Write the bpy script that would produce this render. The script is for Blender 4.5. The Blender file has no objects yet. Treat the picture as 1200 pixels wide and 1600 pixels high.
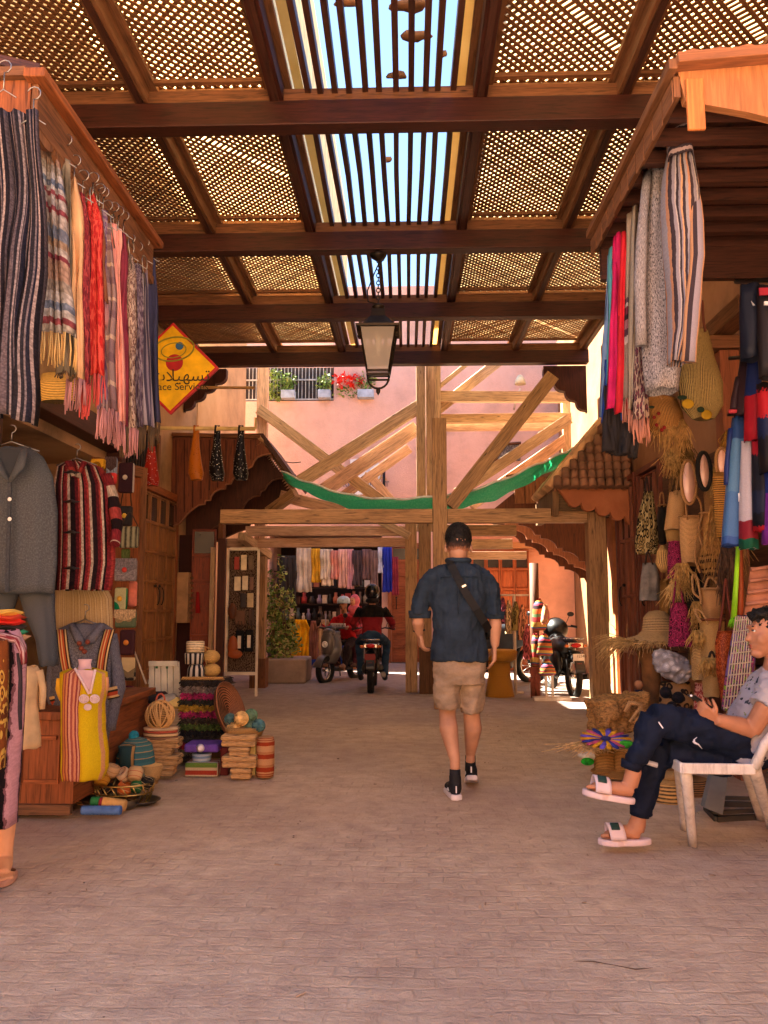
import bpy, bmesh, math, random
from mathutils import Vector, Matrix, noise
random.seed(7)
PI = math.pi
S = bpy.context.scene
COL = S.collection
# ---------------------------------------------------------------- camera, world, sun, exposure
F = 1250.0
cd = bpy.data.cameras.new('camera'); cam = bpy.data.objects.new('camera', cd); COL.objects.link(cam)
cd.sensor_fit = 'HORIZONTAL'; cd.sensor_width = 36; cd.lens = 36*F/1200; cd.clip_start = .05; cd.clip_end = 500
CAM = Vector((0, 0, 1.2))
cam.location = CAM
cam.rotation_euler = (PI/2+math.atan(145/F), 0, math.atan(37/F))
S.camera = cam
RM = cam.rotation_euler.to_matrix()
SUN_EL, SUN_AZ = math.radians(50), math.radians(-62)      # azimuth from +Y towards +X: the sun stands left and beyond
w = bpy.data.worlds.new('World'); S.world = w; w.use_nodes = True
nt = w.node_tree; nt.nodes.clear()
sky = nt.nodes.new('ShaderNodeTexSky'); sky.sky_type = 'NISHITA'; sky.sun_disc = False
sky.sun_elevation = SUN_EL; sky.sun_rotation = SUN_AZ; sky.ozone_density = 5.0; sky.air_density = 1.0; sky.dust_density = .6
bg = nt.nodes.new('ShaderNodeBackground'); bg.inputs[1].default_value = .045
wo = nt.nodes.new('ShaderNodeOutputWorld')
nt.links.new(sky.outputs[0], bg.inputs[0]); nt.links.new(bg.outputs[0], wo.inputs[0])
ld = bpy.data.lights.new('sun', 'SUN'); ld.energy = 5; ld.angle = math.radians(.5); ld.color = (1, .93, .8)
sun = bpy.data.objects.new('sun', ld); COL.objects.link(sun)
sd = Vector((math.sin(SUN_AZ)*math.cos(SUN_EL), math.cos(SUN_AZ)*math.cos(SUN_EL), math.sin(SUN_EL)))
sun.rotation_euler = sd.to_track_quat('Z', 'Y').to_euler(); sun.location = (-8, 4, 14)
S.view_settings.view_transform = 'Standard'; S.view_settings.look = 'None'; S.view_settings.gamma = 1
S.view_settings.exposure = 3.5
S.view_settings.use_white_balance = True; S.view_settings.white_balance_temperature = 6600; S.view_settings.white_balance_tint = 8
S.cycles.use_denoising = True; S.cycles.max_bounces = 10; S.cycles.diffuse_bounces = 6; S.cycles.glossy_bounces = 3
S.cycles.transmission_bounces = 6; S.cycles.transparent_max_bounces = 8; S.cycles.sample_clamp_indirect = 6
S.cycles.use_adaptive_sampling = True

def ray(px, py): return RM @ Vector(((px-600)/F, (800-py)/F, -1))
def at(px, py, Y): d = ray(px, py); return CAM + d*(Y/d.y)
def onx(px, py, X): d = ray(px, py); return CAM + d*(X/d.x)
def gnd(px, py, z=0): d = ray(px, py); return CAM + d*((z-1.2)/d.z)
def atz(px, z, Y): p = at(px, 945, Y); p.z = z; return p
def mp(n, Y): return n*Y/F          # pixels -> metres at depth Y

# ---------------------------------------------------------------- objects
WL = {}
def finish(o, parent, wl):
    WL[o.name] = wl; COL.objects.link(o)
    if parent is not None: o.parent = parent
def T(name, label, cat, loc=(0, 0, 0), group=None, kind=None):
    o = bpy.data.objects.new(name, None); loc = Vector(loc); o.location = loc; o.empty_display_size = .1
    finish(o, None, loc); o['label'] = label; o['category'] = cat
    if group: o['group'] = group
    if kind: o['kind'] = kind
    return o
def tag(o, label, cat, group=None, kind=None):
    if label: o['label'] = label
    if cat: o['category'] = cat
    if group: o['group'] = group
    if kind: o['kind'] = kind
    return o

def frame_of(d, up=Vector((0, 0, 1))):
    d = d.normalized()
    if abs(d.dot(up)) > .995: up = Vector((0, 1, 0))
    r = d.cross(up).normalized(); u = r.cross(d).normalized()
    return d, r, u

class M:
    """collects shapes in world coordinates; build() links them as one mesh object"""
    def __init__(s): s.v = []; s.f = []; s.uv = []; s.mi = []; s.cur = 0; s.sm = []; s.smooth = False
    def mat(s, i): s.cur = i; return s
    def face(s, ids, uvs): s.f.append(ids); s.uv.append(uvs); s.mi.append(s.cur); s.sm.append(s.smooth)
    def bx(s, lo, hi): 
        lo = Vector(lo); hi = Vector(hi)
        return s.beam(Vector(((lo.x+hi.x)/2, lo.y, (lo.z+hi.z)/2)), Vector(((lo.x+hi.x)/2, hi.y, (lo.z+hi.z)/2)), abs(hi.x-lo.x), abs(hi.z-lo.z)) if abs(hi.y-lo.y) >= max(abs(hi.x-lo.x), abs(hi.z-lo.z)) else \
            (s.beam(Vector((lo.x, (lo.y+hi.y)/2, (lo.z+hi.z)/2)), Vector((hi.x, (lo.y+hi.y)/2, (lo.z+hi.z)/2)), abs(hi.y-lo.y), abs(hi.z-lo.z)) if abs(hi.x-lo.x) >= abs(hi.z-lo.z) else
             s.beam(Vector(((lo.x+hi.x)/2, (lo.y+hi.y)/2, lo.z)), Vector(((lo.x+hi.x)/2, (lo.y+hi.y)/2, hi.z)), abs(hi.x-lo.x), abs(hi.y-lo.y)))
    def beam(s, a, b, w, h, up=Vector((0, 0, 1)), taper=1):
        a = Vector(a); b = Vector(b); L = (b-a).length; d, r, u = frame_of(b-a, Vector(up)); n = len(s.v)
        for p, k in ((a, 1), (b, taper)):
            for x, y in ((-1, -1), (1, -1), (1, 1), (-1, 1)): s.v.append(p + r*(x*w/2*k) + u*(y*h/2*k))
        o = random.random()*7; W = [0, w, w+h, 2*w+h, 2*w+2*h]; sm = s.smooth; s.smooth = False
        for i in range(4):
            j = (i+1) % 4
            s.face((n+i, n+j, n+4+j, n+4+i), ((o, o+W[i]), (o, o+W[i+1]), (o+L, o+W[i+1]), (o+L, o+W[i])))
        s.face((n+3, n+2, n+1, n), ((o, o), (o, o+w), (o+h, o+w), (o+h, o)))
        s.face((n+4, n+5, n+6, n+7), ((o, o), (o, o+w), (o+h, o+w), (o+h, o)))
        s.smooth = sm; return s
    def tube(s, pts, r, n=8, caps=True, flat=1, up=Vector((0, 0, 1)), uvs=None):
        pts = [Vector(p) for p in pts]; N = len(pts); rr = r if isinstance(r, (list, tuple)) else [r]*N
        base = len(s.v); L = 0; prev = None
        for i, p in enumerate(pts):
            d = (pts[min(i+1, N-1)]-pts[max(i-1, 0)])
            if d.length < 1e-9: d = Vector((0, 0, 1))
            if prev is None: _, x, y = frame_of(d, up); prev = x
            dn = d.normalized(); x = prev - dn*prev.dot(dn)
            x = x.normalized() if x.length > 1e-6 else frame_of(d, up)[1]; y = x.cross(dn); prev = x
            for k in range(n):
                t = 2*PI*k/n; s.v.append(p + x*(rr[i]*math.cos(t)) + y*(rr[i]*flat*math.sin(t)))
        sm = s.smooth; s.smooth = True
        for i in range(N-1):
            l2 = L + (pts[i+1]-pts[i]).length
            for k in range(n):
                k2 = (k+1) % n; a = base+i*n
                s.face((a+k, a+k2, a+n+k2, a+n+k), ((L, k/n), (L, (k+1)/n), (l2, (k+1)/n), (l2, k/n)))
            L = l2
        s.smooth = sm
        if caps:
            s.face(tuple(base+k for k in reversed(range(n))), tuple((0, k/n) for k in range(n)))
            s.face(tuple(base+(N-1)*n+k for k in range(n)), tuple((0, k/n) for k in range(n)))
        return s
    def lathe(s, prof, c, n=20, rx=1, ry=1, rot=None, wob=None, caps=True):
        c = Vector(c); base = len(s.v); N = len(prof); R = rot or Matrix.Identity(3); sm = s.smooth; s.smooth = True
        for i, (r, z) in enumerate(prof):
            for k in range(n):
                t = 2*PI*k/n; q = r*(1+(wob(t, i) if wob else 0))
                s.v.append(c + R @ Vector((q*rx*math.cos(t), q*ry*math.sin(t), z)))
        for i in range(N-1):
            for k in range(n):
                k2 = (k+1) % n; a = base+i*n
                s.face((a+k, a+k2, a+n+k2, a+n+k), ((k/n, i/(N-1)), ((k+1)/n, i/(N-1)), ((k+1)/n, (i+1)/(N-1)), (k/n, (i+1)/(N-1))))
        s.smooth = sm
        if caps:
            if prof[0][0] > 1e-4: s.face(tuple(base+k for k in reversed(range(n))), tuple((k/n, 0) for k in range(n)))
            if prof[-1][0] > 1e-4: s.face(tuple(base+(N-1)*n+k for k in range(n)), tuple((k/n, 1) for k in range(n)))
        return s
    def ell(s, c, r, rot=None, n=12, m=8):
        if not isinstance(r, (tuple, list, Vector)): r = (r, r, r)
        pr = [(math.sin(PI*i/m), -math.cos(PI*i/m)) for i in range(m+1)]; pr[0] = (1e-5, -1); pr[-1] = (1e-5, 1)
        R = (rot or Matrix.Identity(3)) @ Matrix.Diagonal((r[0], r[1], r[2]))
        return s.lathe(pr, c, n, rot=R, caps=False)
    def prism(s, pts, ext, uvscale=1):
        """outline (3-D points, planar) extruded by the vector ext"""
        pts = [Vector(p) for p in pts]; ext = Vector(ext); n = len(pts); b = len(s.v)
        s.v += pts; s.v += [p+ext for p in pts]; e1 = (pts[1]-pts[0]).normalized()
        nn = ext.normalized(); ax = Vector((0, 0, 1)) if abs(nn.z) < .7 else Vector((0, 1, 0)); ay = nn.cross(ax).normalized()
        uv = [(p.dot(ax)*uvscale, p.dot(ay)*uvscale) for p in pts]
        s.face(tuple(b+i for i in range(n)), tuple(uv)); s.face(tuple(b+n+i for i in reversed(range(n))), tuple(reversed(uv)))
        el = ext.length
        for i in range(n):
            j = (i+1) % n; L = (pts[j]-pts[i]).length
            s.face((b+i, b+n+i, b+n+j, b+j), ((0, 0), (0, el), (L, el), (L, 0)))
        return s
    def grid(s, fn, nu, nv, smooth=True, uvf=None):
        b = len(s.v); sm = s.smooth; s.smooth = smooth
        for j in range(nv+1):
            for i in range(nu+1): s.v.append(Vector(fn(i/nu, j/nv)))
        for j in range(nv):
            for i in range(nu):
                a = b+j*(nu+1)+i; q = ((i/nu, j/nv), ((i+1)/nu, j/nv), ((i+1)/nu, (j+1)/nv), (i/nu, (j+1)/nv))
                s.face((a, a+1, a+nu+2, a+nu+1), tuple(uvf(*t) for t in q) if uvf else q)
        s.smooth = sm; return s
    def build(s, name, mat, parent=None, bevel=0, solid=0, sub=0, remesh=0, smoothit=0, wrinkle=None, at_base=True):
        me = bpy.data.meshes.new(name)
        if parent is not None: off = WL[parent.name]
        elif at_base and s.v:
            n = len(s.v); off = Vector((sum(p.x for p in s.v)/n, sum(p.y for p in s.v)/n, min(p.z for p in s.v)))
        else: off = Vector((0, 0, 0))
        me.from_pydata([p-off for p in s.v], [], s.f)
        uvl = me.uv_layers.new(name='UVMap'); flat = [c for f in s.uv for q in f for c in q]
        uvl.data.foreach_set('uv', flat)
        me.polygons.foreach_set('use_smooth', s.sm); me.polygons.foreach_set('material_index', s.mi)
        for m in (mat if isinstance(mat, (list, tuple)) else [mat]): me.materials.append(m)
        me.update()
        o = bpy.data.objects.new(name, me)
        if parent is None: o.location = off
        finish(o, parent, off)
        if remesh:
            md = o.modifiers.new('r', 'REMESH'); md.mode = 'VOXEL'; md.voxel_size = remesh; md.use_smooth_shade = True
            if smoothit: q = o.modifiers.new('s', 'SMOOTH'); q.factor = .5; q.iterations = smoothit
            dg = bpy.context.evaluated_depsgraph_get(); nm = bpy.data.meshes.new_from_object(o.evaluated_get(dg))
            o.modifiers.clear(); o.data = nm; nm.name = name
            if wrinkle:
                amp, sc = wrinkle[:2]; st = wrinkle[2] if len(wrinkle) > 2 else (1, 1, 1)
                nor = [v.normal.copy() for v in nm.vertices]
                for v, nn in zip(nm.vertices, nor):
                    p = Vector((v.co.x*st[0], v.co.y*st[1], v.co.z*st[2]))*sc
                    v.co += nn*(amp*(noise.noise(p)+1.3*(.25-abs(noise.noise(p*1.7+Vector((7, 3, 1)))))+.55*(.25-abs(noise.noise(p*3.9)))))
            nm.materials.clear()
            for m in (mat if isinstance(mat, (list, tuple)) else [mat]): nm.materials.append(m)
            nm.polygons.foreach_set('use_smooth', [True]*len(nm.polygons)); nm.update()
        if bevel: q = o.modifiers.new('b', 'BEVEL'); q.width = bevel; q.segments = 2; q.limit_method = 'ANGLE'; q.harden_normals = False
        if solid: q = o.modifiers.new('t', 'SOLIDIFY'); q.thickness = solid
        if sub: q = o.modifiers.new('u', 'SUBSURF'); q.levels = sub; q.render_levels = sub
        return o

# ---------------------------------------------------------------- materials
def srgb(c):
    if isinstance(c, str): c = tuple(int(c[i:i+2], 16)/255 for i in (0, 2, 4))
    return tuple(x/12.92 if x <= .04045 else ((x+.055)/1.055)**2.4 for x in c)+(1,)
class NT:
    def __init__(s, name, rough=.8, spec=.3, metal=0):
        s.m = bpy.data.materials.new(name); s.m.use_nodes = True; s.t = s.m.node_tree
        s.b = s.t.nodes['Principled BSDF']; s.b.inputs['Roughness'].default_value = rough
        s.b.inputs['Specular IOR Level'].default_value = spec; s.b.inputs['Metallic'].default_value = metal
        s.tc = s.t.nodes.new('ShaderNodeTexCoord')
    def n(s, typ, **kw):
        q = s.t.nodes.new('ShaderNode'+typ)
        for k, v in kw.items():
            if k[0] == 'i' and k[1:].isdigit(): s.set(q.inputs[int(k[1:])], v)
            elif k in q.inputs.keys() if hasattr(q.inputs, 'keys') else False: s.set(q.inputs[k], v)
            else: setattr(q, k, v)
        return q
    def set(s, inp, v):
        if isinstance(v, bpy.types.NodeSocket): s.t.links.new(v, inp)
        elif isinstance(v, bpy.types.Node): s.t.links.new(v.outputs[0], inp)
        else: inp.default_value = v
    def coord(s, which='Object', scale=(1, 1, 1), rot=(0, 0, 0), rnd=False):
        mp_ = s.n('Mapping'); s.set(mp_.inputs[0], s.tc.outputs[which]); mp_.inputs[3].default_value = scale; mp_.inputs[2].default_value = rot
        if rnd:
            oi = s.n('ObjectInfo'); mm = s.n('Math', operation='MULTIPLY', i0=oi.outputs['Random'], i1=37.); cb = s.n('CombineXYZ', i0=mm, i1=mm, i2=mm); s.set(mp_.inputs[1], cb.outputs[0])
        return mp_.outputs[0]
    def noise(s, vec, scale=5, detail=3, rough=.55, dist=0):
        q = s.n('TexNoise'); s.set(q.inputs['Vector'], vec); q.inputs['Scale'].default_value = scale; q.inputs['Detail'].default_value = detail
        q.inputs['Roughness'].default_value = rough; q.inputs['Distortion'].default_value = dist; return q.outputs[0]
    def ramp(s, fac, stops, interp='LINEAR'):
        q = s.n('ValToRGB'); q.color_ramp.interpolation = interp; e = q.color_ramp.elements
        while len(e) > 1: e.remove(e[-1])
        e[0].position = stops[0][0]; e[0].color = srgb(stops[0][1])
        for p, c in stops[1:]: x = e.new(p); x.color = srgb(c)
        s.set(q.inputs[0], fac); return q.outputs[0]
    def mix(s, fac, a, b, mode='MIX'):
        q = s.n('Mix', data_type='RGBA', blend_type=mode); s.set(q.inputs[0], fac); s.set(q.inputs[6], a); s.set(q.inputs[7], b); return q.outputs[2]
    def bump(s, h, strength=.3, dist=.01):
        q = s.n('Bump'); q.inputs['Strength'].default_value = strength; q.inputs['Distance'].default_value = dist; s.set(q.inputs['Height'], h)
        s.t.links.new(q.outputs[0], s.b.inputs['Normal']); return q
    def out(s, c): s.set(s.b.inputs['Base Color'], c); return s.m
    def math(s, op, a, b=0.): q = s.n('Math', operation=op); s.set(q.inputs[0], a); s.set(q.inputs[1], b); return q.outputs[0]
_mc = {}
def cached(f):
    def g(*a, **k):
        key = (f.__name__, str(a), str(sorted(k.items())))
        if key not in _mc: _mc[key] = f(*a, **k)
        return _mc[key]
    return g
def scalec(c, k):
    if isinstance(c, str): c = tuple(int(c[i:i+2], 16)/255 for i in (0, 2, 4))
    return tuple(min(1, max(0, x*k)) for x in c)
@cached
def plain(c, rough=.75, var=.12, sc=6, bump=.15, bsc=60, metal=0, spec=.3, coord='Object'):
    s = NT('plain', rough, spec, metal); v = s.coord(coord, rnd=True)
    col = s.ramp(s.noise(v, sc, 4), [(.3, scalec(c, 1-var)), (.7, scalec(c, 1+var))])
    if bump: s.bump(s.noise(v, bsc, 3), bump, .004)
    return s.out(col)
@cached
def wood(c, dark=.62, rough=.55, gs=1., var=.2, spec=.35, dirt=.0):
    """grain along the u direction of the UV map"""
    s = NT('wood', rough, spec); v = s.coord('UV', (1.2*gs, 16*gs, 1), rnd=True); v2 = s.coord('UV', (1.1, 3.2, 1), rnd=True)
    g = s.noise(v, 3, 6, .62, 1.2); big = s.noise(v2, 1.6, 3)
    c1 = s.ramp(g, [(.3, scalec(c, dark)), (.5, scalec(c, .95)), (.72, scalec(c, 1.12))])
    c2 = s.mix(s.math('MULTIPLY', big, .9), c1, s.mix(1., c1, srgb(scalec((1, .93, .86), 1-var-.1)), 'MULTIPLY'))
    kn = s.n('TexVoronoi'); s.set(kn.inputs['Vector'], s.coord('UV', (1.3, 5, 1), rnd=True)); kn.inputs['Scale'].default_value = 1.6
    kf = s.ramp(kn.outputs[0], [(.03, (0, 0, 0)), (.09, (1, 1, 1))])
    c3 = s.mix(kf, srgb(scalec(c, .35)), c2)
    ob = s.n('ObjectInfo'); hv = s.n('HueSaturation'); s.set(hv.inputs['Value'], s.math('ADD', s.math('MULTIPLY', ob.outputs['Random'], .3), .85)); s.set(hv.inputs['Color'], c3)
    s.bump(g, .25, .004); return s.out(hv.outputs[0])
@cached
def plaster(c, c2=None, sc=1.2, bump=.5, rough=.9, stain=.25):
    s = NT('plaster', rough, .2); v = s.coord('Object')
    a = s.noise(v, sc, 6, .6); b = s.noise(v, sc*9, 4, .6)
    col = s.ramp(a, [(.32, scalec(c, 1-stain)), (.5, c), (.68, c2 or scalec(c, 1.08))])
    col = s.mix(s.math('MULTIPLY', b, .5), col, s.mix(1., col, srgb((.86, .82, .78)), 'MULTIPLY'))
    st = s.noise(s.coord('Object', (3, 3, .25)), 2.2, 4)
    col = s.mix(s.ramp(st, [(.55, (0, 0, 0)), (.75, (.3, .3, .3))]), col, srgb(scalec(c, .65)))
    s.bump(s.noise(v, 26, 6, .7), bump, .012); return s.out(col)
@cached
def stripes(cols, rep=1, axis='u', rough=.9, knit=0, wob=0., var=.12):
    """cols: ((pos, colour) ...) over one repeat of the u or v coordinate"""
    s = NT('striped_cloth', rough, .15); sp = s.n('SeparateXYZ'); s.set(sp.inputs[0], s.tc.outputs['UV'])
    t = sp.outputs[0 if axis == 'u' else 1]
    if wob: t = s.math('ADD', t, s.math('MULTIPLY', s.noise(s.coord('UV', (4, 7, 1)), 3, 3), wob))
    fr = s.math('FRACT', s.math('MULTIPLY', t, float(rep)))
    col = s.ramp(fr, list(cols), 'CONSTANT')
    nz = s.noise(s.coord('UV', (18, 18, 1), rnd=True), 6, 4)
    col = s.mix(nz, s.mix(1., col, srgb((1-var*2.5,)*3), 'MULTIPLY'), col)
    if knit:
        q = s.n('TexVoronoi'); s.set(q.inputs['Vector'], s.coord('UV', (knit, knit*1.6, 1))); q.inputs['Scale'].default_value = 1
        col = s.mix(s.ramp(q.outputs[0], [(.2, (0, 0, 0)), (.75, (.75, .75, .75))]), col, s.mix(1., col, srgb((.35, .3, .3)), 'MULTIPLY'))
        s.bump(q.outputs[0], -.8, .01)
    else: s.bump(s.noise(s.coord('UV', (160, 160, 1)), 1, 2), .2, .002)
    return s.out(col)
@cached
def printed(cols, scale=12, rough=.85, stretch=(1, 1), feature='F1', rep=1):
    """blotched or patterned print: a Voronoi field through a constant ramp"""
    s = NT('printed_cloth', rough, .15); q = s.n('TexVoronoi'); q.feature = feature
    s.set(q.inputs['Vector'], s.coord('UV', (scale*stretch[0], scale*stretch[1], 1), rnd=True)); q.inputs['Scale'].default_value = 1
    v = q.outputs[0]
    if rep > 1: v = s.math('FRACT', s.math('MULTIPLY', v, float(rep)))
    n = len(cols); col = s.ramp(v, [(i*.8/n, c) for i, c in enumerate(cols)], 'CONSTANT')
    nz = s.noise(s.coord('UV', (18, 18, 1), rnd=True), 5, 3); col = s.mix(nz, s.mix(1., col, srgb((.7, .7, .7)), 'MULTIPLY'), col)
    s.bump(v, .25, .003); return s.out(col)
@cached
def tweed(a, b, sc=70, rough=.95):
    s = NT('tweed', rough, .1); v = s.coord('UV', (sc, sc*2, 1)); n_ = s.noise(v, 1, 4, .8)
    s.bump(n_, .5, .004); return s.out(s.ramp(n_, [(.38, a), (.5, scalec(b, .8)), (.62, b)]))
@cached
def straw(c, rows=30, axis='v', c2=None, rough=.75, sw=.5):
    """plaited straw: ridged rows along one UV direction, crossed by a finer weave"""
    s = NT('straw', rough, .3); sc = (rows*.4, rows, 1) if axis == 'v' else (rows, rows*.4, 1)
    wv = s.n('TexWave', wave_type='BANDS', bands_direction='Y' if axis == 'v' else 'X'); s.set(wv.inputs['Vector'], s.coord('UV', (rows if axis == 'u' else 1, rows if axis == 'v' else 1, 1)))
    wv.inputs['Scale'].default_value = .5; wv.inputs['Distortion'].default_value = .6; wv.inputs['Detail'].default_value = 1
    n_ = s.noise(s.coord('UV', (rows*2.2, rows*2.2, 1), rnd=True), 1, 3, .7)
    f = s.math('MULTIPLY', s.math('ADD', wv.outputs['Fac'], n_), .5)
    col = s.ramp(f, [(.25, scalec(c2 or c, .38)), (.5, c), (.75, scalec(c, 1.2))])
    s.bump(f, sw, .008); return s.out(col)
@cached
def strawO(c, sc=60, rough=.8, c2=None, an=.5):
    s = NT('straw_loose', rough, .25); v = s.coord('Object', (sc*an, sc*an, sc)); n_ = s.noise(v, 1, 3, .6, .6); b = s.noise(s.coord('Object'), 7, 3)
    col = s.ramp(n_, [(.3, scalec(c2 or c, .42)), (.5, c), (.7, scalec(c, 1.2))]); col = s.mix(s.math('MULTIPLY', b, .5), col, srgb(scalec(c, .6)))
    s.bump(n_, .9, .012); return s.out(col)
@cached
def blotch(cols, sc=14, rough=.6):
    s = NT('blotched', rough, .3); q = s.n('TexVoronoi'); s.set(q.inputs['Vector'], s.coord('Object')); q.inputs['Scale'].default_value = sc
    n = len(cols); return s.out(s.ramp(q.outputs[0], [(i*.75/n, c) for i, c in enumerate(cols)], 'CONSTANT'))
@cached
def cloth_mat(c, wv=220, rough=.9, var=.14):
    s = NT('woven_cloth', rough, .15); v = s.coord('Object'); a = s.noise(s.coord('Object', (5, 5, 9)), 1.6, 5, .6)
    col = s.ramp(a, [(.32, scalec(c, 1-var)), (.68, scalec(c, 1+var))]); f = s.noise(s.coord('Object', (wv, wv, wv*.3)), 1, 2)
    col = s.mix(s.math('MULTIPLY', f, .35), col, srgb(scalec(c, .6))); s.bump(s.noise(v, 38, 4, .6), .35, .006); return s.out(col)
@cached
def metal(c, rough=.35, m=1.): return plain(c, rough, .08, 9, .05, 80, m, .5)
@cached
def glassy(c=(.9, .93, .9), rough=.12, alpha=.35):
    s = NT('glass', rough, .5); s.b.inputs['Base Color'].default_value = srgb(c); s.b.inputs['Alpha'].default_value = alpha; return s.m

# common colours
DKWOOD = wood('4e261c', .5, .5, spec=.3)
DKWOOD2 = wood('543024', .55, .5)
MIDWOOD = wood('8f6040', .6, .65, spec=.25)
ORWOOD = wood('a05c34', .6, .6, spec=.25)
PINE = wood('eac8a0', .66, .65)
PINE2 = wood('c09a6e', .6, .65)
PINEPK = wood('eec4a4', .7, .7)
IRON = metal('26211f', .5, .6)
# ---------------------------------------------------------------- ground
def paving():
    s = NT('paving', .78, .35); v = s.coord('Object')
    wv = s.n('Mix', data_type='VECTOR'); s.set(wv.inputs[0], .075); s.set(wv.inputs[4], v)
    nz = s.n('TexNoise'); s.set(nz.inputs['Vector'], v); nz.inputs['Scale'].default_value = 3.5; nz.inputs['Detail'].default_value = 3; s.set(wv.inputs[5], nz.outputs[1])
    br = s.n('TexBrick'); s.set(br.inputs['Vector'], wv.outputs[1]); br.inputs['Scale'].default_value = 1
    br.inputs['Brick Width'].default_value = .125; br.inputs['Row Height'].default_value = .068; br.inputs['Mortar Size'].default_value = .008; br.inputs['Mortar Smooth'].default_value = .8
    br.inputs['Color1'].default_value = (0, 0, 0, 1); br.inputs['Color2'].default_value = (1, 1, 1, 1)
    vo = s.n('TexVoronoi'); vo.feature = 'DISTANCE_TO_EDGE'; s.set(vo.inputs['Vector'], wv.outputs[1]); vo.inputs['Scale'].default_value = 15; 
    big = s.noise(v, .55, 5, .6); mid = s.noise(v, 7, 5, .65); fine = s.noise(v, 70, 4, .7)
    c = s.ramp(mid, [(.3, 'b89d84'), (.5, 'd0b598'), (.72, 'dfc7aa')])
    c = s.mix(s.math('MULTIPLY', br.outputs[0], .22), c, srgb('a3928a'))
    c = s.mix(s.ramp(big, [(.42, (0, 0, 0)), (.6, (.75, .75, .75))]), c, srgb('a68a78'))
    fm = s.ramp(fine, [(.35, (.0, .0, .0)), (.6, (.35, .35, .35))]); c = s.mix(fm, c, srgb('96806f'))
    ed = s.ramp(vo.outputs[0], [(.01, (1, 1, 1)), (.05, (0, 0, 0))])
    lost = s.ramp(s.noise(v, 1.7, 3), [(.42, (0, 0, 0)), (.6, (1, 1, 1))])     # joints worn away in places
    jm = s.math('MULTIPLY', s.math('MAXIMUM', s.math('MULTIPLY', ed, .22), s.math('MULTIPLY', br.outputs[1], .95)), s.math('ADD', s.math('MULTIPLY', lost, .6), .35))
    c = s.mix(s.math('MULTIPLY', jm, .22), c, srgb('7d685b'))
    c = s.mix(s.ramp(s.noise(s.coord('Object', (1, .6, 1)), 2.3, 5, .6), [(.5, (0, 0, 0)), (.68, (.4, .4, .4))]), c, srgb('94867e'))
    c = s.mix(s.ramp(s.noise(v, 4.1, 2, .5), [(.66, (0, 0, 0)), (.72, (.35, .35, .35))]), c, srgb('6f5c50'))
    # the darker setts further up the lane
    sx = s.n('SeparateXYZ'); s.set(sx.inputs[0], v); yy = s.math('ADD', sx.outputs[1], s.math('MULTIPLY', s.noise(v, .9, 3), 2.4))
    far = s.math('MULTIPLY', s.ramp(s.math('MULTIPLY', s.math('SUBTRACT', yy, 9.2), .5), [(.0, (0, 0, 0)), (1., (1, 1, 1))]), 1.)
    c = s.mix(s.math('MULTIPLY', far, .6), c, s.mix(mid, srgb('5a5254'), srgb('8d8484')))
    rp = s.noise(s.coord('Object', (7, 13, 5)), 2.2, 5, .7, .8)
    c = s.mix(s.ramp(rp, [(.35, (.4, .4, .4)), (.52, (0, 0, 0))]), c, srgb('96806f'))
    h = s.math('ADD', s.math('ADD', s.math('MULTIPLY', jm, -.32), s.math('MULTIPLY', rp, 1.2)), s.math('ADD', s.math('MULTIPLY', mid, .8), s.math('MULTIPLY', fine, .35)))
    s.bump(h, .9, .017)
    s.set(s.b.inputs['Roughness'], s.math('SUBTRACT', .85, s.math('MULTIPLY', mid, .35))); return s.out(c)
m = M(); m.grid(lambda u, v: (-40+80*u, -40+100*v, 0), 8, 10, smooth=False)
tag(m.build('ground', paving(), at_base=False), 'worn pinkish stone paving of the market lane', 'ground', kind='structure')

# ---------------------------------------------------------------- the roof of the lane
ZB = 4.67; BY = [3.6, 5.5, 7.57, 9.46, 11.34]; XL, XR = -3.3, 2.62
rx_ = [-3.2, -1.95, -.95, .54, 1.58, 2.55]
roof = T('lattice_roof', 'dark timber roof of lattice panels and open slats spanning the lane', 'roof', (0, 7.7, ZB))
for Y in BY:
    m = M(); m.bx((XL, Y-.07, ZB), (XR, Y+.07, ZB+.19)); m.build('cross_beam', DKWOOD, roof, bevel=.008)
    m = M(); m.bx((XL, Y-.035, ZB+.192), (XR, Y+.035, ZB+.30)); m.build('beam_cap', MIDWOOD, roof)
for i, x in enumerate(rx_):
    w_ = .1
    m = M(); m.bx((x-w_/2, 3.35, ZB+.20), (x+w_/2, 11.75, ZB+.36)); m.build('rafter', DKWOOD if i in (2, 3) else MIDWOOD, roof, bevel=.006)
    m = M(); m.bx((x-w_/2-.05, 3.35, ZB+.33), (x+w_/2+.05, 11.75, ZB+.372)); m.build('rafter_batten', MIDWOOD, roof)
    m = M(); m.bx((x-.022, 3.35, ZB+.185), (x+.022, 11.75, ZB+.199)); m.build('rafter_strip', DKWOOD2, roof)
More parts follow.
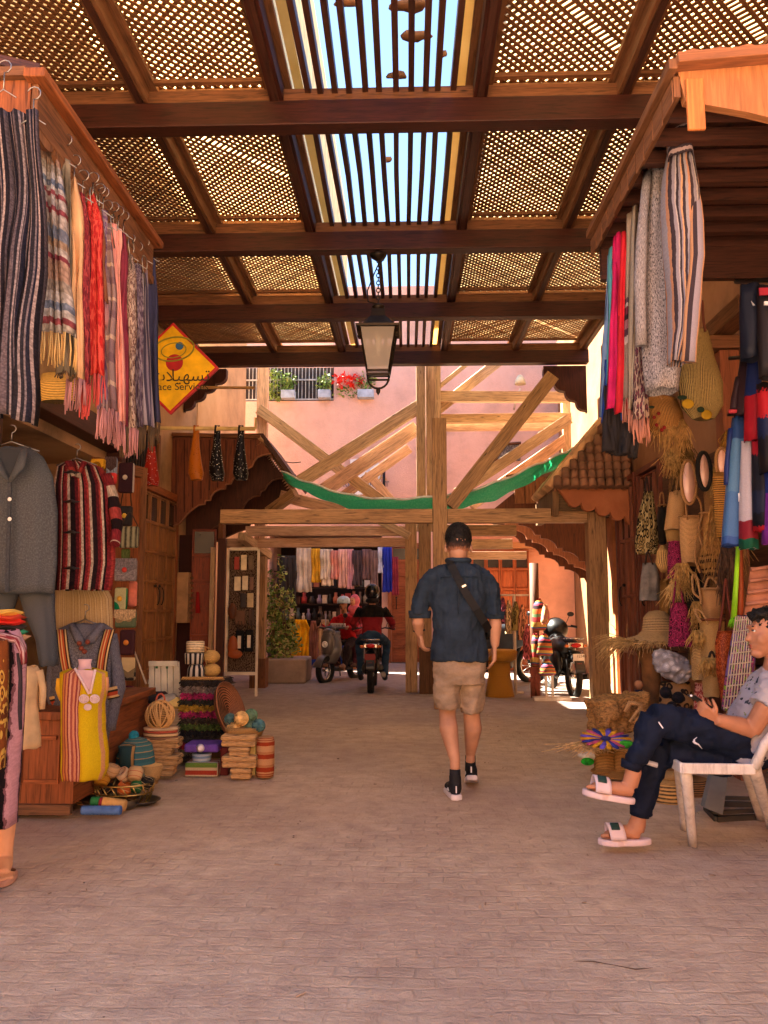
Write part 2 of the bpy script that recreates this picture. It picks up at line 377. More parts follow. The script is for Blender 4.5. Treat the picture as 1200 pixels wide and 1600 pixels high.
def lattice(x0, x1, y0, y1, z, sp=.05, w_=.0275):
    m = M(); n = Vector
    for layer, sg in ((0, 1), (1, -1)):
        zz = z+layer*.009
        c = -(y1-y0) if sg > 0 else 0
        k = 0
        while True:
            t = (x0 + c + k*sp*1.414) if sg > 0 else (x0 + k*sp*1.414); k += 1
            # a strip through (t, y0) at 45 degrees
            if sg > 0:
                if t > x1: break
                a = max(x0, t); b = min(x1, t+(y1-y0))
                if b-a < .03 or random.random() < .012: continue
                p = n((a, y0+(a-t), zz)); q = n((b, y0+(b-t), zz))
            else:
                if t > x1+(y1-y0): break
                a = max(x0, t-(y1-y0)); b = min(x1, t)
                if b-a < .03: continue
                p = n((a, y0+(t-a), zz)); q = n((b, y0+(t-b), zz))
            j = random.uniform(-.004, .004); p.x += j; q.x += j
            m.beam(p, q, w_*random.uniform(.85, 1.15), .008)
    return m
LATW = wood('8c5c38', .6, .6)
for bi in range(len(BY)-1):
    for ci in (0, 1, 3, 4):
        a, b = rx_[ci]+.07, rx_[ci+1]-.07
        lattice(a, b, BY[bi]+.02, BY[bi+1]-.02, ZB+.38).build('lattice_panel', LATW, roof)
        m = M()
        for y in (BY[bi]+.06, BY[bi+1]-.06): m.bx((a, y-.02, ZB+.335), (b, y+.02, ZB+.365))
        m.build('panel_batten', MIDWOOD, roof)
# pale reed sheeting laid over the lattice: lets warm light through
s_ = NT('sheeting', .8, .1); tb = s_.n('BsdfTranslucent'); df = s_.n('BsdfDiffuse'); mx = s_.n('MixShader'); 
cc = s_.ramp(s_.noise(s_.coord('Object', (1, 1, 1)), 2.2, 5), [(.3, 'e2c084'), (.7, 'f0d29c')])
s_.set(tb.inputs[0], cc); s_.set(df.inputs[0], cc); s_.t.links.new(tb.outputs[0], mx.inputs[2]); s_.t.links.new(df.outputs[0], mx.inputs[1]); mx.inputs[0].default_value = .78
s_.t.links.new(mx.outputs[0], s_.t.nodes['Material Output'].inputs[0]); SHEET = s_.m
for a, b in ((-3.25, -.9), (.47, 2.7)):
    m = M(); m.grid(lambda u, v: (a+(b-a)*u, 3.35+8.2*v, ZB+.46+.02*math.sin(9*v*3+u*5)), 12, 30); m.build('cover_sheet', SHEET, roof)
m = M(); m.bx((-.93, 3.35, ZB+.40), (-.9, 11.6, ZB+2.4)); m.bx((.47, 3.35, ZB+.40), (.5, 11.6, ZB+.7)); m.build('edge_shade_board', plain('e6d2a4', .8), roof)  # cream edge boards; the left one added tall to keep sun off the slats
# slats over the middle
nsl = 11
for k in range(nsl):
    x = -.73 + k*(1.08/(nsl-1)); m = M()
    pts = [(x+random.uniform(-.012, .012), y, ZB+.30+random.uniform(-.006, .006)) for y in (3.35, 5.5, 6.6, 7.57, 9.46, 11.5)]
    for p, q in zip(pts, pts[1:]): m.beam(p, q, .042, .085)
    m.build('slat', DKWOOD2, roof)
for x0 in (-.84, .38):
    m = M(); m.bx((x0-.0, 3.35, ZB+.39), (x0+.068, 11.7, ZB+.398)); m.build('glazing_strip', SHEET, roof)
# bits of debris lying on the slats
for i, (px, py, l) in enumerate(((648, 57, .22), (640, 10, .26), (604, 250, .1), (690, 85, .08), (622, 118, .14), (545, 4, .16))):
    p = at(px, py, 5.0); k = (ZB+.37-1.2)/(p.z-1.2); p = CAM+(p-CAM)*k; m = M()
    m.lathe([(1e-4, -.02), (l*.45, -.015), (l*.5, .0), (l*.4, .025), (1e-4, .03)], p, 9, 1, .35, wob=lambda t, i: .25*math.sin(3*t+l*40)+.15*math.sin(5*t))
    tag(m.build('tile_fragment', plain('8f5f3c', .9, .3)), ['broken clay tile piece above the slats right of centre', 'largest tile piece at the top edge of the open slats', 'small fragment lying on the slats between the first two beams',
        'smallest crumb of tile beside the broken piece on the slats', 'thin tile piece just above the first cross beam on the slats', 'tile piece on the slats at the top left of the opening'][i], 'tile fragment', 'tile fragments lying on the open slats')

# ---------------------------------------------------------------- left building
PLTAN = plaster('c4a07a', 'cfab84'); PLPINK = plaster('cf9473', 'dba583', stain=.15)
lb = T('shop_building', 'tall ochre plastered building along the left of the lane', 'building', (-3.4, 4, 0))
m = M()
m.bx((-7, 2.0, 0), (-3.3, 6.0, 6.6)); m.bx((-7, 6.0, 2.75), (-3.3, 8.6, 6.6)); m.bx((-7, 6.0, 0), (-4.6, 8.6, 2.75)); m.bx((-7, 8.6, 0), (-3.3, 12.2, 6.6))
m.build('wall', PLTAN, lb)
rb = T('opposite_building', 'tan rendered building along the right of the lane behind the bags', 'building', (2.8, 6, 0))
m = M(); m.bx((2.62, 1.5, 0), (6, 10.35, 4.9)); m.build('wall', plaster('a87c5c', 'b48866', stain=.2), rb)
m = M(); m.bx((2.56, 10.05, 0), (2.615, 10.34, 4.6)); m.build('corner_pilaster', plaster('c98a5e', 'd89a6c'), rb, bevel=.01)

# building far left beyond roof (sunlit flank)
lf = T('side_house', 'pale apricot house flank beyond the roof on the left', 'building', (-4, 14, 0))
m = M(); m.bx((-8, 12.25, 0), (-3.3, 15.9, 7.0)); m.build('wall', plaster('dcae7e', 'e6bb8c', stain=.12), lf)
# far right sunlit wall
rf = T('corner_house', 'bright yellow sunlit house wall beyond the tiled awning', 'building', (3.4, 13, 0))
m = M(); m.bx((3.1, 10.4, 0), (7, 16.2, 6.6)); m.build('wall', plaster('946c4a', 'a67c58', stain=.2), rf)
# pink building closing the lane
PKW = plaster('e4baaa', 'ecc4b4', sc=.9, bump=1., stain=.14)
pb = T('pink_building', 'large salmon pink house closing the end of the lane', 'building', (0, 17, 0))
m = M(); m.bx((-9, 17.0, 0), (-2.95, 21, 5.62)); m.bx((-2.95, 17.0, 2.75), (-.55, 21, 5.62)); m.bx((-2.95, 18.6, 0), (-.55, 21, 2.75)); m.bx((-.55, 17.0, 0), (9, 21, 5.62)); m.bx((-1.6, 17.0, 5.62), (9, 21, 8.2))
m.bx((-9, 18.3, 5.62), (-1.6, 21, 8.2))
m.build('wall', PKW, pb)

qb = T('bounce_wall', 'unseen apricot wall added behind the viewer to bounce warm sunlight', 'building', (0, -12, 0))  # added out of view to throw warm sunlight back into the lane
m = M(); m.bx((-14, -16, 0), (14, -12, 8)); m.build('wall', plaster('dfae84', 'e8ba90', stain=.12), qb)

random.seed(21); m = M()
for i in range(260):
    x, y = random.uniform(-2.4, 2.4), random.uniform(2.1, 11); r = random.uniform(.002, .007)*(1 if random.random() < .93 else 2)
    if i % 3 == 0: a_ = random.uniform(0, PI); m.beam((x, y, .004), (x+r*3*math.cos(a_), y+r*3*math.sin(a_), .006), r*.8, .003)
    else: m.ell((x, y, r*.25), (r, r*.8, r*.4), n=6, m=4)
tag(m.build('gravel', plain('8a7460', .9, .5, 3, 0)), 'scattered grit and straw bits on the paving', 'grit', kind='stuff')
for i, (a, b, c) in enumerate((((895, 1502), (960, 1508), (1020, 1512)),)):
    m = M(); P = [gnd(*p, .003) for p in (a, b, c)]; m.tube([P[0], P[0].lerp(P[1], .5)+Vector((0, .015, 0)), P[1], P[1].lerp(P[2], .5)-Vector((0, .02, 0)), P[2]], [.0005, .0018, .001, .002, .0005], 5); tag(m.build('dry_twig', plain('4a382c')), ['thin dark twig on the paving at the lower right', 'short dark twig on the paving below the walking man'][i], 'twig')
# ---------------------------------------------------------------- helpers for architecture
def ob(m, O, U, N, x0, x1, n0, n1, z0, z1):
    """box in a frame: U along, N outward, z up"""
    O = Vector(O); Z = Vector((0, 0, 1))
    q = lambda x, n, z: O+U*x+N*n+Z*z
    if abs(z1-z0) > abs(x1-x0): m.beam(q((x0+x1)/2, (n0+n1)/2, z0), q((x0+x1)/2, (n0+n1)/2, z1), abs(x1-x0), abs(n1-n0), up=N)
    else: m.beam(q(x0, (n0+n1)/2, (z0+z1)/2), q(x1, (n0+n1)/2, (z0+z1)/2), abs(n1-n0), abs(z1-z0))
X_, Y_, Z_ = Vector((1, 0, 0)), Vector((0, 1, 0)), Vector((0, 0, 1))
def door_leaf(parent, O, U, N, W, H, cols, rows, mt, panel_mt=None, glass_rows=1, name='door_leaf', handle=None):
    m = M(); ob(m, O, U, N, 0, W, 0, .03, 0, H)
    st = .035
    cw = W/cols; rh = H/rows
    for i in range(cols+1): ob(m, O, U, N, max(0, i*cw-st/2), min(W, i*cw+st/2), .031, .068, 0, H)
    for j in range(rows+1):
        for i in range(cols): ob(m, O, U, N, i*cw+st/2, (i+1)*cw-st/2, .031, .066, max(0, j*rh-st/2), min(H, j*rh+st/2))
    for i in range(cols):
        for j in range(rows-glass_rows):
            ob(m, O, U, N, i*cw+st/2+.02, (i+1)*cw-st/2-.02, .031, .041, j*rh+st/2+.02, (j+1)*rh-st/2-.02)
    d = m.build(name, mt, parent)
    if glass_rows:
        g = M()
        for i in range(cols): ob(g, O, U, N, i*cw+st/2+.012, (i+1)*cw-st/2-.012, .031, .036, (rows-1)*rh+st/2+.015, H-st/2-.015)
        g.build('window', plain('2a2622', .25, .1, spec=.6), d)
    if handle is not None:
        h = M(); c = O+U*handle+N*.06+Z_*(H*.5)
        h.tube([c+Z_*(.11*math.cos(t))+N*(.03+.03*math.sin(t)) for t in [k*PI/8 for k in range(9)]], .009, 6); h.ell(c+Z_*.13, .02); h.build('handle', IRON, d)
    return d
def scallop(n, r, step, x0=0, z0=0, dx=None):
    """a descending edge of n quarter-round bites with a small step after each: returns (x, z) points going down and outwards"""
    pts = []; x, z = x0, z0; dx = dx or r*1.25
    for k in range(n):
        for t in range(7):
            a = t/6*PI/2; pts.append((x+dx*math.sin(a), z - r*(1-math.cos(a))))
        x += dx; z -= r; pts.append((x+step, z)); pts.append((x+step, z-step)); x += step; z -= step
    return pts

# ---------------------------------------------------------------- shop doors in the left wall
t = T('shop_door', 'tall pale wooden double door with square panels beside the grey meter box', 'door', (-3.28, 10.2, 0))
m = M(); 
for a, b, c, d in ((9.42, 9.5, 0, 2.72), (10.98, 11.06, 0, 2.72), (9.5, 10.98, 2.62, 2.72)): m.bx((-3.3, a, c), (-3.2, b, d))
m.build('door_frame', ORWOOD, t, bevel=.006)
for k in range(2): door_leaf(t, Vector((-3.28, 9.5+.745*k, .02)), Y_, X_, .735, 2.58, 2, 7, wood('b07a48', .62, .6), handle=.66 if k == 0 else .08)
t = T('meter_box', 'ribbed beige meter box fixed to the wall beside the pale double door', 'meter box', (-3.2, 11.25, 1.1))
m = M(); m.bx((-3.3, 11.08, .95), (-3.05, 11.4, 1.65)); m.build('case', plain('a88560', .6), t, bevel=.01)
m = M()
for k in range(9): m.bx((-3.03, 11.12, 1.0+.07*k), (-3.045, 11.36, 1.03+.07*k))
m.build('rib', plain('8f7050', .6), t)
# small barred window high on the left wall
t = T('barred_window', 'small dark barred window in the ochre wall above the pale door', 'window', (-3.28, 9.1, 2.9))
m = M(); m.bx((-3.3, 8.75, 2.75), (-3.285, 10.2, 3.35)); m.build('pane', plain('2b2320', .4), t)
m = M()
for k in range(15): m.bx((-3.27, 8.8+.095*k, 2.77), (-3.258, 8.812+.095*k, 3.33))
m.build('grille', IRON, t)
m = M()
for a, b, c, d in ((8.69, 8.75, 2.69, 3.41), (10.2, 10.26, 2.69, 3.41)): m.bx((-3.3, a, c), (-3.24, b, d))
m.bx((-3.3, 8.75, 2.69), (-3.24, 10.2, 2.75)); m.bx((-3.3, 8.75, 3.35), (-3.24, 10.2, 3.41)); m.build('frame', MIDWOOD, t)

# shop front of the near left stall: timber posts and shutters
t = T('market_stall', 'dark red timber shop front of the near left stall behind the grey shirt', 'stall', (-3.2, 7, 0))
m = M(); 
for y in (4.2, 5.0, 5.85, 8.55): m.bx((-3.3, y, 0), (-3.12, y+.12, 2.86))
m.bx((-3.3, 4.2, 2.86), (-3.1, 8.8, 3.1)); m.build('frame', DKWOOD, t, bevel=.008)
m = M(); 
for k in range(8): m.bx((-4.55, 6.05+.31*k, .1), (-4.5, 6.34+.31*k, 2.7))
m.build('back_panel', DKWOOD2, t)
m = M()
for z in (.9, 1.5, 2.1): m.bx((-4.49, 6.05, z), (-4.1, 8.5, z+.04))
m.build('shelf', MIDWOOD, t)
t2 = T('display_board', 'orange brown board on the near left stall where the small purses hang', 'board', (-2.75, 7.35, 0))
m = M(); O = at(131, 1130, 6.9); O.z = .0
U = (at(212, 900, 7.5)-at(131, 900, 6.9)); U.z = 0; Wd = U.length; U.normalize(); N = U.cross(Z_)
ob(m, O, U, N, 0, Wd, -.04, 0, .1, 2.5); m.build('panel', ORWOOD, t2)
m = M()
for a in (0, Wd-.06): ob(m, O, U, N, a, a+.06, .001, .03, 0, 2.5)
ob(m, O, U, N, .06, Wd-.06, .001, .03, 2.4, 2.5); ob(m, O, U, N, .06, Wd-.06, .001, .03, 1.2, 1.27); m.build('rail', MIDWOOD, t2)
BOARD = (O, U, N)

# ---------------------------------------------------------------- left canopy above the near stall
def canopy_left():
    t = T('shop_canopy', 'long wooden canopy over the near left stall with scarves hung along its edge', 'canopy', (-2.4, 4.5, 3.3))
    X0 = -1.69; y0, y1 = 3.38, 5.06
    m = M(); m.bx((X0-.03, y0, 3.38), (X0, y1, 3.58)); m.build('fascia', MIDWOOD, t, bevel=.004)
    m = M(); m.bx((X0-.05, y0-.05, 3.585), (X0+.05, y1+.05, 3.63)); m.build('edge_rail', ORWOOD, t, bevel=.006)
    m = M()
    for k in range(11): m.bx((X0-.033-.145*(k+1), y0, 3.3), (X0-.035-.145*k, y0+.025, 3.6))
    m.build('front_plank', ORWOOD, t)
    m = M(); m.bx((-3.3, y0-.03, 3.605), (X0-.05, y0+.03, 3.65)); m.build('front_rail', MIDWOOD, t)
    m = M(); m.prism([(X0, y0, 3.632), (X0, y1, 3.632), (-3.3, y1, 4.05), (-3.3, y0, 4.05)], (0, 0, .05)); m.build('roof', DKWOOD2, t)
    m = M()
    for k in range(6): y = y0+.1+k*.31; m.beam((X0-.04, y, 3.6), (-3.29, y, 3.98), .07, .08)
    m.build('rafter', DKWOOD2, t)
    m = M()                                  # carved pendants below the fascia
    for k in range(9):
        y = y0+.1+k*.2
        m.prism([(X0-.028, y+.09*math.cos(a), 3.38-.05*math.sin(a)) for a in [i*PI/8 for i in range(9)]], (.025, 0, 0))
    m.build('valance', MIDWOOD, t)
canopy_left()

# ---------------------------------------------------------------- right canopy
def canopy_right():
    t = T('shop_canopy', 'wooden canopy over the right stalls with sunlit orange gable board', 'canopy', (2, 4.5, 3.3))
    X0 = 1.25; y0, y1 = 3.44, 5.05
    a = at(1062, 110, y0); zt = a.z; X0 = a.x
    m = M(); m.prism([(X0-.01, y0, zt), (2.62, y0, zt+.1), (2.62, y0, zt-.52), (X0+.3, y0, zt-.21), (X0+.02, y0, zt-.15)], (0, .045, 0)); m.build('gable_board', wood('b87a4c', .85, .7, var=.05), t)
    m = M(); m.beam((X0-.03, y0-.03, zt+.015), (2.62, y0-.03, zt+.115), .09, .05); m.build('edge_rail', wood('ab6e48', .8, .7), t, bevel=.005)
    m = M(); m.bx((X0-.03, y0+.0, zt-.13), (X0, y1, zt-.03)); m.build('fascia', MIDWOOD, t)
    m = M()
    for k in range(11): m.bx((X0-.036, y0+.01+k*.15, zt-.15-.015*(k % 2)), (X0-.031, y0+.145+k*.15, zt-.04))
    m.build('fascia_plank', MIDWOOD, t)
    m = M(); m.beam((X0-.045, y0-.05, zt+.0), (X0-.045, y1+.03, zt+.0), .04, .05); m.build('side_rail', MIDWOOD, t, bevel=.004)
    m = M(); m.bx((X0+.02, y0-.02, zt-.3), (X0+.1, y0-.0, zt-.05)); m.build('corner_block', wood('c9763c', .8, .6), t, bevel=.006)
    m = M(); m.prism([(X0, y0+.046, zt-.04), (X0, y1, zt-.04), (2.62, y1, zt+.08), (2.62, y0+.046, zt+.08)], (0, 0, .04)); m.build('roof', DKWOOD2, t)
    m = M()
    for k in range(8): m.bx((X0+.001, y0+.15+k*.2, zt-.13), (2.6, y0+.2+k*.2, zt-.06))
    m.build('rafter', DKWOOD2, t)
    m = M(); m.bx((X0+.01, y1-.05, zt-.34), (2.61, y1, zt-.05)); m.build('end_board', DKWOOD2, t)
    m = M(); random.seed(3)
    for k in range(11):
        x = X0+.06+k*.125; m.tube([(x, y0-.02, zt+.05+(x-X0)*.073), (x, y1, zt+.05+(x-X0)*.073)], .062, 8, flat=.6)
    m.build('roof_tile', plain('9c6445', .9, .3), t)
    return X0, zt
RX0, RZT = canopy_right()
t = T('stall_post', 'red brown square post standing between the straw bag and the jerseys', 'post', onx(1140, 1100, 2.35))
m = M(); p = onx(1141, 700, 2.35); m.bx((2.28, p.y-.07, 0), (2.42, p.y+.07, 3.05)); m.build('shaft', wood('a4603f', .7, .6), t, bevel=.006)
m = M(); m.bx((2.2, p.y-.085, 3.06), (2.5, p.y+.085, 3.16)); m.build('capital', MIDWOOD, t, bevel=.01)
m = M(); m.bx((2.25, 5.3, 3.17), (2.4, 9.6, 3.3)); tag(m.build('wall_plate', MIDWOOD, bevel=.006), 'long timber carried by the red brown post under the lattice on the right', 'timber')

# ---------------------------------------------------------------- right wall doors
for i, (a, b) in enumerate(((9.62, 8.9), (8.72, 8.02))):
    t = T('shop_door', ['narrow dark red door nearest the big straw hat', 'wider dark red door behind the printed tote bags'][i], 'door', (2.6, (a+b)/2, 0))
    m = M()
    for y in (b-.06, a): m.bx((2.5, y, 0), (2.62, y+.06, 2.66-.0))
    m.bx((2.5, b, 2.6), (2.62, a, 2.66)); m.build('door_frame', wood('7c4434', .6, .5), t)
    door_leaf(t, Vector((2.6, a, .02)), -Y_, -X_, a-b, 2.56, 3, 4, wood('9c6048', .6, .55), handle=.1)

# ---------------------------------------------------------------- carved timber awnings
def awning_left():
    t = T('carved_awning', 'dark planked awning with stepped scallops above the second left shop', 'awning', (-2.8, 11, 2.3))
    R1 = [(262, 681), (405, 686), (424, 709), (409, 712), (402, 715), (397, 721), (394, 729), (381, 736), (369, 743), (364, 749), (361, 756), (353, 757), (352, 764), (343, 765), (335, 769), (330, 776), (329, 782), (321, 782), (320, 788), (310, 790), (301, 796), (293, 803), (286, 812), (280, 819), (263, 824)]
    R2 = [(290, 690), (404, 690), (445, 748), (436, 748), (426, 751), (418, 758), (414, 766), (408, 768), (406, 775), (397, 776), (388, 781), (382, 789), (379, 797), (369, 797), (366, 808), (340, 822), (318, 836), (290, 840)]
    R3 = [(310, 700), (404, 694), (461, 771), (452, 773), (444, 778), (439, 785), (437, 791), (430, 792), (428, 799), (418, 801), (408, 807), (402, 816), (392, 818), (388, 826), (370, 832), (340, 846), (315, 850)]
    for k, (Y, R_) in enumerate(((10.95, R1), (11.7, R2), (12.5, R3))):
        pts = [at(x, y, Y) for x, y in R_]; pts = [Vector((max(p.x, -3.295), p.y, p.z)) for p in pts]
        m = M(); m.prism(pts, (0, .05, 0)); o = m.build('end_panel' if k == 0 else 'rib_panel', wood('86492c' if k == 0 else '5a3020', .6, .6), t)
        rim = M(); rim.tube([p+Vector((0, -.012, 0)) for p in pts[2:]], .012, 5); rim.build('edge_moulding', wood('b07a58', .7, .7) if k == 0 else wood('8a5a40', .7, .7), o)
        if k == 0:
            g = M(); tops = [(x, 683) for x in range(275, 402, 13)]
            low = lambda x: max([y for (xa, y) in R1[3:] if xa <= x+6] and [y for (xa, y) in sorted(R1[3:]) if xa <= x+8][-1:] or [800])
            for x, y in tops:
                yb = min([q[1] for q in R1[3:] if abs(q[0]-x) < 9] or [700])-3
                g.beam(at(x, y+4, Y-.004), at(x, yb, Y-.004), .012, .004, up=Y_)
            g.build('plank_joint', plain('35190f'), o)
            e = M(); e.beam(Vector((-3.29, Y-.03, at(262, 680, Y).z)), at(407, 683, Y-.03), .08, .05); e.build('moulding', MIDWOOD, o)
    m = M(); m.prism([(-3.29, 11.01, 3.53), (-2.06, 11.01, 3.53), (-1.62, 11.01, 2.95), (-1.6, 11.01, 3.0), (-2.03, 11.01, 3.6), (-3.29, 11.01, 3.6)], (0, 1.6, 0)); m.build('roof', DKWOOD2, t)
    m = M(); n = 26                          # saw-tooth eaves strip
    for k in range(n):
        f = k/n; f2 = (k+1)/n; qa = lambda f: at(407+54*f, 690+84*f-8*math.sin(PI*f), 10.9+1.5*f); a_ = qa(f); b_ = qa(f2); d_ = Vector((-.07, 0, -.05))
        m.prism([a_, b_, (a_+b_)/2+d_], (0, .02, 0))
    m.build('saw_tooth_trim', wood('b98a62', .7, .7), t)
    m = M(); m.tube([at(405+57*f, 684+86*f-8*math.sin(PI*f), 10.88+1.5*f) for f in [k/10 for k in range(11)]], .028, 6); m.build('eaves_tile', plain('a9825e', .9, .2), t)
awning_left()
def bracket(name, lab, x0, sx, Y, z, w, h):
    """carved beam bracket: stepped scallops, grows from the wall at x0 towards sx"""
    pts = [(x0, Y, z), (x0+sx*w, Y, z)]
    n = 4
    for k in range(n):
        xa = x0+sx*w*(1-k/n); za = z-.1-(h-.1)*k/n
        pts.append((xa, Y, za))
        for q in range(1, 5): a_ = q/4*PI/2; pts.append((xa-sx*(w/n)*.8*(1-math.cos(a_)), Y, za-((h-.1)/n)*.9*math.sin(a_)))
        pts.append((xa-sx*w/n, Y, za-((h-.1)/n)*.95))
    pts.append((x0, Y, z-h-.02))
    m = M(); m.prism(pts, (0, .12, 0)); o = m.build(name, DKWOOD); tag(o, lab, 'bracket', 'carved brackets under the last roof beam')
bracket('carved_bracket', 'carved scalloped bracket under the last beam beside the yellow sign', -3.29, 1, 11.43, ZB-.003, .62, .62)
bracket('carved_bracket', 'carved scalloped bracket under the last beam above the tiled awning', 2.61, -1, 11.43, ZB-.003, .62, .68)

def awning_right():
    t = T('carved_awning', 'far right awning with planked top and rows of dark scallops', 'awning', (2.6, 13, 2.2))
    for k, Y in enumerate((12.1, 12.9, 13.7)):
        sx = k*.02
        lo_ = [(1.28, 2.62)]; hi_ = []
        n = 5
        for q in range(n):
            xa = 1.35+q*.33; za = 2.6-q*.2
            for s in range(5): a_ = s/4*PI/2; lo_.append((xa+.24*math.sin(a_), za-.15*(1-math.cos(a_))))
            lo_.append((xa+.33, za-.15)); 
        pts = [(x, Y, z) for x, z in lo_]+[(3.05, Y, 1.55), (3.05, Y, 3.0)]+[(1.75, Y, 3.0)]
        m = M(); m.prism(pts, (0, .06, 0)); m.build('scalloped_rib', wood('6b3a20', .6, .5) if k != 1 else wood('c98560', .8, .7), t)
    m = M()
    for k in range(9): m.bx((1.62+k*.16, 12.02, 2.72), (1.765+k*.16, 12.05, 3.12))
    m.build('front_plank', MIDWOOD, t)
    m = M(); m.prism([(1.5, 12.0, 3.1), (3.1, 12.0, 3.38), (3.1, 12.0, 3.42), (1.5, 12.0, 3.15)], (0, 1.8, 0)); m.build('roof', MIDWOOD, t)
awning_right()

# tiled awning on the right pilaster
def tiled_awning():
    t = T('tiled_awning', 'small clay tiled awning with scalloped plaster apron on the right', 'awning', (2.2, 10, 2.3))
    TL = plain('7d5a44', .9, .3, 3, .4, 30); TL2 = plain('c49a70', .9, .25, 3, .4, 30)
    z0, z1 = 2.58, 3.6; xe = 1.72; y0, y1 = 9.35, 10.6
    # slope down to the lane
    m = M(); m.prism([(xe, y0, z0), (2.6, y0, z1), (2.6, y0, z1-.06), (xe, y0, z0-.06)], (0, y1-y0, 0)); m.build('roof_slab', TL, t)
    m = M()
    for k in range(9):
        y = y0+.07+k*.14
        for j in range(6):
            f0, f1 = j/6, (j+1.12)/6; p = Vector((xe-.05+.88*f0, y, z0+.0+1.02*f0)); q = Vector((xe-.05+.88*min(f1, 1), y, z0+1.02*min(f1, 1)+.02)); m.tube([p, q], [.07, .058], 10, flat=.7)
    m.build('roof_tile', TL2, t)
    # hipped end facing the viewer
    m = M()
    for k in range(9):
        x = xe+.0+k*.1; top = z0+.12+1.0*max(0, (x-xe)/.88); n = max(1, int((top-z0)/.1))
        for j in range(n):
            z = z0-.04+j*.1; yy = y0-.2+.22*(j*.1); m.tube([(x, yy-.03, z), (x, yy+.005, z+.125)], [.056, .045], 10, flat=.9, up=X_)
            if j < n: m.tube([(x+.05, yy+.02, z-.01), (x+.05, yy+.05, z+.115)], [.04, .04], 8, flat=.5, up=X_)
    m.build('end_tile', TL, t)
    m = M(); pts = [(xe+.02, y0-.1, z0-.02)]
    for k in range(5):
        for q in range(6):
            a_ = q/5*PI; pts.append((xe+.14+k*.165+.075*(1-math.cos(a_)), y0-.1, z0-.2-.07*k*.75-.055*math.sin(a_)))
    pts += [(2.6, y0-.1, z0-.52), (2.6, y0-.1, z0-.02)]
    m.prism(pts, (0, .08, 0)); m.build('scalloped_apron', plaster('b5714c', 'c58058', stain=.1), t)
    m = M()
    for k in range(6): m.bx((xe+.05, y0+.05+k*.2, z0-.28), (2.6, y0+.12+k*.2, z0-.08))
    m.build('joist', wood('6b5436', .6, .7), t)
    m = M(); m.prism([(xe-.02, y0, z0-.06), (xe-.02, y0, z0-.34), (xe+.05, y0, z0-.34), (xe+.05, y0, z0-.06)], (0, y1-y0, 0)); m.build('fascia', wood('8a6a44', .6, .7), t)
tiled_awning()

# ---------------------------------------------------------------- bracing timbers
def tim(parent, name, a, b, ya, yb, wpx, mt, dpt=.14):
    p, q = at(a[0], a[1], ya), at(b[0], b[1], yb); w_ = wpx*(ya+yb)/2/F
    m = M(); m.beam(p, q, dpt, w_, up=Vector((0, 0, 1)) if abs((q-p).normalized().z) < .9 else X_) if abs((q-p).normalized().z) < .9 else m.beam(p, q, w_, dpt, up=Y_)
    return m.build(name, mt, parent, bevel=.004)
t = T('timber_brace', 'front pine frame of posts and beam standing behind the walking man', 'timber frame', (0.4, 9.6, 0))
p = at(686, 655, 9.55)
m = M(); m.bx((p.x-.085, 9.47, 0), (p.x+.085, 9.64, p.z)); m.build('post', PINE2, t, bevel=.005)
m = M(); zb = at(600, 807, 9.55).z; xl = at(346, 807, 9.55).x; m.bx((xl, 9.48, zb-.083), (p.x-.088, 9.63, zb+.083)); m.build('cross_beam', PINE2, t, bevel=.005)
m = M(); xr = 2.27; m.bx((p.x+.088, 9.48, zb-.083), (2.13, 9.63, zb+.083)); m.build('cross_beam', PINE2, t, bevel=.005)
m = M(); m.bx((2.132, 9.47, 0), (2.34, 9.66, 2.36)); m.build('post', PINE2, t, bevel=.005)
tim(t, 'brace', (703, 792), (863, 588), 9.55, 9.55, 22, PINE2)
t = T('timber_scaffold', 'rear pine scaffold with crossed braces filling the gap before the pink house', 'timber frame', (0.2, 12, 0))
def vert(px0, px1, ytop, Y, mt, zlo=0, dep=.16):
    a, b = at(px0, ytop, Y), at(px1, ytop, Y); m = M(); m.bx((a.x, Y-dep/2, zlo), (b.x, Y+dep/2, a.z)); return m.build('post', mt, t, bevel=.004)
vert(633, 651, 812, 11.3, PINE2); vert(654, 673, 812, 11.3, PINE2)
m = M(); a_, b_ = at(655, 1078, 11.2), at(693, 1078, 11.2); m.bx((a_.x, 11.05, 0), (b_.x, 11.2, .62)); m.build('footing_block', wood('6a4a30', .6, .8), t)
vert(650, 664, 555, 12.0, PINE, 2.3); vert(665, 680, 548, 12.05, PINE, 2.3)
m = M(); a_ = at(682, 620, 12); m.bx((a_.x-.02, 11.86, 2.3), (a_.x+.06, 11.9, 5.2)); m.build('post', PINE, t)
vert(404, 420, 560, 13.0, PINEPK, 0); vert(876, 888, 575, 13.0, PINE, 2.0)
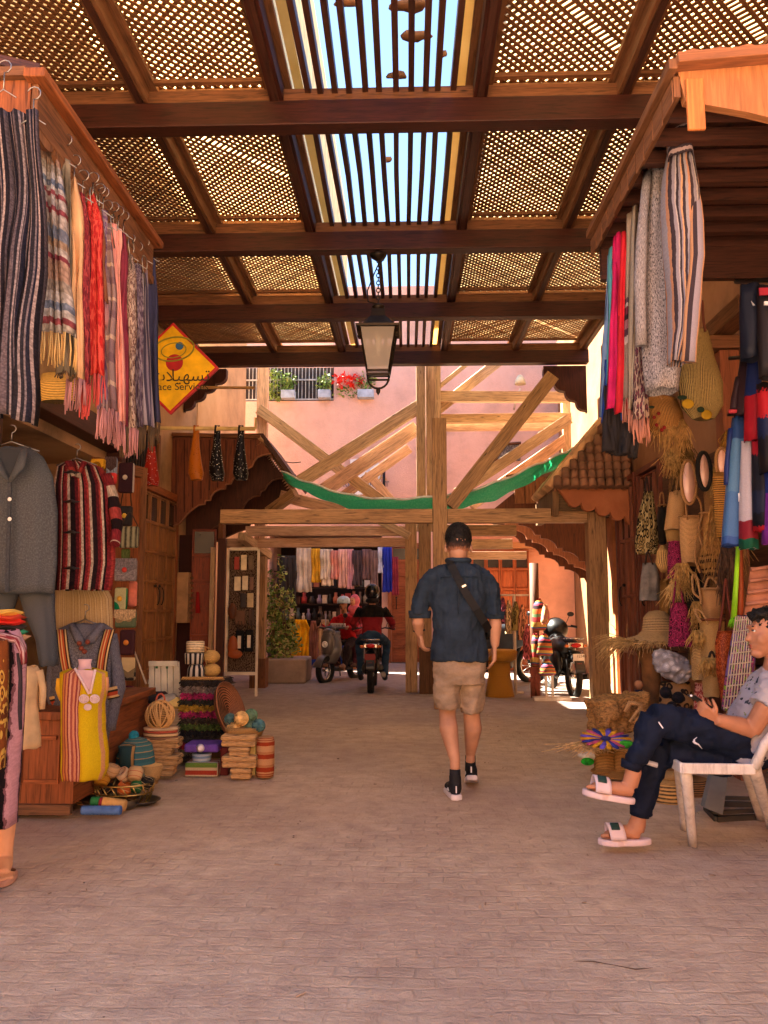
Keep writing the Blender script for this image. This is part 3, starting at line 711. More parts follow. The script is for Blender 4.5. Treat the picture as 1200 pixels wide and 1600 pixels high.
for a, b, ya, yb, w_, mt in (
    ((385, 830), (646, 830), 11.3, 11.3, 15, PINEPK), ((350, 849), (640, 847), 11.6, 11.6, 14, PINEPK),
    ((693, 829), (806, 829), 11.3, 11.3, 17, PINE2), ((693, 851), (800, 850), 11.7, 11.7, 15, PINE), ((690, 868), (822, 868), 12.2, 12.2, 12, PINEPK),
    ((406, 640), (606, 790), 12.9, 12.4, 17, PINE), ((462, 757), (660, 632), 12.2, 12.0, 19, PINE), ((500, 770), (652, 668), 12.5, 12.2, 20, PINEPK),
    ((515, 790), (640, 700), 12.9, 12.6, 12, PINEPK), ((575, 740), (618, 790), 13.2, 13.2, 13, PINEPK),
    ((440, 775), (540, 800), 12.1, 11.8, 18, PINEPK), ((590, 812), (640, 838), 11.15, 11.1, 12, PINE),
    ((682, 620), (888, 621), 12.1, 12.6, 16, PINE), ((684, 655), (890, 652), 12.3, 12.9, 13, PINE), ((684, 668), (880, 666), 12.5, 13.2, 11, PINEPK),
    ((715, 770), (888, 655), 12.3, 12.6, 17, PINE), ((735, 790), (886, 685), 12.7, 13.0, 17, PINEPK),
    ((684, 640), (790, 556), 12.2, 12.6, 16, PINE), ((684, 606), (745, 556), 12.0, 12.2, 7, PINE), ((420, 800), (462, 770), 11.8, 11.6, 14, PINE2)):
    tim(t, 'brace' if abs(a[1]-b[1]) > 8 else 'cross_beam', a, b, ya, yb, w_, mt)
t = T('doorway_post', 'orange timber post and lintel beside the leather goods rack', 'timber frame', (-2.4, 12.3, 0))
m = M(); a_, b_ = at(399, 870, 11.9), at(417, 870, 11.9); m.bx((a_.x, 11.8, 0), (b_.x, 11.98, a_.z)); m.build('post', PINE2, t, bevel=.005)
m = M(); m.beam(at(378, 838, 11.2), at(419, 868, 12.0), .12, .12); m.build('lintel', PINE, t)
m = M(); m.bx((a_.x-.03, 11.76, 0), (b_.x+.03, 12.02, .42)); m.build('plinth', wood('8a5a38', .6, .7), t)
for i, (p0, p1) in enumerate((((418, 700), (470, 722)), ((420, 700), (462, 742)), ((418, 706), (452, 745)))):
    q = [at(p0[0], p0[1], 13)+(at(p1[0], p1[1], 12.6)-at(p0[0], p0[1], 13))*f-Z_*.1*math.sin(PI*f) for f in [k/8 for k in range(9)]]
    tag((lambda m: (m.tube(q, .008, 5), m)[1])(M()).build('cable', IRON), 'thin dark cable across the pink wall, '+('topmost', 'middle one', 'lowest')[i]+' of three from the left pine post', 'cable', 'cables on the left pine post')

# ---------------------------------------------------------------- green netting
GN = NT('netting', .7, .2); vv = GN.coord('UV', (60, 4, 1)); nzz = GN.noise(vv, 3, 5, .7)
GN.bump(nzz, .6, .02); GREEN = GN.out(GN.ramp(nzz, [(.3, '3cb083'), (.5, '6cd8ae'), (.7, 'b8f0da')]))
tbn = GN.n('BsdfTranslucent'); GN.set(tbn.inputs[0], srgb('70e0b8')); mxn = GN.n('MixShader'); mxn.inputs[0].default_value = .55; GN.t.links.new(GN.b.outputs[0], mxn.inputs[1]); GN.t.links.new(tbn.outputs[0], mxn.inputs[2]); GN.t.links.new(mxn.outputs[0], GN.t.nodes['Material Output'].inputs[0])
m = M(); ctl = [(440, 742, 10.9, 8), (480, 760, 10.6, 11), (540, 781, 10.2, 15), (600, 789, 9.9, 15), (660, 788, 9.75, 16), (720, 781, 9.72, 16), (780, 764, 9.8, 20), (840, 735, 10.0, 17), (880, 715, 10.3, 12), (900, 702, 10.5, 4)]
def netf(u, v):
    f = u*(len(ctl)-1); i = min(int(f), len(ctl)-2); g = f-i
    x, y, Y, h = [ctl[i][k]*(1-g)+ctl[i+1][k]*g for k in range(4)]
    p = at(x, y-h*.5+h*v, Y); p.y += .04*math.sin(v*7+u*9)+.4*v; p.z += .012*math.sin(u*60+v*9); return p
m.grid(netf, 110, 14); tag(m.build('green_netting', GREEN, solid=.003), 'gathered green shade netting slung across the lane above the pine beam', 'netting')
m = M(); m.tube([netf(u/40, 0)+Z_*.012 for u in range(41)], .014, 5); tag(m.build('net_rope', plain('cfd8cf')), 'pale rope along the top edge of the green netting', 'rope')

# ---------------------------------------------------------------- hanging lantern
def lantern():
    c = at(591, 547, 7.55); Y = 7.55; k = Y/F; zc = lambda py: at(591, py, Y).z; x = c.x
    t = T('hanging_lantern', 'old black iron street lantern hanging from the second roof beam', 'lantern', (x, Y, zc(615)))
    sq = lambda m, prof: m.lathe([(r*1.414, z) for r, z in prof], (x, Y, 0), 4, rot=Matrix.Rotation(PI/4, 3, 'Z'))
    LM = metal('30271f', .5, .7)
    m = M(); m.smooth = False; sq(m, [(34*k, zc(519)), (35*k, zc(516)), (26*k, zc(514)), (12*k, zc(497)), (10*k, zc(485)), (7*k, zc(484))]); 
    m.sm = [False]*len(m.sm); m.build('roof_hood', LM, t)
    m = M(); m.lathe([(6*k, zc(486)), (11*k, zc(480)), (10*k, zc(478)), (1e-4, zc(474))], (x, Y, 0), 12); m.build('finial_cap', LM, t)
    m = M(); m.sm = []
    for sx in (-1, 1):
        for sy in (-1, 1):
            m.beam((x+sx*29*k, Y+sy*29*k, zc(517)), (x+sx*17*k, Y+sy*17*k, zc(586)), .014, .014)
    for z, r in ((zc(517), 30), (zc(583), 17.5), (zc(589), 17)):
        for sx in (-1, 1):
            m.beam((x-r*k, Y+sx*r*k, z), (x+r*k, Y+sx*r*k, z), .016, .018); m.beam((x+sx*r*k, Y-r*k, z), (x+sx*r*k, Y+r*k, z), .016, .018)
    for sx in (-1, 1): m.bx((x+sx*26*k-.02, Y-.03, zc(526)), (x+sx*37*k*.9, Y+.03, zc(518)))
    m.build('frame', LM, t)
    m = M(); sq(m, [(15.5*k, zc(584)), (27*k, zc(519))]); m.sm = [False]*len(m.sm); m.build('glass', glassy((.62, .6, .58), .3, .6), t)
    m = M(); m.lathe([(.03, zc(524)), (.035, zc(540)), (.02, zc(552)), (1e-4, zc(556))], (x, Y, 0), 10); m.build('bulb', plain('efe6d2', .4), t)
    m = M(); m.tube([(x+17*k*math.cos(a_), Y, zc(590)-18*k*math.sin(a_)) for a_ in [i*PI/10 for i in range(11)]], .011, 6); m.lathe([(.006, zc(606)), (.022, zc(609)), (.02, zc(613)), (1e-4, zc(618))], (x, Y, 0), 10); m.build('scroll', LM, t)
    m = M(); zt = ZB-.003
    for i in range(14):
        z = zc(474)+(zt-zc(474))*(i+.5)/14; h = (zt-zc(474))/14*.62
        m.tube([(x+(.018*math.cos(a_) if i % 2 else 0), Y+(0 if i % 2 else .018*math.cos(a_)), z+h*math.sin(a_)) for a_ in [j*2*PI/8 for j in range(9)]], .006, 5)
    m.build('chain', LM, t)
    m = M(); m.lathe([(.02, zc(408)), (.075, zc(402)), (.085, zc(398)), (.03, zc(396)), (.02, zc(388))], (x+.0, Y, 0), 10); m.build('hook_plate', LM, t)
    m = M(); m.tube([(x-.02, Y, zc(474)), (x-.1, Y+.02, zc(470)), (x-.11, Y+.04, zc(452)), (x-.06, Y+.06, zc(430)), (x, Y+.1, zc(405)), (x+.05, Y+.2, ZB)], .007, 5); m.build('wire', LM, t)
lantern()

# ---------------------------------------------------------------- diamond sign
def text(name, body, loc, size, rot, mt, parent, ext=.002, sx=1):
    cu = bpy.data.curves.new(name, 'FONT'); cu.body = body; cu.size = size; cu.extrude = ext; cu.align_x = 'CENTER'; cu.align_y = 'CENTER'
    tmp = bpy.data.objects.new('t', cu); COL.objects.link(tmp); bpy.context.view_layer.update()
    me = bpy.data.meshes.new_from_object(tmp.evaluated_get(bpy.context.evaluated_depsgraph_get())); bpy.data.objects.remove(tmp)
    me.materials.clear(); me.materials.append(mt); o = bpy.data.objects.new(name, me)
    o.location = Vector(loc)-(WL[parent.name] if parent else Vector((0, 0, 0))); o.rotation_euler = rot; o.scale = (sx, 1, 1); COL.objects.link(o); o.parent = parent; return o
def sign():
    Y = 8.2; c = at(268, 575, Y); R_ = 77*Y/F; t = T('shop_sign', 'yellow diamond sign with red border and blue and red dots on the left wall', 'sign', c-Z_*R_)
    m = M(); m.prism([c+Vector((R_*math.sin(a_), 0, R_*math.cos(a_))) for a_ in (0, PI/2, PI, 3*PI/2)], (0, .05, 0)); m.build('border', plain('b3202a', .4), t, bevel=.01)
    m = M(); r = R_*.92; m.prism([c+Vector((r*math.sin(a_), -.006, r*math.cos(a_))) for a_ in (0, PI/2, PI, 3*PI/2)], (0, .005, 0)); f = m.build('face', plain('e2b418', .45), t)
    disc = lambda nm, x, y, rad, col: (lambda m: (m.lathe([(rad*Y/F, 0), (rad*Y/F, .004)], at(x, y, Y)+Vector((0, -.008, 0)), 24, rot=Matrix.Rotation(PI/2, 3, 'X')), m.build(nm, plain(col, .4), f))[1])(M())
    disc('red_dot', 273, 567, 14, 'a3202a'); disc('blue_dot', 281, 541, 6.5, '2c5a8c'); disc('yellow_dot', 243, 545, 7, 'd8c020')
    m = M()
    for cx_, cy_, rx0, ry0, rr in ((272, 546, 33, 21, .009), (272, 548, 20, 13, .006)):
        m.tube([at(cx_+rx0*math.cos(a_)*.95+ry0*.2*math.sin(a_), cy_+ry0*math.sin(a_)*.85-rx0*.18*math.cos(a_), Y)-Y_*.012 for a_ in [i*2*PI/36 for i in range(37)]], rr, 5)
    m.build('orbit_ring', plain('8a8a30', .5), f)
    dk = plain('3a3520', .5)
    text('lettering', '\uFE95\uFEFC\uFEF4\uFEEC\uFEB4\uFE97', at(281, 588, Y)-Y_*.012, .18, (PI/2, 0, 0), dk, f); text('lettering', 'Space Services', at(279, 605, Y)-Y_*.012, .11, (PI/2, 0, math.radians(0)), dk, f)
    m = M(); m.tube([(-3.3, Y+.08, c.z+.15), (c.x, Y+.08, c.z+.15)], .02, 6); m.tube([(-3.3, Y+.08, c.z-.2), (c.x, Y+.08, c.z-.2)], .02, 6); m.build('bracket_arm', IRON, t)
sign()

# ---------------------------------------------------------------- far shop and doors in the pink house
def far_shop():
    Y = 16.9
    t = T('far_stall', 'dark shop opening crammed with small goods at the end of the lane', 'shop', (-1.7, 17.6, 0))
    x0, x1 = -2.94, -.56
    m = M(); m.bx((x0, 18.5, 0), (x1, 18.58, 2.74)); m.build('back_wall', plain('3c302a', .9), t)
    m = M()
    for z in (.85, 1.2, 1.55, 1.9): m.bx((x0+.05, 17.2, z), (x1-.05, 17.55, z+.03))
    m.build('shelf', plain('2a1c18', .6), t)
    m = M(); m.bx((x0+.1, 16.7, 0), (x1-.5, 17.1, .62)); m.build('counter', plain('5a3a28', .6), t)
    random.seed(11); cols = ['9a8f80', 'c9b8a0', '6b5a50', '3f3f44', 'b06a50', '5f6f70', '8a7f9a', 'd8d0c4', '4a3228', 'a03c3c', '2f4a5a', '7d6a3a', '1f1f22', '33302f', '26282c', '3c3430']
    NM_ = 'grey sand taupe charcoal rust teal lilac ivory brown crimson navy olive black dark slate umber'.split()
    for k, z in enumerate((.88, 1.23, 1.58, 1.93)):
        x = x0+.12
        while x < x1-.15:
            w_ = random.uniform(.07, .15); h = random.uniform(.14, .3); m = M(); cc_ = random.choice(cols); tp = random.random()
            if tp < .5: m.bx((x, 17.22, z+.001), (x+w_, 17.32, z+h))
            else: m.lathe([(w_*.45, z+.001), (w_*.5, z+h*.5), (w_*.25, z+h*.7), (w_*.3, z+h)], (x+w_/2, 17.27, 0), 8)
            tag(m.build('trinket', plain(cc_, .5)), NM_[cols.index(cc_)]+(' boxy' if tp < .5 else ' bottle shaped')+' souvenir on the '+('lowest', 'second lowest', 'third', 'top')[k]+' shelf of the far shop, '+('left end', 'left half', 'middle', 'right half', 'right end')[int((x-x0)/(x1-x0)*4.99)], 'souvenir', 'souvenirs on the shelves of the far shop')
            x += w_+random.uniform(.005, .03)
far_shop()
def cloth(name, lab, cat, L, R, Y, mt, folds=4, amp=.02, nu=None, nv=14, group=None, solid=.006, fringe=None, parent=None, seed=0, yfun=None, fmt=None, spread=1.):
    """hanging cloth: L and R are left and right edges as photo points, Y its distance"""
    nu = nu or max(8, folds*7); rnd = random.Random(seed+len(name)*3); ph = rnd.uniform(0, 6)
    def edge(E, v):
        f = v*(len(E)-1); i = min(int(f), len(E)-2); g = f-i; return E[i][0]*(1-g)+E[i+1][0]*g, E[i][1]*(1-g)+E[i+1][1]*g
    def fn(u, v):
        a, b = edge(L, v), edge(R, v); d = Y+(yfun(u, v) if yfun else 0)
        p = at(a[0]*(1-u)+b[0]*u, a[1]*(1-u)+b[1]*u, d)
        k = amp*(.45+.55*v*spread)
        w_ = math.sin(2*PI*folds*u+ph+1.2*math.sin(v*2.3+u*3+ph))*.7+.45*math.sin(2*PI*folds*2.3*u+v*3+ph*2)
        nq = noise.noise(Vector((u*2.2+seed*3.1, v*2.7+ph, seed*1.7))); p.y += amp*1.6*nq; p.x += amp*.5*nq*v; p.z += .012*noise.noise(Vector((u*5, seed, ph)))*v
        p.y += k*w_; p.x += k*.35*math.cos(2*PI*folds*u+ph); p.z += .004*math.sin(u*17+ph)*v
        return p
    m = M(); m.grid(fn, nu, nv); o = m.build(name, mt, parent, solid=solid)
    if parent is None: tag(o, lab, cat, group)
    if fringe:
        fl, fm = fringe; g = M(); n = int(nu*1.6)
        for i in range(n):
            u = (i+.5)/n; p = fn(u, 1.); q = p+Vector((rnd.uniform(-.012, .012), rnd.uniform(-.01, .01), -fl*rnd.uniform(.75, 1.1))); md_ = (p+q)/2+Vector((rnd.uniform(-.006, .006), 0, 0))
            g.tube([p, md_, q], [.0035, .0045, .003], 4)
        g.build('fringe', fm, o)
    return o
G_ = 'scarves hung across the front of the far shop'
far = [(463, 486, 855, 925, 'c9bfae', 'pale grey'), (486, 500, 857, 910, 'd9a72c', 'mustard yellow'), (500, 512, 858, 905, 'cfc4b0', 'cream'), (502, 520, 858, 915, 'd8c9b4', 'ivory'), (516, 530, 860, 905, 'd78f80', 'salmon'), (528, 542, 858, 918, 'd3a698', 'dusty pink'), (542, 552, 858, 920, 'cf9aa0', 'rose'),
       (550, 565, 860, 915, '4d4044', 'charcoal'), (565, 580, 858, 905, '6a5352', 'brown grey'), (578, 590, 860, 920, '7c6664', 'taupe'), (590, 600, 855, 895, 'c9d2e6', 'white'), (597, 612, 855, 925, '1d2f9e', 'royal blue'), (612, 622, 870, 930, '8a3040', 'wine red'), (440, 462, 868, 950, '33302f', 'black pleated')]
for i, (a, b, c, d, col, nm) in enumerate(far):
    cloth('scarf', nm+' scarf hanging at the front of the far shop', 'scarf', [(a, c), (a, d)], [(b, c), (b, d)], 16.3-.02*(i % 3), plain(col, .9), 3, .03, group=G_)
m = M(); m.tube([at(436, 854, 16.3), at(626, 854, 16.3)], .02, 6); tag(m.build('scarf_rail', IRON), 'thin rail carrying the scarves of the far shop', 'rail')
# clothes stands in front of the far shop
for i, (cx_, y0_, y1_, wd, Y, col, lb_, lb2) in enumerate(((470, 968, 1035, 17, 15.2, 'e6a80e', 'bright yellow dress on a stand behind the leafy planter', 'dress'), (490, 970, 1030, 7, 15.0, '8a5a48', 'brown long top on the stand between yellow and beige dresses', 'dress'), (508, 968, 1035, 11, 14.8, 'a98a66', 'beige tunic hanging on a hooped stand left of the scooter', 'tunic'))):
    cloth('hanging_dress', lb_, lb2, [(cx_-wd*.5, y0_), (cx_-wd, y0_+20), (cx_-wd*.9, y1_)], [(cx_+wd*.5, y0_), (cx_+wd, y0_+20), (cx_+wd*.8, y1_)], Y, plain(col, .9), 4, .035, solid=.01)
t = T('clothes_stand', 'hooped metal foot stand under the beige tunic left of the scooter', 'stand', gnd(508, 1056))
g_ = gnd(508, 1056); m = M(); m.tube([g_, g_+Z_*1.05], .012, 6); m.tube([g_+Vector((.26*math.cos(a_), 0, .3*math.sin(a_))) for a_ in [i*PI/12 for i in range(13)]], .014, 6); m.build('frame', metal('8a8078', .4), t)
t = T('blue_counter', 'blue cloth covered table behind the clothes stands', 'table', (-1.7, 15.6, 0))
m = M(); a_, b_ = atz(462, 0, 15.6), atz(545, 0, 15.6); m.bx((a_.x, 15.6, 0), (b_.x, 16.1, .55)); m.build('cloth_cover', plain('1f3f8a', .8), t, bevel=.02)
m = M(); m.bx((a_.x-.02, 15.58, .56), (b_.x+.02, 16.12, .6)); m.build('tabletop', plain('8f7a64'), t)

t = T('shop_door', 'single orange wooden door in the pink wall right of the far shop', 'door', (.05, 16.9, 0))
a_, b_ = atz(612, 0, 16.95), atz(636, 0, 16.95); door_leaf(t, Vector((a_.x, 16.97, .02)), X_, -Y_, b_.x-a_.x+.35, 2.4, 2, 8, wood('b0653c', .7, .6), handle=.1)
m = M(); m.bx((a_.x-.08, 16.9, 0), (a_.x-.005, 16.995, 2.5)); m.bx((a_.x-.005, 16.9, 2.43), (b_.x+.4, 16.995, 2.5)); m.build('door_frame', wood('c27a50', .7, .6), t)
t = T('double_door', 'wide orange panelled doors with four small windows behind the walking man', 'door', (2.2, 14.8, 0))
a_, b_ = atz(738, 0, 14.95), atz(828, 0, 14.95); 
for k in range(4): w_ = (b_.x-a_.x)/4; door_leaf(t, Vector((a_.x+k*w_, 14.97, .02)), X_, -Y_, w_-.01, 2.2, 1, 6, wood('cc6b38', .75, .55))
m = M(); m.bx((a_.x-.3, 14.99, 0), (3.09, 15.3, 2.9)); m.build('surround', plaster('e0a184', stain=.1), t)
m = M(); m.bx((a_.x-.32, 14.85, 2.24), (3.0, 14.985, 2.36)); m.build('lintel', wood('e09a62', .8, .6), t)

# planted box and creeper
t = T('stone_planter', 'rough concrete planter block with a leafy shrub left of the scooter', 'planter', gnd(440, 1068))
a_, b_ = gnd(411, 1068), gnd(455, 1068); m = M(); m.bx((a_.x, a_.y, 0), (b_.x+.22, a_.y+.8, .37)); m.build('trough', plaster('a89484', 'b8a494', bump=1.), t, bevel=.03)
def leaves(c, r, n, s, seed, mats, zb=1.):
    rnd = random.Random(seed); m = M()
    for i in range(n):
        while True:
            q = Vector((rnd.uniform(-1, 1), rnd.uniform(-1, 1), rnd.uniform(-1, 1)))
            if q.length < 1 and q.length > rnd.random()*.7: break
        p = Vector(c)+Vector((q.x*r[0], q.y*r[1], q.z*r[2])); d = Vector((rnd.gauss(0, 1), rnd.gauss(0, 1), rnd.gauss(0, .8))).normalized(); e = d.cross(Vector((rnd.gauss(0, 1), rnd.gauss(0, 1), rnd.gauss(0, 1)))).normalized(); L = s*rnd.uniform(.6, 1.4)
        b = len(m.v); m.v += [p, p+d*L*.5+e*L*.25, p+d*L, p+d*L*.5-e*L*.25]; m.mat(rnd.randrange(len(mats))); m.face((b, b+1, b+2, b+3), ((0, 0), (1, 0), (1, 1), (0, 1)))
    return m
LF = [plain('6f8a3a', .6), plain('8fa050', .6), plain('4f6a2c', .6), plain('b0a868', .6)]
t2 = T('shrub', 'tall leafy flowering shrub climbing from the concrete planter', 'shrub', gnd(436, 1060)+Z_*.37)
c0 = at(436, 985, 12.9); c1 = at(428, 925, 12.9); mm = M()
for k, (x, y, rx, rz, n) in enumerate(((434, 1015, .3, .24, 420), (424, 975, .2, .3, 330), (446, 985, .22, .3, 330), (430, 935, .14, .3, 220), (420, 915, .07, .3, 90), (452, 940, .1, .25, 110), (440, 890, .05, .25, 50), (458, 1005, .12, .2, 120))):
    q_ = leaves(at(x, y, 12.8+.1*(k % 3)), (rx, .2, rz), n, .07, 5+k, LF); b_ = len(mm.v); mm.v += q_.v; mm.f += [tuple(i+b_ for i in f) for f in q_.f]; mm.uv += q_.uv; mm.mi += q_.mi; mm.sm += q_.sm
mm.build('foliage', LF, t2)
m = M(); 
for k in range(5): rr = random.Random(k); m.tube([gnd(436, 1060)+Z_*.38+X_*(.05*k-.1), c0+Vector((rr.uniform(-.15, .15), 0, -.2)), c1+Vector((rr.uniform(-.15, .15), 0, rr.uniform(0, .4)))], [.018, .012, .005], 6)
m.build('stem', plain('6a5038'), t2)

# balcony on the pink house
t = T('balcony_rail', 'dark balcony railing with white bars along the top of the pink house', 'railing', (-2.9, 17.1, 5.62))
m = M(); 
for k in range(46): x = -5.2+k*.078; m.bx((x, 17.08, 5.66), (x+.014, 17.094, 6.6))
for z in (5.66, 6.1, 6.6): m.bx((-5.25, 17.07, z), (-1.6, 17.105, z+.03))
m.build('bar', plain('b8b4b0', .5), t)
m = M(); m.bx((-5.25, 17.12, 5.63), (-1.6, 17.14, 6.4)); m.build('screen', plain('3a3230', .9), t)
for i, (px, wd) in enumerate(((452, 22), (508, 20), (572, 26))):
    a_ = at(px, 595, 17.0); t = T('balcony_planter', ['pale blue planter box at the left end of the balcony', 'middle pale blue planter box on the balcony edge', 'pale blue planter box beside the lantern on the balcony edge'][i], 'planter', (a_.x, 16.9, 5.63), 'planter boxes along the balcony')
    w_ = wd*17/F/2; m = M(); m.bx((a_.x-w_, 16.8, 5.64), (a_.x+w_, 17.02, 5.82)); m.build('box', plain('a9b6c4', .6), t, bevel=.01)
    leaves((a_.x, 16.92, 6.0), (w_*1.2, .15, .22), 160, .08, i, LF[:3]).build('foliage', LF[:3], t)
t = T('balcony_shrub', 'bright green bush at the left end of the balcony', 'shrub', (at(432, 590, 17).x, 16.95, 5.65)); leaves((at(432, 580, 17).x, 17., 5.95), (.25, .15, .4), 300, .09, 9, LF[:2]).build('foliage', LF[:2], t)
t = T('balcony_flowers', 'vivid red flowers over the balcony edge left of the lantern', 'flowers', (at(545, 590, 17).x, 16.95, 5.75)); leaves((at(545, 573, 17).x, 16.95, 6.05), (.35, .15, .15), 260, .09, 10, [plain('e0301c', .6)]).build('blossom', plain('e0301c', .6), t)
leaves((at(545, 590, 17).x, 17., 5.8), (.3, .12, .15), 120, .08, 12, LF[:3]).build('foliage', LF[:3], t)
# restaurant banner on the pink wall
t = T('restaurant_banner', 'white restaurant banner on the pink wall behind the crossed braces', 'banner', at(578, 765, 16.9))
a_, b_ = at(545, 775, 16.9), at(597, 715, 16.9); m = M(); m.prism([at(547, 718, 16.9), at(590, 712, 16.9), at(597, 768, 16.9), at(548, 775, 16.9)], (0, .04, 0)); m.build('panel', plain('dfe3ea', .5), t)
m = M(); m.tube([at(600, 735, 16.85), at(600, 780, 16.85)], .03, 6); m.build('side_pole', IRON, t)
text('lettering', 'AFIA', at(585, 745, 16.9)-Y_*.006, .26, (PI/2, 0, 0), plain('c9a05a'), t); text('lettering', 'RESTAURANT', at(572, 757, 16.9)-Y_*.006, .16, (PI/2, 0, 0), plain('5a6070'), t)
t = T('wall_window', 'small dark window in the pink wall between the right braces', 'window', at(795, 715, 16.98))
m = M(); m.prism([at(776, 720, 16.98), at(776, 706, 16.98), at(785, 696, 16.98), at(813, 694, 16.98), at(813, 720, 16.98)], (0, -.03, 0)); m.build('pane', printed(('77706c', '55504e', '8d8680'), 30), t)
m = M(); m.tube([at(775, 722, 16.93), at(775, 706, 16.93), at(785, 694, 16.93), at(814, 692, 16.93)], .03, 4); m.build('frame', wood('8a5a3c'), t)
t = T('wall_lamp', 'cream bell shaped lamp on a bent pole in front of the pink wall', 'lamp', at(812, 645, 16.6))
m = M(); m.lathe([(.12, at(0, 607, 16.6).z), (.1, at(0, 600, 16.6).z), (.05, at(0, 594, 16.6).z), (.01, at(0, 592, 16.6).z)], (at(813, 600, 16.6).x, 16.6, 0), 14); m.build('shade', plain('d9cfa8'), t)
m = M(); m.tube([at(813, 607, 16.6), at(806, 625, 16.7), at(803, 640, 16.9)], .02, 6); m.build('arm', plain('d9cfc0'), t)

# second left shop: red door leaves, leather goods rack
t = T('market_stall', 'dark interior and open red shutter of the second left shop', 'stall', (-3, 11.6, 0))
a_ = at(312, 1000, 11.5)
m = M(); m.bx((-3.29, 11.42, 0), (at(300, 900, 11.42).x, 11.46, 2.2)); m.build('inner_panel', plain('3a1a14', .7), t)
door_leaf(t, Vector((at(300, 900, 11.3).x, 11.3, .02)), Vector((1, .12, 0)).normalized(), Vector((.12, -1, 0)).normalized(), .33, 2.25, 1, 6, wood('a8481e', .7, .45), name='door_leaf')
m = M(); xx = at(341, 900, 11.2).x; m.bx((xx, 11.15, 0), (xx+.07, 11.3, 2.35)); m.build('jamb', MIDWOOD, t)
m = M(); xx = at(331, 900, 11.2).x; m.bx((xx, 11.1, .5), (xx+.06, 11.13, 2.0)); m.build('edge_plank', PINE, t)
t = T('goods_rack', 'white edged rack of wallets and small leather bags beside the timber post', 'rack', gnd(380, 1080))
Y = 10.75; a_, b_ = at(357, 900, Y), at(404, 900, Y)
m = M(); zt = at(380, 858, Y).z; zb_ = at(380, 1052, Y).z
m.bx((a_.x, Y, zb_), (b_.x, Y+.03, zt)); m.build('back_board', printed(('4a3a30', '8a7460', '3a2a22'), 40, stretch=(1, 2)), t)
m = M()
for x in (a_.x-.015, b_.x-.015): m.bx((x, Y-.04, 0), (x+.03, Y-.01, zt))
for z in (zt, zb_): m.bx((a_.x+.018, Y-.05, z-.02), (b_.x-.018, Y-.01, z+.02))
m.build('frame', plain('d8ccb8', .5), t)
m = M(); m.bx((at(342, 900, Y).x, Y-.1, 0), (at(354, 900, Y).x, Y-.02, at(342, 842, Y).z)); m.build('door_edge', wood('5a2c1e', .6, .5), t, bevel=.006)
random.seed(5)
for i, (x, y, w_, h, col, lb_) in enumerate(((370, 880, 8, 20, 'a04038', 'red wallet in the top row of the rack'), (381, 879, 9, 24, 'dccfae', 'tall cream wallet in the top row of the rack'), (392, 879, 8, 22, '6a5a48', 'brown wallet at the right of the top row of the rack'), (361, 880, 5, 18, '5a3a2a', 'dark narrow wallet at the left of the top row of the rack'),
        (371, 912, 10, 22, 'e0d2b0', 'left cream purse in the second row of the rack'), (383, 911, 9, 22, 'e6d8b8', 'right cream purse in the second row of the rack'), (393, 912, 6, 20, '7a5a4a', 'brown purse in the second row of the rack'), (380, 938, 9, 22, '3a3434', 'black wallet in the third row of the rack'), (391, 938, 10, 22, 'cdb890', 'gold wallet in the third row of the rack'),
        (375, 965, 16, 22, '6a4a38', 'brown woven purse in the fourth row of the rack'), (393, 965, 8, 24, '4a3a34', 'dark purse at the right of the fourth row of the rack'))):
    p = at(x, y, Y-.06); m = M(); m.bx((p.x-w_*Y/F/2, Y-.07, p.z-h*Y/F/2), (p.x+w_*Y/F/2, Y-.045, p.z+h*Y/F/2)); tag(m.build('wallet', plain(col, .5), bevel=.008), lb_, 'wallet', 'wallets and purses on the white rack')

for i, (x0, x1, y0, y1, col, lab) in enumerate(((368, 381, 985, 1019, '1c1c20', 'left black tote with a white picture panel on the rack'), (383, 396, 984, 1018, '1e1c1e', 'right black tote with a white arch picture on the rack'))):
    t = T('black_tote', lab, 'bag', at((x0+x1)/2, y1, 10.6), 'black totes on the rack'); p, q = at(x0, y1, 10.62), at(x1, y0, 10.62); m = M(); m.bx((p.x, 10.6, p.z), (q.x, 10.65, q.z)); m.build('sack', cloth_mat(col), t, bevel=.01)
    m = M(); m.bx((p.x+.03, 10.59, p.z+.05), (q.x-.03, 10.598, q.z-.07)); m.build('picture_panel', plain('d8ccb8'), t); m = M(); c = (p+q)/2; m.tube([Vector((p.x+.02, 10.61, q.z)), Vector((p.x+.03, 10.61, q.z+.12)), Vector((q.x-.03, 10.61, q.z+.12)), Vector((q.x-.02, 10.61, q.z))], .005, 5); m.build('handle', plain('2a2624'), t)
m = M(); m.ell(at(364, 1010, 10.6), (.07, .05, .14)); m.ell(at(367, 1022, 10.58), (.1, .05, .06)); tag(m.build('leather_pouch', plain('9c5028', .5)), 'soft brown leather pouch hanging at the lower left of the rack', 'bag')
tag((lambda m: (m.ell(at(363, 955, 10.62), (.06, .04, .11)), m)[1])(M()).build('leather_pouch', plain('5a3420', .5)), 'dark brown leather pouch on the left edge of the rack above the totes', 'bag')
m = M(); p, q = at(331, 940, 11.0), at(337, 960, 11.0); m.tube([at(309, 925, 11.1), at(309, 958, 11.1)], [.02, .035], 8); tag(m.build('red_tassel', plain('a01c1c')), 'red cloth hanging from a paper tag on the open red door leaf', 'cloth')
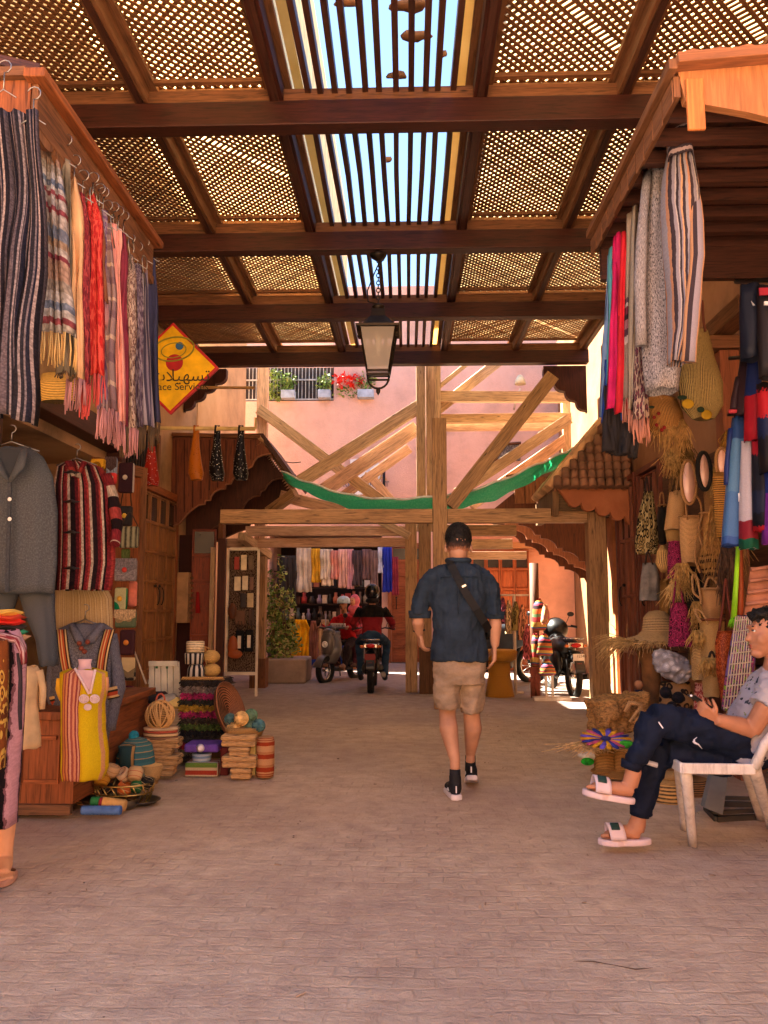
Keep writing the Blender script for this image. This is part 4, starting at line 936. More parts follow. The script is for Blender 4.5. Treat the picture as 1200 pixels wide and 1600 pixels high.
# ---------------------------------------------------------------- garment and basket builders (outlines as photo points at a distance)
def loftpx(m, rows, Y, dep, folds=0, amp=.0, n=32, sub=3, closed=True, dy=None, caps=False, seed=1):
    """rows (xl, xr, y[, depth]) -> closed elliptical shell; u runs straight across the front"""
    rnd = random.Random(seed); ph = rnd.uniform(0, 6); R = []
    for i in range(len(rows)-1):
        for k in range(sub):
            f = k/sub; a, b = rows[i], rows[i+1]; R.append([a[j]*(1-f)+b[j]*f for j in range(3)]+[(a[3] if len(a) > 3 else dep)*(1-f)+(b[3] if len(b) > 3 else dep)*f])
    a = rows[-1]; R.append(list(a[:3])+[a[3] if len(a) > 3 else dep])
    base = len(m.v); N = len(R)
    for i, (xl, xr, y, d) in enumerate(R):
        v = i/(N-1); cx, hw = (xl+xr)/2, (xr-xl)/2
        for k in range(n):
            t = 2*PI*k/n; w_ = 1+amp*(.35+.65*v)*(math.sin(folds*t+ph+v*1.3)+.4*math.sin(folds*1.7*t+ph*2-v*2))
            c, s_ = math.cos(t), math.sin(t); c = math.copysign(abs(c)**.85, c)
            p = at(cx+hw*c*(1+(w_-1)*.3), y, Y+(dy(v) if dy else 0)); nq = noise.noise(Vector((p.x*9+seed, s_*1.3, p.z*4.5)))+.5*noise.noise(Vector((p.x*21+seed, s_*2, p.z*8))); p.y += d*s_*(w_+.16*nq); p.x += .05*d*nq; p.z += .004*math.sin(folds*t+ph); m.v.append(p)
    sm = m.smooth; m.smooth = True
    for i in range(N-1):
        for k in range(n):
            k2 = (k+1) % n; a = base+i*n; u0 = (math.cos(2*PI*k/n)+1)/2; u1 = (math.cos(2*PI*(k+1)/n)+1)/2
            m.face((a+k, a+k2, a+n+k2, a+n+k), ((u0, i/(N-1)), (u1, i/(N-1)), (u1, (i+1)/(N-1)), (u0, (i+1)/(N-1))))
    m.smooth = sm
    if caps: m.face(tuple(base+k for k in range(n)), tuple((.5, 0) for k in range(n))); m.face(tuple(base+(N-1)*n+k for k in reversed(range(n))), tuple((.5, 1) for k in range(n)))
    return m
def gar(name, lab, cat, rows, Y, dep, mt, folds=5, amp=.1, parent=None, solid=.005, group=None, caps=False, seed=1, sub=3, dy=None):
    m = M(); loftpx(m, rows, Y, dep, folds, amp, caps=caps, seed=seed, sub=sub, dy=dy); o = m.build(name, mt, parent, solid=0 if caps else solid)
    if parent is None: tag(o, lab, cat, group)
    return o
def limbpx(m, pts, Y, dep=None, n=14, sub=3, folds=4, amp=.08, seed=2):
    """a sleeve: pts (x, y, radius px[, dY])"""
    P = []; Rr = []
    for i in range(len(pts)-1):
        for k in range(sub):
            f = k/sub; a, b = pts[i], pts[i+1]; P.append(at(a[0]*(1-f)+b[0]*f, a[1]*(1-f)+b[1]*f, Y+((a[3] if len(a) > 3 else 0)*(1-f)+(b[3] if len(b) > 3 else 0)*f))); Rr.append((a[2]*(1-f)+b[2]*f)*Y/F)
    a = pts[-1]; P.append(at(a[0], a[1], Y+(a[3] if len(a) > 3 else 0))); Rr.append(a[2]*Y/F)
    rnd = random.Random(seed); Rr = [r*(1+amp*rnd.uniform(-1, 1)) for r in Rr]
    m.tube(P, Rr, n, flat=.75); return m
def pot(name, lab, cat, cx, Y, prof, mt, sq=1., parent=None, group=None, n=22, wob=None, caps=True, solid=0):
    """lathe from photo radii and heights"""
    c = at(cx, prof[0][1], Y); m = M(); pr = [(r*Y/F, at(cx, y, Y).z) for r, y in prof]
    if pr[0][1] > pr[-1][1]: pr = pr[::-1]
    m.lathe(pr, (c.x, Y, 0), n, 1, sq, wob=wob, caps=caps); o = m.build(name, mt, parent, solid=solid)
    if parent is None: tag(o, lab, cat, group)
    return o
def rbox(m, x0, x1, y0, y1, Y, dep, tilt=0):
    """photo rectangle x0..x1, top y0, bottom y1, extruded to depth"""
    a, b = at(x0, y1, Y), at(x1, y0, Y); c = at((x0+x1)/2, y1, Y); m.bx((a.x, Y, a.z), (b.x, Y+dep, b.z)); return m
def clutch(x0, x1, y0, y1, Y, lab, c='c9a06c', dep=.1, tilt=0, group='straw clutch bags stacked on the ground', flap=None):
    a, b = at(x0, y1, Y), at(x1, y0, Y); t = T('straw_clutch', lab, 'bag', ((a.x+b.x)/2, Y+dep/2, a.z), group)
    m = M(); m.bx((a.x, Y, a.z), (b.x, Y+dep, a.z+(b.z-a.z)*.5-.001)); o = m.build('body', strawO(c, 150, an=.1), t, bevel=.012)
    m = M(); m.bx((a.x-.004, Y-.006, a.z+(b.z-a.z)*.5), (b.x+.004, Y+dep+.004, b.z)); o2 = m.build('flap', strawO(flap or c, 150, an=.1), t, bevel=.014)
    for q in (o, o2):
        for l_ in q.data.uv_layers[0].data: l_.uv = (l_.uv[0]*.8, l_.uv[1]*5)
    t.rotation_euler[2] = tilt; return t
def hanger(parent, p, w_=.2, hook=.09, mt=None):
    m = M(); m.tube([p+Vector((-w_, 0, -w_*.35)), p+Vector((0, 0, 0)), p+Vector((w_, 0, -w_*.35))], .0045, 5)
    m.tube([p, p+Z_*hook*.5]+[p+Z_*(hook*.8)+Vector((.022*math.cos(a_), 0, .022*math.sin(a_))) for a_ in [-PI/2+k*PI/5 for k in range(7)]], .0032, 5)
    return m.build('hanger', mt or metal('8a8480', .35), parent)

# ---------------------------------------------------------------- scarves along the left canopy edge
FR = [plain('d8b070', .9), plain('b07a78', .9), plain('5a4630', .9), plain('c8504a', .9)]
def eyat(px, X=-1.62): return onx(px, 300, X).y
GS = 'scarves and wraps hung along the left canopy edge'
def wire_hook(px, py, Y, parent):
    p = at(px, py, Y); m = M(); m.tube([p+Z_*-.03, p+Z_*.05]+[p+Z_*.08+Vector((.03*math.cos(a_), 0, .03*math.sin(a_))) for a_ in [-PI/2+k*PI/5 for k in range(8)]], .003, 5); m.tube([p+Vector((-.06, 0, -.07)), p+Z_*-.03, p+Vector((.06, 0, -.07))], .003, 5); m.build('wire_hook', metal('a09a94', .35), parent)
nz_ = [(0, '2c2830'), (.12, '9a8a8c'), (.2, '2c2830'), (.34, '7c6e74'), (.42, '262433'), (.6, 'b09a96'), (.68, '262028'), (.84, '6a5c62')]
o = cloth('striped_blanket', 'long charcoal and grey striped blanket hanging at the far left edge', 'blanket', [(-60, 176), (-60, 400), (-62, 640)], [(62, 178), (66, 420), (47, 660)], 3.28, stripes(tuple(nz_), 7, 'u', knit=90), 5, .05, nv=24, group=GS)
wire_hook(52, 172, 3.27, o); wire_hook(6, 130, 3.27, o)
pat = stripes(((0, 'cfc0b8'), (.05, 'b0555c'), (.09, 'd5c4b6'), (.2, '9aa0b0'), (.3, 'c9a88a'), (.36, 'e0d2c4'), (.42, 'a8505a'), (.46, 'd0a890'), (.62, 'bfae9e'), (.7, 'e2d6cc'), (.78, '8e97aa'), (.84, 'e6dcd2'), (.9, 'b05a60'), (.95, 'ddd0c4')), 2, 'v', wob=.012, knit=34)
o = cloth('patterned_scarf', 'cream, blue and red banded scarf with a golden fringe', 'scarf', [(62, 160), (58, 300), (70, 520)], [(74, 165), (104, 330), (116, 525)], 3.62, pat, 3, .035, nv=20, group=GS, fringe=(.16, FR[0])); wire_hook(68, 158, 3.6, o)
defs = [(92, 112, 250, 585, 3.7, plain('6f6350', .9, .3), 'olive brown narrow scarf half hidden behind the banded scarf', 2), (106, 126, 282, 592, 3.78, plain('d9a878', .85), 'plain sandy apricot shawl', 1), (120, 138, 305, 600, 3.85, printed(('a03038', '7a2830', 'b84a4a'), 30), 'dark red paisley scarf beside the apricot shawl', 3), (134, 156, 308, 585, 3.95, printed(('e03a34', 'c82c2c', 'f05a4c'), 22), 'bright coral red lace scarf', 3),
        (150, 160, 325, 470, 4.05, plain('8a5236', .9), 'plain russet scarf hanging behind the coral one', 1), (156, 166, 330, 640, 4.1, printed(('6a3a6a', '8e6a8a', 'b89a9c'), 26), 'mauve and purple printed scarf', 1), (160, 174, 350, 640, 4.2, stripes(((0, 'a88a86'), (.4, 'd8b8a0'), (.5, '9a7a7c'), (.8, '8a6a70')), 6, 'v'), 'greyish rose scarf with fine bands', 1), (170, 184, 352, 645, 4.3, plain('dc9084', .9), 'salmon pink pleated shawl', 1), (180, 190, 358, 660, 4.4, plain('e4a090', .9), 'light pink shawl right of the salmon one', 1),
        (188, 198, 365, 668, 4.5, plain('7c2a3c', .9), 'narrow plain burgundy scarf beside the pink shawls', 2), (195, 211, 400, 670, 4.65, printed(('a88a7c', '6a4a44', 'c8b0a0'), 40), 'brown and cream speckled scarf', 1), (208, 222, 412, 668, 4.8, printed(('b8a8ae', '8a7a88', '5a4a5c'), 30), 'lilac grey printed scarf', 2), (219, 232, 405, 665, 4.95, stripes(((0, '8a7e90'), (.4, 'b0a4ae'), (.7, '4a4458')), 5, 'u'), 'grey violet striped scarf', 2), (228, 243, 402, 660, 5.1, plain('34344e', .9), 'dark indigo scarf, last of the row along the canopy', 2)]
for i, (a, b, c, d, Y, mt, lab, fi) in enumerate(defs):
    cx = (a+b)/2; o = cloth('scarf', lab, 'scarf', [(cx-4, c), (a, c+40), (a+1, (c+d)/2), (a+2, d)], [(cx+4, c), (b, c+40), (b+1, (c+d)/2), (b+3, d)], Y, mt, 2, .03, nv=16, group=GS, fringe=(.16 if i else .02, FR[fi]), seed=i); wire_hook(cx, c-8, Y, o)
# extra wire hangers on the fascia
for i, px in enumerate((146, 178, 205, 226)):
    Y = onx(px, 300, -1.655).y-.0; p = onx(px, 945-(637-px)*1.3, -1.655); m = M()
    m.tube([p+Vector((0, .05*math.cos(a_), .045*math.sin(a_))) for a_ in [k*PI/5-.6 for k in range(8)]]+[p+Vector((.01, 0, -.15))], .0035, 5); tag(m.build('wire_hanger', metal('9a948c', .35)), ['empty wire hanger on the left fascia above the coral scarf', 'empty wire hanger on the left fascia above the salmon shawl', 'empty wire hanger on the left fascia above the speckled scarf', 'empty wire hanger at the far end of the left fascia'][i], 'hanger', 'empty wire hangers on the left fascia')
pot('straw_tray', 'round coiled straw tray under the banded scarf', 'tray', 92, 4.3, [(28, 628), (32, 600), (30, 585)], straw('cfa24c', 14, 'v'), .5)

# ---------------------------------------------------------------- clothes of the near left stall
LIN = tweed('3e4044', '56585a', 60)
t = T('linen_shirt', 'grey sleeveless linen shirt with open collar on a hanger', 'shirt', at(40, 920, 4.3))
gar('body', None, None, [(-6, 46, 700, .03), (-26, 66, 716, .05), (-36, 80, 745, .06), (-38, 86, 800), (-40, 86, 880), (-42, 82, 926)], 4.3, .07, LIN, 7, .13, t)
m = M(); m.prism([at(-6, 700, 4.19), at(14, 750, 4.19), at(36, 702, 4.19)], (0, .006, 0)); m.build('neck_opening', plain('24262a'), t)
m = M()
for a_, b_ in (((-8, 699), (14, 752)), ((38, 700), (15, 752))): m.tube([at(a_[0], a_[1], 4.2), at((a_[0]+b_[0])/2+(5 if a_[0] > 10 else -5), 728, 4.17), at(b_[0], b_[1], 4.18)], [.02, .03, .012], 8, flat=.4)
m.build('collar', LIN, t)
m = M(); m.beam(at(15, 752, 4.185), at(11, 925, 4.185), .02, .008, up=Y_); m.build('placket', tweed('34363a', '46484c', 60), t)
m = M()
for y in (780, 811): m.ell(at(15, y, 4.175), (.011, .005, .011))
m.build('button', plain('d8d4cc', .3), t); hanger(t, at(18, 690, 4.3), .16)
t = T('linen_trousers', 'grey linen trousers hanging under the grey shirt', 'trousers', at(40, 1040, 4.35))
gar('waist', None, None, [(-34, 76, 905), (-36, 82, 928)], 4.38, .09, LIN, 6, .08, t)
gar('leg', None, None, [(30, 82, 922), (42, 84, 960), (60, 86, 1000), (66, 88, 1040)], 4.38, .06, LIN, 5, .1, t, seed=3); gar('leg', None, None, [(-36, 30, 922), (-36, 16, 960), (-30, 6, 1035)], 4.38, .06, LIN, 5, .1, t, seed=4)
CAR = stripes(((0, '8e2c34'), (.14, 'b8443f'), (.24, 'd8c4b0'), (.36, '2a1a1e'), (.58, '6a2028'), (.72, 'b84a44'), (.8, 'e0ccb6'), (.9, '241618')), 3.2, 'u', knit=44)
t = T('knitted_cardigan', 'red, black and cream striped knitted cardigan with toggles', 'cardigan', at(135, 920, 4.95))
gar('body', None, None, [(108, 132, 722, .05), (92, 158, 732, .09), (88, 172, 760), (88, 176, 830), (86, 178, 880), (85, 172, 922)], 4.95, .12, CAR, 7, .08, t)
m = M(); limbpx(m, [(166, 742, 10), (176, 775, 12), (183, 820, 11, -.05), (180, 850, 9, -.12)], 4.95); m.build('sleeve', stripes(((0, '8e2c34'), (.2, 'd8c4b0'), (.4, '2a1a1e'), (.6, 'b84a44'), (.8, '241618')), 2.5, 'u', knit=26), t)
m = M(); limbpx(m, [(100, 742, 9), (92, 790, 10), (89, 850, 9), (90, 905, 8)], 4.98); m.build('sleeve', stripes(((0, 'd8c4b0'), (.25, '2a1a1e'), (.6, 'b84a44'), (.8, '241618')), 2.5, 'u', knit=26), t)
m = M()
for a_, b_ in (((108, 722), (116, 745)), ((132, 722), (120, 746))): m.tube([at(*a_, 4.84), at(*b_, 4.82)], [.035, .02], 8, flat=.5)
m.build('collar', CAR, t)
m = M()
for y in (738, 784, 832, 888): m = M(); m.tube([at(105, y, 4.81), at(112, y-2, 4.79), at(118, y+1, 4.8)], .009, 6); m.tube([at(100, y, 4.8), at(124, y, 4.8)], .005, 5); m.build('toggle', plain('2a2220', .6), t)
hanger(t, at(120, 716, 4.95), .13)
t = T('cream_robe', 'cream robe with fine brown stripes hanging below the cardigan', 'robe', at(130, 1010, 5.1))
gar('body', None, None, [(92, 160, 912), (86, 172, 935), (84, 176, 1010), (80, 180, 1060)], 5.15, .1, stripes(((0, 'bfa070'), (.3, '9a7c50'), (.38, 'c8aa7a'), (.62, 'd8bc8c'), (.7, '8a6c44'), (.78, 'c4a474')), 12, 'u'), 8, .07, t); hanger(t, at(130, 912, 5.1), .13)
GD = tweed('3f3f4c', '77757e', 48); BAND = stripes(((0, '3a2c20'), (.1, 'd9b070'), (.24, 'b84a28'), (.4, 'e0b87c'), (.5, 'c05a30'), (.66, '5a3020'), (.78, 'd8b478'), (.9, '3a2c20')), 1, 'u')
t = T('striped_robe', 'grey hooded robe with orange and red braided bands on a hanger', 'robe', at(135, 1190, 4.9))
gar('body', None, None, [(112, 160, 975, .06), (92, 176, 985, .09), (84, 178, 1020), (86, 176, 1080), (88, 172, 1130), (96, 166, 1160)], 4.95, .12, GD, 7, .07, t)
for (a_, b_) in (((97, 984), (116, 1090)), ((172, 984), (158, 1060))):
    m = M(); pa, pb = at(a_[0], a_[1], 4.87), at(b_[0], b_[1], 4.83); sd_ = (pb-pa).normalized(); 
    m.grid(lambda u, v: (lambda q: Vector((q.x+(u-.5)*.062, q.y-.01*math.sin(PI*u)-.03*math.sin(PI*v), q.z)))(pa.lerp(pb, v)), 6, 8); m.build('woven_band', BAND, t, solid=.006)
m = M(); limbpx(m, [(92, 992, 13), (84, 1040, 13), (84, 1090, 13), (94, 1125, 12), (104, 1160, 10)], 4.95); m.build('sleeve', GD, t)
m = M(); limbpx(m, [(172, 992, 13), (182, 1040, 12), (186, 1075, 13), (178, 1105, 12), (172, 1140, 11)], 4.95); m.build('sleeve', GD, t)
for (x, y) in ((90, 1095), (176, 1082)):
    m = M(); limbpx(m, [(x, y-9, 14.5), (x+3, y+9, 14)], 4.93); o = m.build('cuff_band', stripes(((0, 'd9b070'), (.2, '3a2c20'), (.35, 'b84a28'), (.6, 'e0b87c'), (.75, '3a2c20')), 12, 'u'), t)
m = M(); m.tube([at(112, 976, 4.86), at(124, 1000, 4.82), at(131, 1008, 4.81)], [.02, .03, .01], 8); m.tube([at(160, 976, 4.86), at(142, 1000, 4.82), at(131, 1008, 4.81)], [.02, .03, .01], 8)
m.build('collar', GD, t); m = M(); [m.ell(at(x, y, 4.79), .015) for x, y in ((124, 1005), (137, 1003), (127, 1013), (132, 1018))]; m.build('button', plain('7a3a28', .5), t); hanger(t, at(133, 968, 4.95), .16)

# display bust with kaftan
t = T('dress_bust', 'white display bust wearing the yellow and orange striped kaftan', 'mannequin', at(130, 1215, 4.5))
m = M(); Y = 4.5; m.lathe([(x*Y/F, at(130, y, Y).z) for x, y in ((22, 1200), (22, 1120), (24, 1080), (26, 1058), (20, 1050), (11, 1046), (9.5, 1038), (10.5, 1032), (11, 1030))], (at(130, 1100, Y).x, Y, 0), 24, 1, .6); m.build('bust', plain('cfa8ac', .45), t)
KA = stripes(((0, 'e0b818'), (.16, 'e2c01c'), (.2, '9a4a3a'), (.23, 'd98a4a'), (.27, 'a04a3c'), (.31, 'd88f58'), (.35, '8e3c38'), (.38, 'dda080'), (.42, 'a8584a'), (.46, 'd9906a'), (.5, '9a4440'), (.53, 'dba082'), (.56, '9a4440'), (.58, 'dcae1c'), (.62, 'e4c41c'), (.95, 'dca06a')), 1, 'u', wob=.02)
gar('kaftan', None, None, [(112, 148, 1046, .06), (96, 166, 1052, .085), (97, 167, 1075, .11), (99, 161, 1100), (99, 161, 1140), (99, 166, 1175), (98, 166, 1200), (100, 160, 1215, .1)], 4.5, .115, KA, 6, .06, t)
m = M(); m.prism([at(118, 1046, 4.385), at(140, 1080, 4.375), at(148, 1048, 4.385)], (0, .006, 0)); m.build('neck_skin', plain('cfa8ac', .45), t)
m = M()
for a_, b_ in (((117, 1044), (139, 1084)), ((149, 1046), (141, 1084))): m.tube([at(*a_, 4.385), at(*b_, 4.365)], .007, 5)
for (x, y, r) in ((131, 1092, 7), (148, 1092, 7), (137, 1105, 5)):
    for rr in (r, r*.6, r*.25): m.tube([at(x+rr*math.cos(a_), y+rr*.85*math.sin(a_), 4.365) for a_ in [k*PI/6 for k in range(13)]], .0045, 5)
m.build('embroidery', plain('e6c8c4', .7), t)
m = M(); limbpx(m, [(94, 1060, 5), (93, 1075, 7), (97, 1094, 4)], 4.5); m.build('cap_sleeve', plain('cf9f28', .9), t); m = M(); limbpx(m, [(166, 1058, 4), (167, 1072, 5), (163, 1086, 3)], 4.5); m.build('cap_sleeve', plain('cf8f60', .9), t)

# bench, printed skirt figure, beige shirt, folded pile
t = T('display_bench', 'orange wooden panelled bench chest at the lower left', 'bench', (-2.3, 5.3, 0))
Y = 4.62; a_, b_ = at(-60, 1268, Y), at(119, 1125, Y)
m = M(); m.bx((a_.x, Y, .08), (b_.x, 5.9, b_.z)); m.build('chest', ORWOOD, t)
m = M(); m.bx((a_.x, Y-.04, b_.z+.002), (b_.x+.04, 5.95, b_.z+.05)); m.build('lid', ORWOOD, t, bevel=.006)
m = M(); 
for x0, x1, z0, z1 in ((30, 36, 1150, 1225), (88, 94, 1150, 1225), (36, 88, 1150, 1156), (36, 88, 1219, 1225)):
    p, q = at(x0, z1, Y-.02), at(x1, z0, Y-.02); m.bx((p.x, Y-.02, p.z), (q.x, Y-.002, q.z))
m.build('panel_frame', ORWOOD, t); m = M(); m.bx((a_.x, Y-.03, .03), (b_.x, Y, .085)); m.build('base_board', wood('7a5438', .6, .7), t)
t = T('skirt_mannequin', 'partly seen display figure at the left edge wearing a tied printed skirt and flip flops', 'mannequin', gnd(10, 1395))
SK = stripes(((0, '2a1c1e'), (.2, 'c07a80'), (.36, 'a86a70'), (.42, '1f1618'), (.58, '8a5a60'), (.64, 'd49aa0'), (.8, '9c5a66'), (.92, '1c1416')), 2.6, 'u', wob=.12)
gar('printed_skirt', None, None, [(-60, 26, 985, .1), (-64, 36, 1010, .12), (-60, 34, 1080, .14), (-58, 28, 1150), (-56, 22, 1220), (-50, 18, 1290)], 3.42, .13, SK, 7, .09, t)
gar('front_panel', None, None, [(-30, 10, 1000, .05), (-20, 9, 1060, .05), (-15, 6, 1130, .05), (-12, 2, 1200, .04)], 3.28, .05, printed(('c98a2c', '6a3418', 'e0b050', '8a4a20'), 10), 6, .1, t)
m = M(); limbpx(m, [(-30, 988, 9), (5, 994, 9), (28, 1000, 8), (36, 1018, 7, -.02), (38, 1036, 6)], 3.3, n=12); m.build('knotted_sash', printed(('c8a09c', 'a07a78', '7a2a30'), 14), t)
m = M(); limbpx(m, [(30, 1020, 5), (32, 1060, 4), (31, 1110, 4), (32, 1140, 3)], 3.3); m.build('sash_tail', plain('2a2024', .9), t)
SKN = plain('d89a6c', .5, .06)
D_ = Vector((.42, -.9, 0)).normalized(); N_ = Vector((.9, .42, 0)).normalized()
for k, (ap, hp) in enumerate(((gnd(6, 1366), at(2, 1285, 3.45)), (gnd(-24, 1392), at(-34, 1285, 3.4)))):
    an = Vector((ap.x, ap.y, .1)); m = M(); m.tube([Vector((an.x-.05, an.y+.06, .5)), Vector((an.x-.025, an.y+.04, .3)), an, an+Vector((0, 0, -.05))], [.06, .052, .034, .036], 14)
    m.tube([an+Vector((0, 0, -.04))-D_*.03, an+D_*.06+Vector((0, 0, -.045)), an+D_*.13+Vector((0, 0, -.06))], [.034, .036, .026], 12, flat=.9)
    for q in range(5): o = (q-2)*.018; b0 = Vector((an.x, an.y, .034))+D_*.12+N_*o; m.tube([b0, b0+D_*(.065-.007*abs(q-1))-Z_*.004], [.012, .0095], 8); m.ell(b0+D_*(.065-.007*abs(q-1))-Z_*.004, .0098, n=8, m=6)
    m.build('leg', SKN, t, remesh=.006, smoothit=1)
    m = M(); pts = [Vector((an.x, an.y, .002))+D_*(.065+.135*math.cos(a_))+N_*(.052*math.sin(a_)*(1.12 if math.cos(a_) > 0 else .85)) for a_ in [q*2*PI/28 for q in range(28)]]; m.prism(pts, (0, 0, .026)); m.build('sandal', plain('c08a6c', .6), t, bevel=.006)
    b0 = Vector((an.x, an.y, .03))+D_*.13; m = M(); m.tube([b0+Z_*.0, b0-D_*.03+Z_*.03, b0-D_*.07+N_*.045], .006, 6); m.tube([b0-D_*.03+Z_*.03, b0-D_*.07-N_*.045], .006, 6); m.build('thong', plain('8a5a3c'), t)
t = T('beige_shirt', 'small beige cotton shirt hanging beside the printed skirt', 'shirt', at(45, 1170, 3.9))
BG = plain('cda878', .85, .1, 10, .5, 25)
gar('body', None, None, [(30, 56, 1042, .05), (28, 62, 1056), (26, 56, 1090), (26, 56, 1130), (24, 60, 1168)], 3.9, .07, BG, 5, .12, t); m = M(); limbpx(m, [(60, 1048, 8), (67, 1075, 7), (66, 1108, 5)], 3.9); m.build('sleeve', BG, t)
for i, (y, c_, lab) in enumerate(((996, 'cf9a70', 'peach'), (988, '2c8a62', 'green'), (980, '2a2420', 'black'), (972, 'd82c20', 'bright red'), (964, 'b8442c', 'rust'), (957, 'd8a848', 'golden'))):
    gar('folded_scarf', lab+' folded scarf in the pile at the left edge', 'scarf', [(-20, 36-i*2, y-4, .03), (-22, 42-i*2, y), (-20, 38-i*2, y+4, .06)], 3.7, .12, plain(c_, .9), 4, .08, caps=True, group='folded scarves piled at the left edge', seed=i)

# ---------------------------------------------------------------- purses on the board
def purse(name, lab, x0, x1, y0, y1, Y, mt, flapmt=None, dot=None, dep=.05, strap=None, cat='purse', group='small purses hung on the orange board', shape=0):
    a, b = at(x0, y1, Y), at(x1, y0, Y); t = T(name, lab, cat, ((a.x+b.x)/2, Y, a.z), group); h = b.z-a.z
    m = M(); m.bx((a.x, Y, a.z), (b.x, Y+dep, b.z)); o = m.build('body', mt, t, bevel=min(.018, h*.2))
    if flapmt:
        m = M(); m.prism([(a.x-.003, Y-.008, b.z+.003), (b.x+.003, Y-.008, b.z+.003), (b.x+.003, Y-.008, b.z-h*.42), ((a.x+b.x)/2, Y-.008, b.z-h*.62), (a.x-.003, Y-.008, b.z-h*.42)], (0, .007, 0)); m.build('flap', flapmt, t)
    if dot: m = M(); m.ell(((a.x+b.x)/2, Y-.012, b.z-h*.5), (.022, .008, .022)); m.build('clasp', plain(dot, .5), t)
    if strap:
        m = M(); m.tube([(a.x+.01, Y+dep/2, b.z), ((a.x+b.x)/2-.01, Y+dep/2, b.z+strap), ((a.x+b.x)/2+.01, Y+dep/2, b.z+strap), (b.x-.01, Y+dep/2, b.z)], .005, 5); m.build('strap', plain('3a2a20'), t)
    return t
felt = lambda c: tweed(scalec(c, .7), scalec(c, 1.15), 40)
PU = [('fabric_purse', 'mustard yellow embroidered pouch above the cardigan', 140, 163, 716, 733, 5.6, printed(('c98f1c', '8a6010', 'e0a82c'), 16), None, None, 0), ('fabric_purse', 'grey blue patterned pouch right of the mustard one', 164, 182, 714, 750, 6.2, felt('8a94a4'), felt('4a3a3a'), None, 0),
      ('fabric_purse', 'red pouch with round button below the grey blue one', 166, 181, 738, 756, 6.1, plain('b82c2c'), None, 'c8b8a0', 0), ('knit_purse', 'cream and brown banded pouch at the top right of the board', 183, 209, 722, 770, 6.7, stripes(((0, '3a2028'), (.2, 'c8bcb4'), (.45, '4a2430'), (.6, 'cdc0b6'), (.85, '3a2028')), 1, 'v'), None, 'a89a8c', 0),
      ('black_purse', 'black pouch with golden flower on a long cord', 184, 206, 790, 822, 6.9, plain('221e20'), None, 'c8a038', .3), ('woven_purse', 'grey green crochet bag below the black pouch', 184, 216, 822, 856, 6.8, straw('77745c', 14, 'v'), None, None, .12), ('small_green_purse', 'dull green little pouch under the crochet bag', 188, 202, 857, 873, 6.9, felt('5a6a3c'), None, None, .15),
      ('felt_purse', 'grey felt clutch with a red button', 177, 213, 873, 908, 6.6, felt('8a8284'), felt('7a7478'), 'b83428', 0), ('green_purse', 'emerald green embroidered pouch with white stars', 177, 198, 918, 953, 6.6, printed(('14784c', '108a58', 'c8c490'), 7), None, 'c89a30', 0), ('pink_purse', 'salmon pink ruffled pouch right of the green one', 199, 213, 908, 948, 6.8, plain('c8705c', .9, .3), None, None, 0),
      ('beige_purse', 'sand coloured embroidered clutch below the green pouch', 178, 212, 953, 981, 6.6, printed(('c0a47c', 'a8906a', '6a7a5c'), 9), felt('c4a880'), None, 0), ('burgundy_purse', 'burgundy velvet pouch with a golden tassel', 185, 210, 984, 1024, 6.5, plain('3c1820'), None, 'd08030', 0),
      ('striped_purse', 'cream and black embroidered purse below the burgundy one', 190, 211, 1028, 1064, 6.4, printed(('c8b48c', '3a3430', '8a7a5c'), 8), plain('b8a478'), None, 0), ('banded_purse', 'maroon and rose banded cloth purse, lowest on the board', 184, 208, 1072, 1106, 6.3, stripes(((0, '8a3444'), (.3, '5a2434'), (.5, 'b06a74'), (.7, '3a2430')), 3, 'v'), None, None, 0)]
for nm, lab, x0, x1, y0, y1, Y, mt, fm, dt, st in PU: purse(nm, lab, x0, x1, y0, y1, Y-.08, mt, fm, dt, strap=st or None)

# net bags on the rod
Y = 8.3; t = T('hanging_rod', 'long pale cane rod jutting from the left wall', 'rod', at(320, 668, Y)); m = M(); a_, b_ = at(244, 668, Y), at(399, 670, Y); m.tube([Vector((-3.29, Y, a_.z)), b_], .022, 8); m.tube([b_, b_+Vector((0, 0, .12))], .012, 6); m.build('cane', plain('c0a468', .5), t)
p_, q_ = at(345, 604, 9.6), at(398, 606, 9.6); m = M(); m.tube([Vector((-3.29, 9.6, p_.z)), q_], .018, 6); tag(m.build('hanging_rod', plain('a8804c', .5)), 'short bare cane rod above the net bags', 'rod')
for i, (cx, c1, c2, lab, top, bot, Yb) in enumerate(((237, 'a82c20', 'f0d0c0', 'red studded net bag hanging apart at the left end of the cane rod', 676, 759, 7.9), (306, 'b8681c', '7a4010', 'amber net bag on the cane rod', 668, 750, Y), (339, '141214', 'd8d4c8', 'black beaded net bag left of its black twin', 668, 751, Y), (376, '141214', 'd0ccc0', 'black beaded net bag at the tip of the cane rod', 668, 750, Y))):
    mt = printed((c2, c1, c1, c1), 11, stretch=(.6, 2.2), rough=.35)
    t = T('net_bag', lab, 'bag', at(cx, bot, Yb), 'beaded net bags')
    gar('sack', None, None, [(cx-4, cx+5, top+6, .015), (cx-7, cx+6, top+30, .03), (cx-11, cx+9, top+55, .05), (cx-12, cx+12, bot-10, .07), (cx-8, cx+10, bot, .05)], Yb, .05, mt, 4, .05, t, caps=True)
    m = M(); m.tube([at(cx-3, top+8, Yb), at(cx-2, top-3, Yb-.03), at(cx+3, top-3, Yb+.03), at(cx+4, top+8, Yb)], .012, 6); m.build('handle', plain(c1, .4), t)

# ---------------------------------------------------------------- goods on the ground, left
ST = straw('c49a5e', 26, 'v'); ST2 = straw('a98450', 30, 'v')
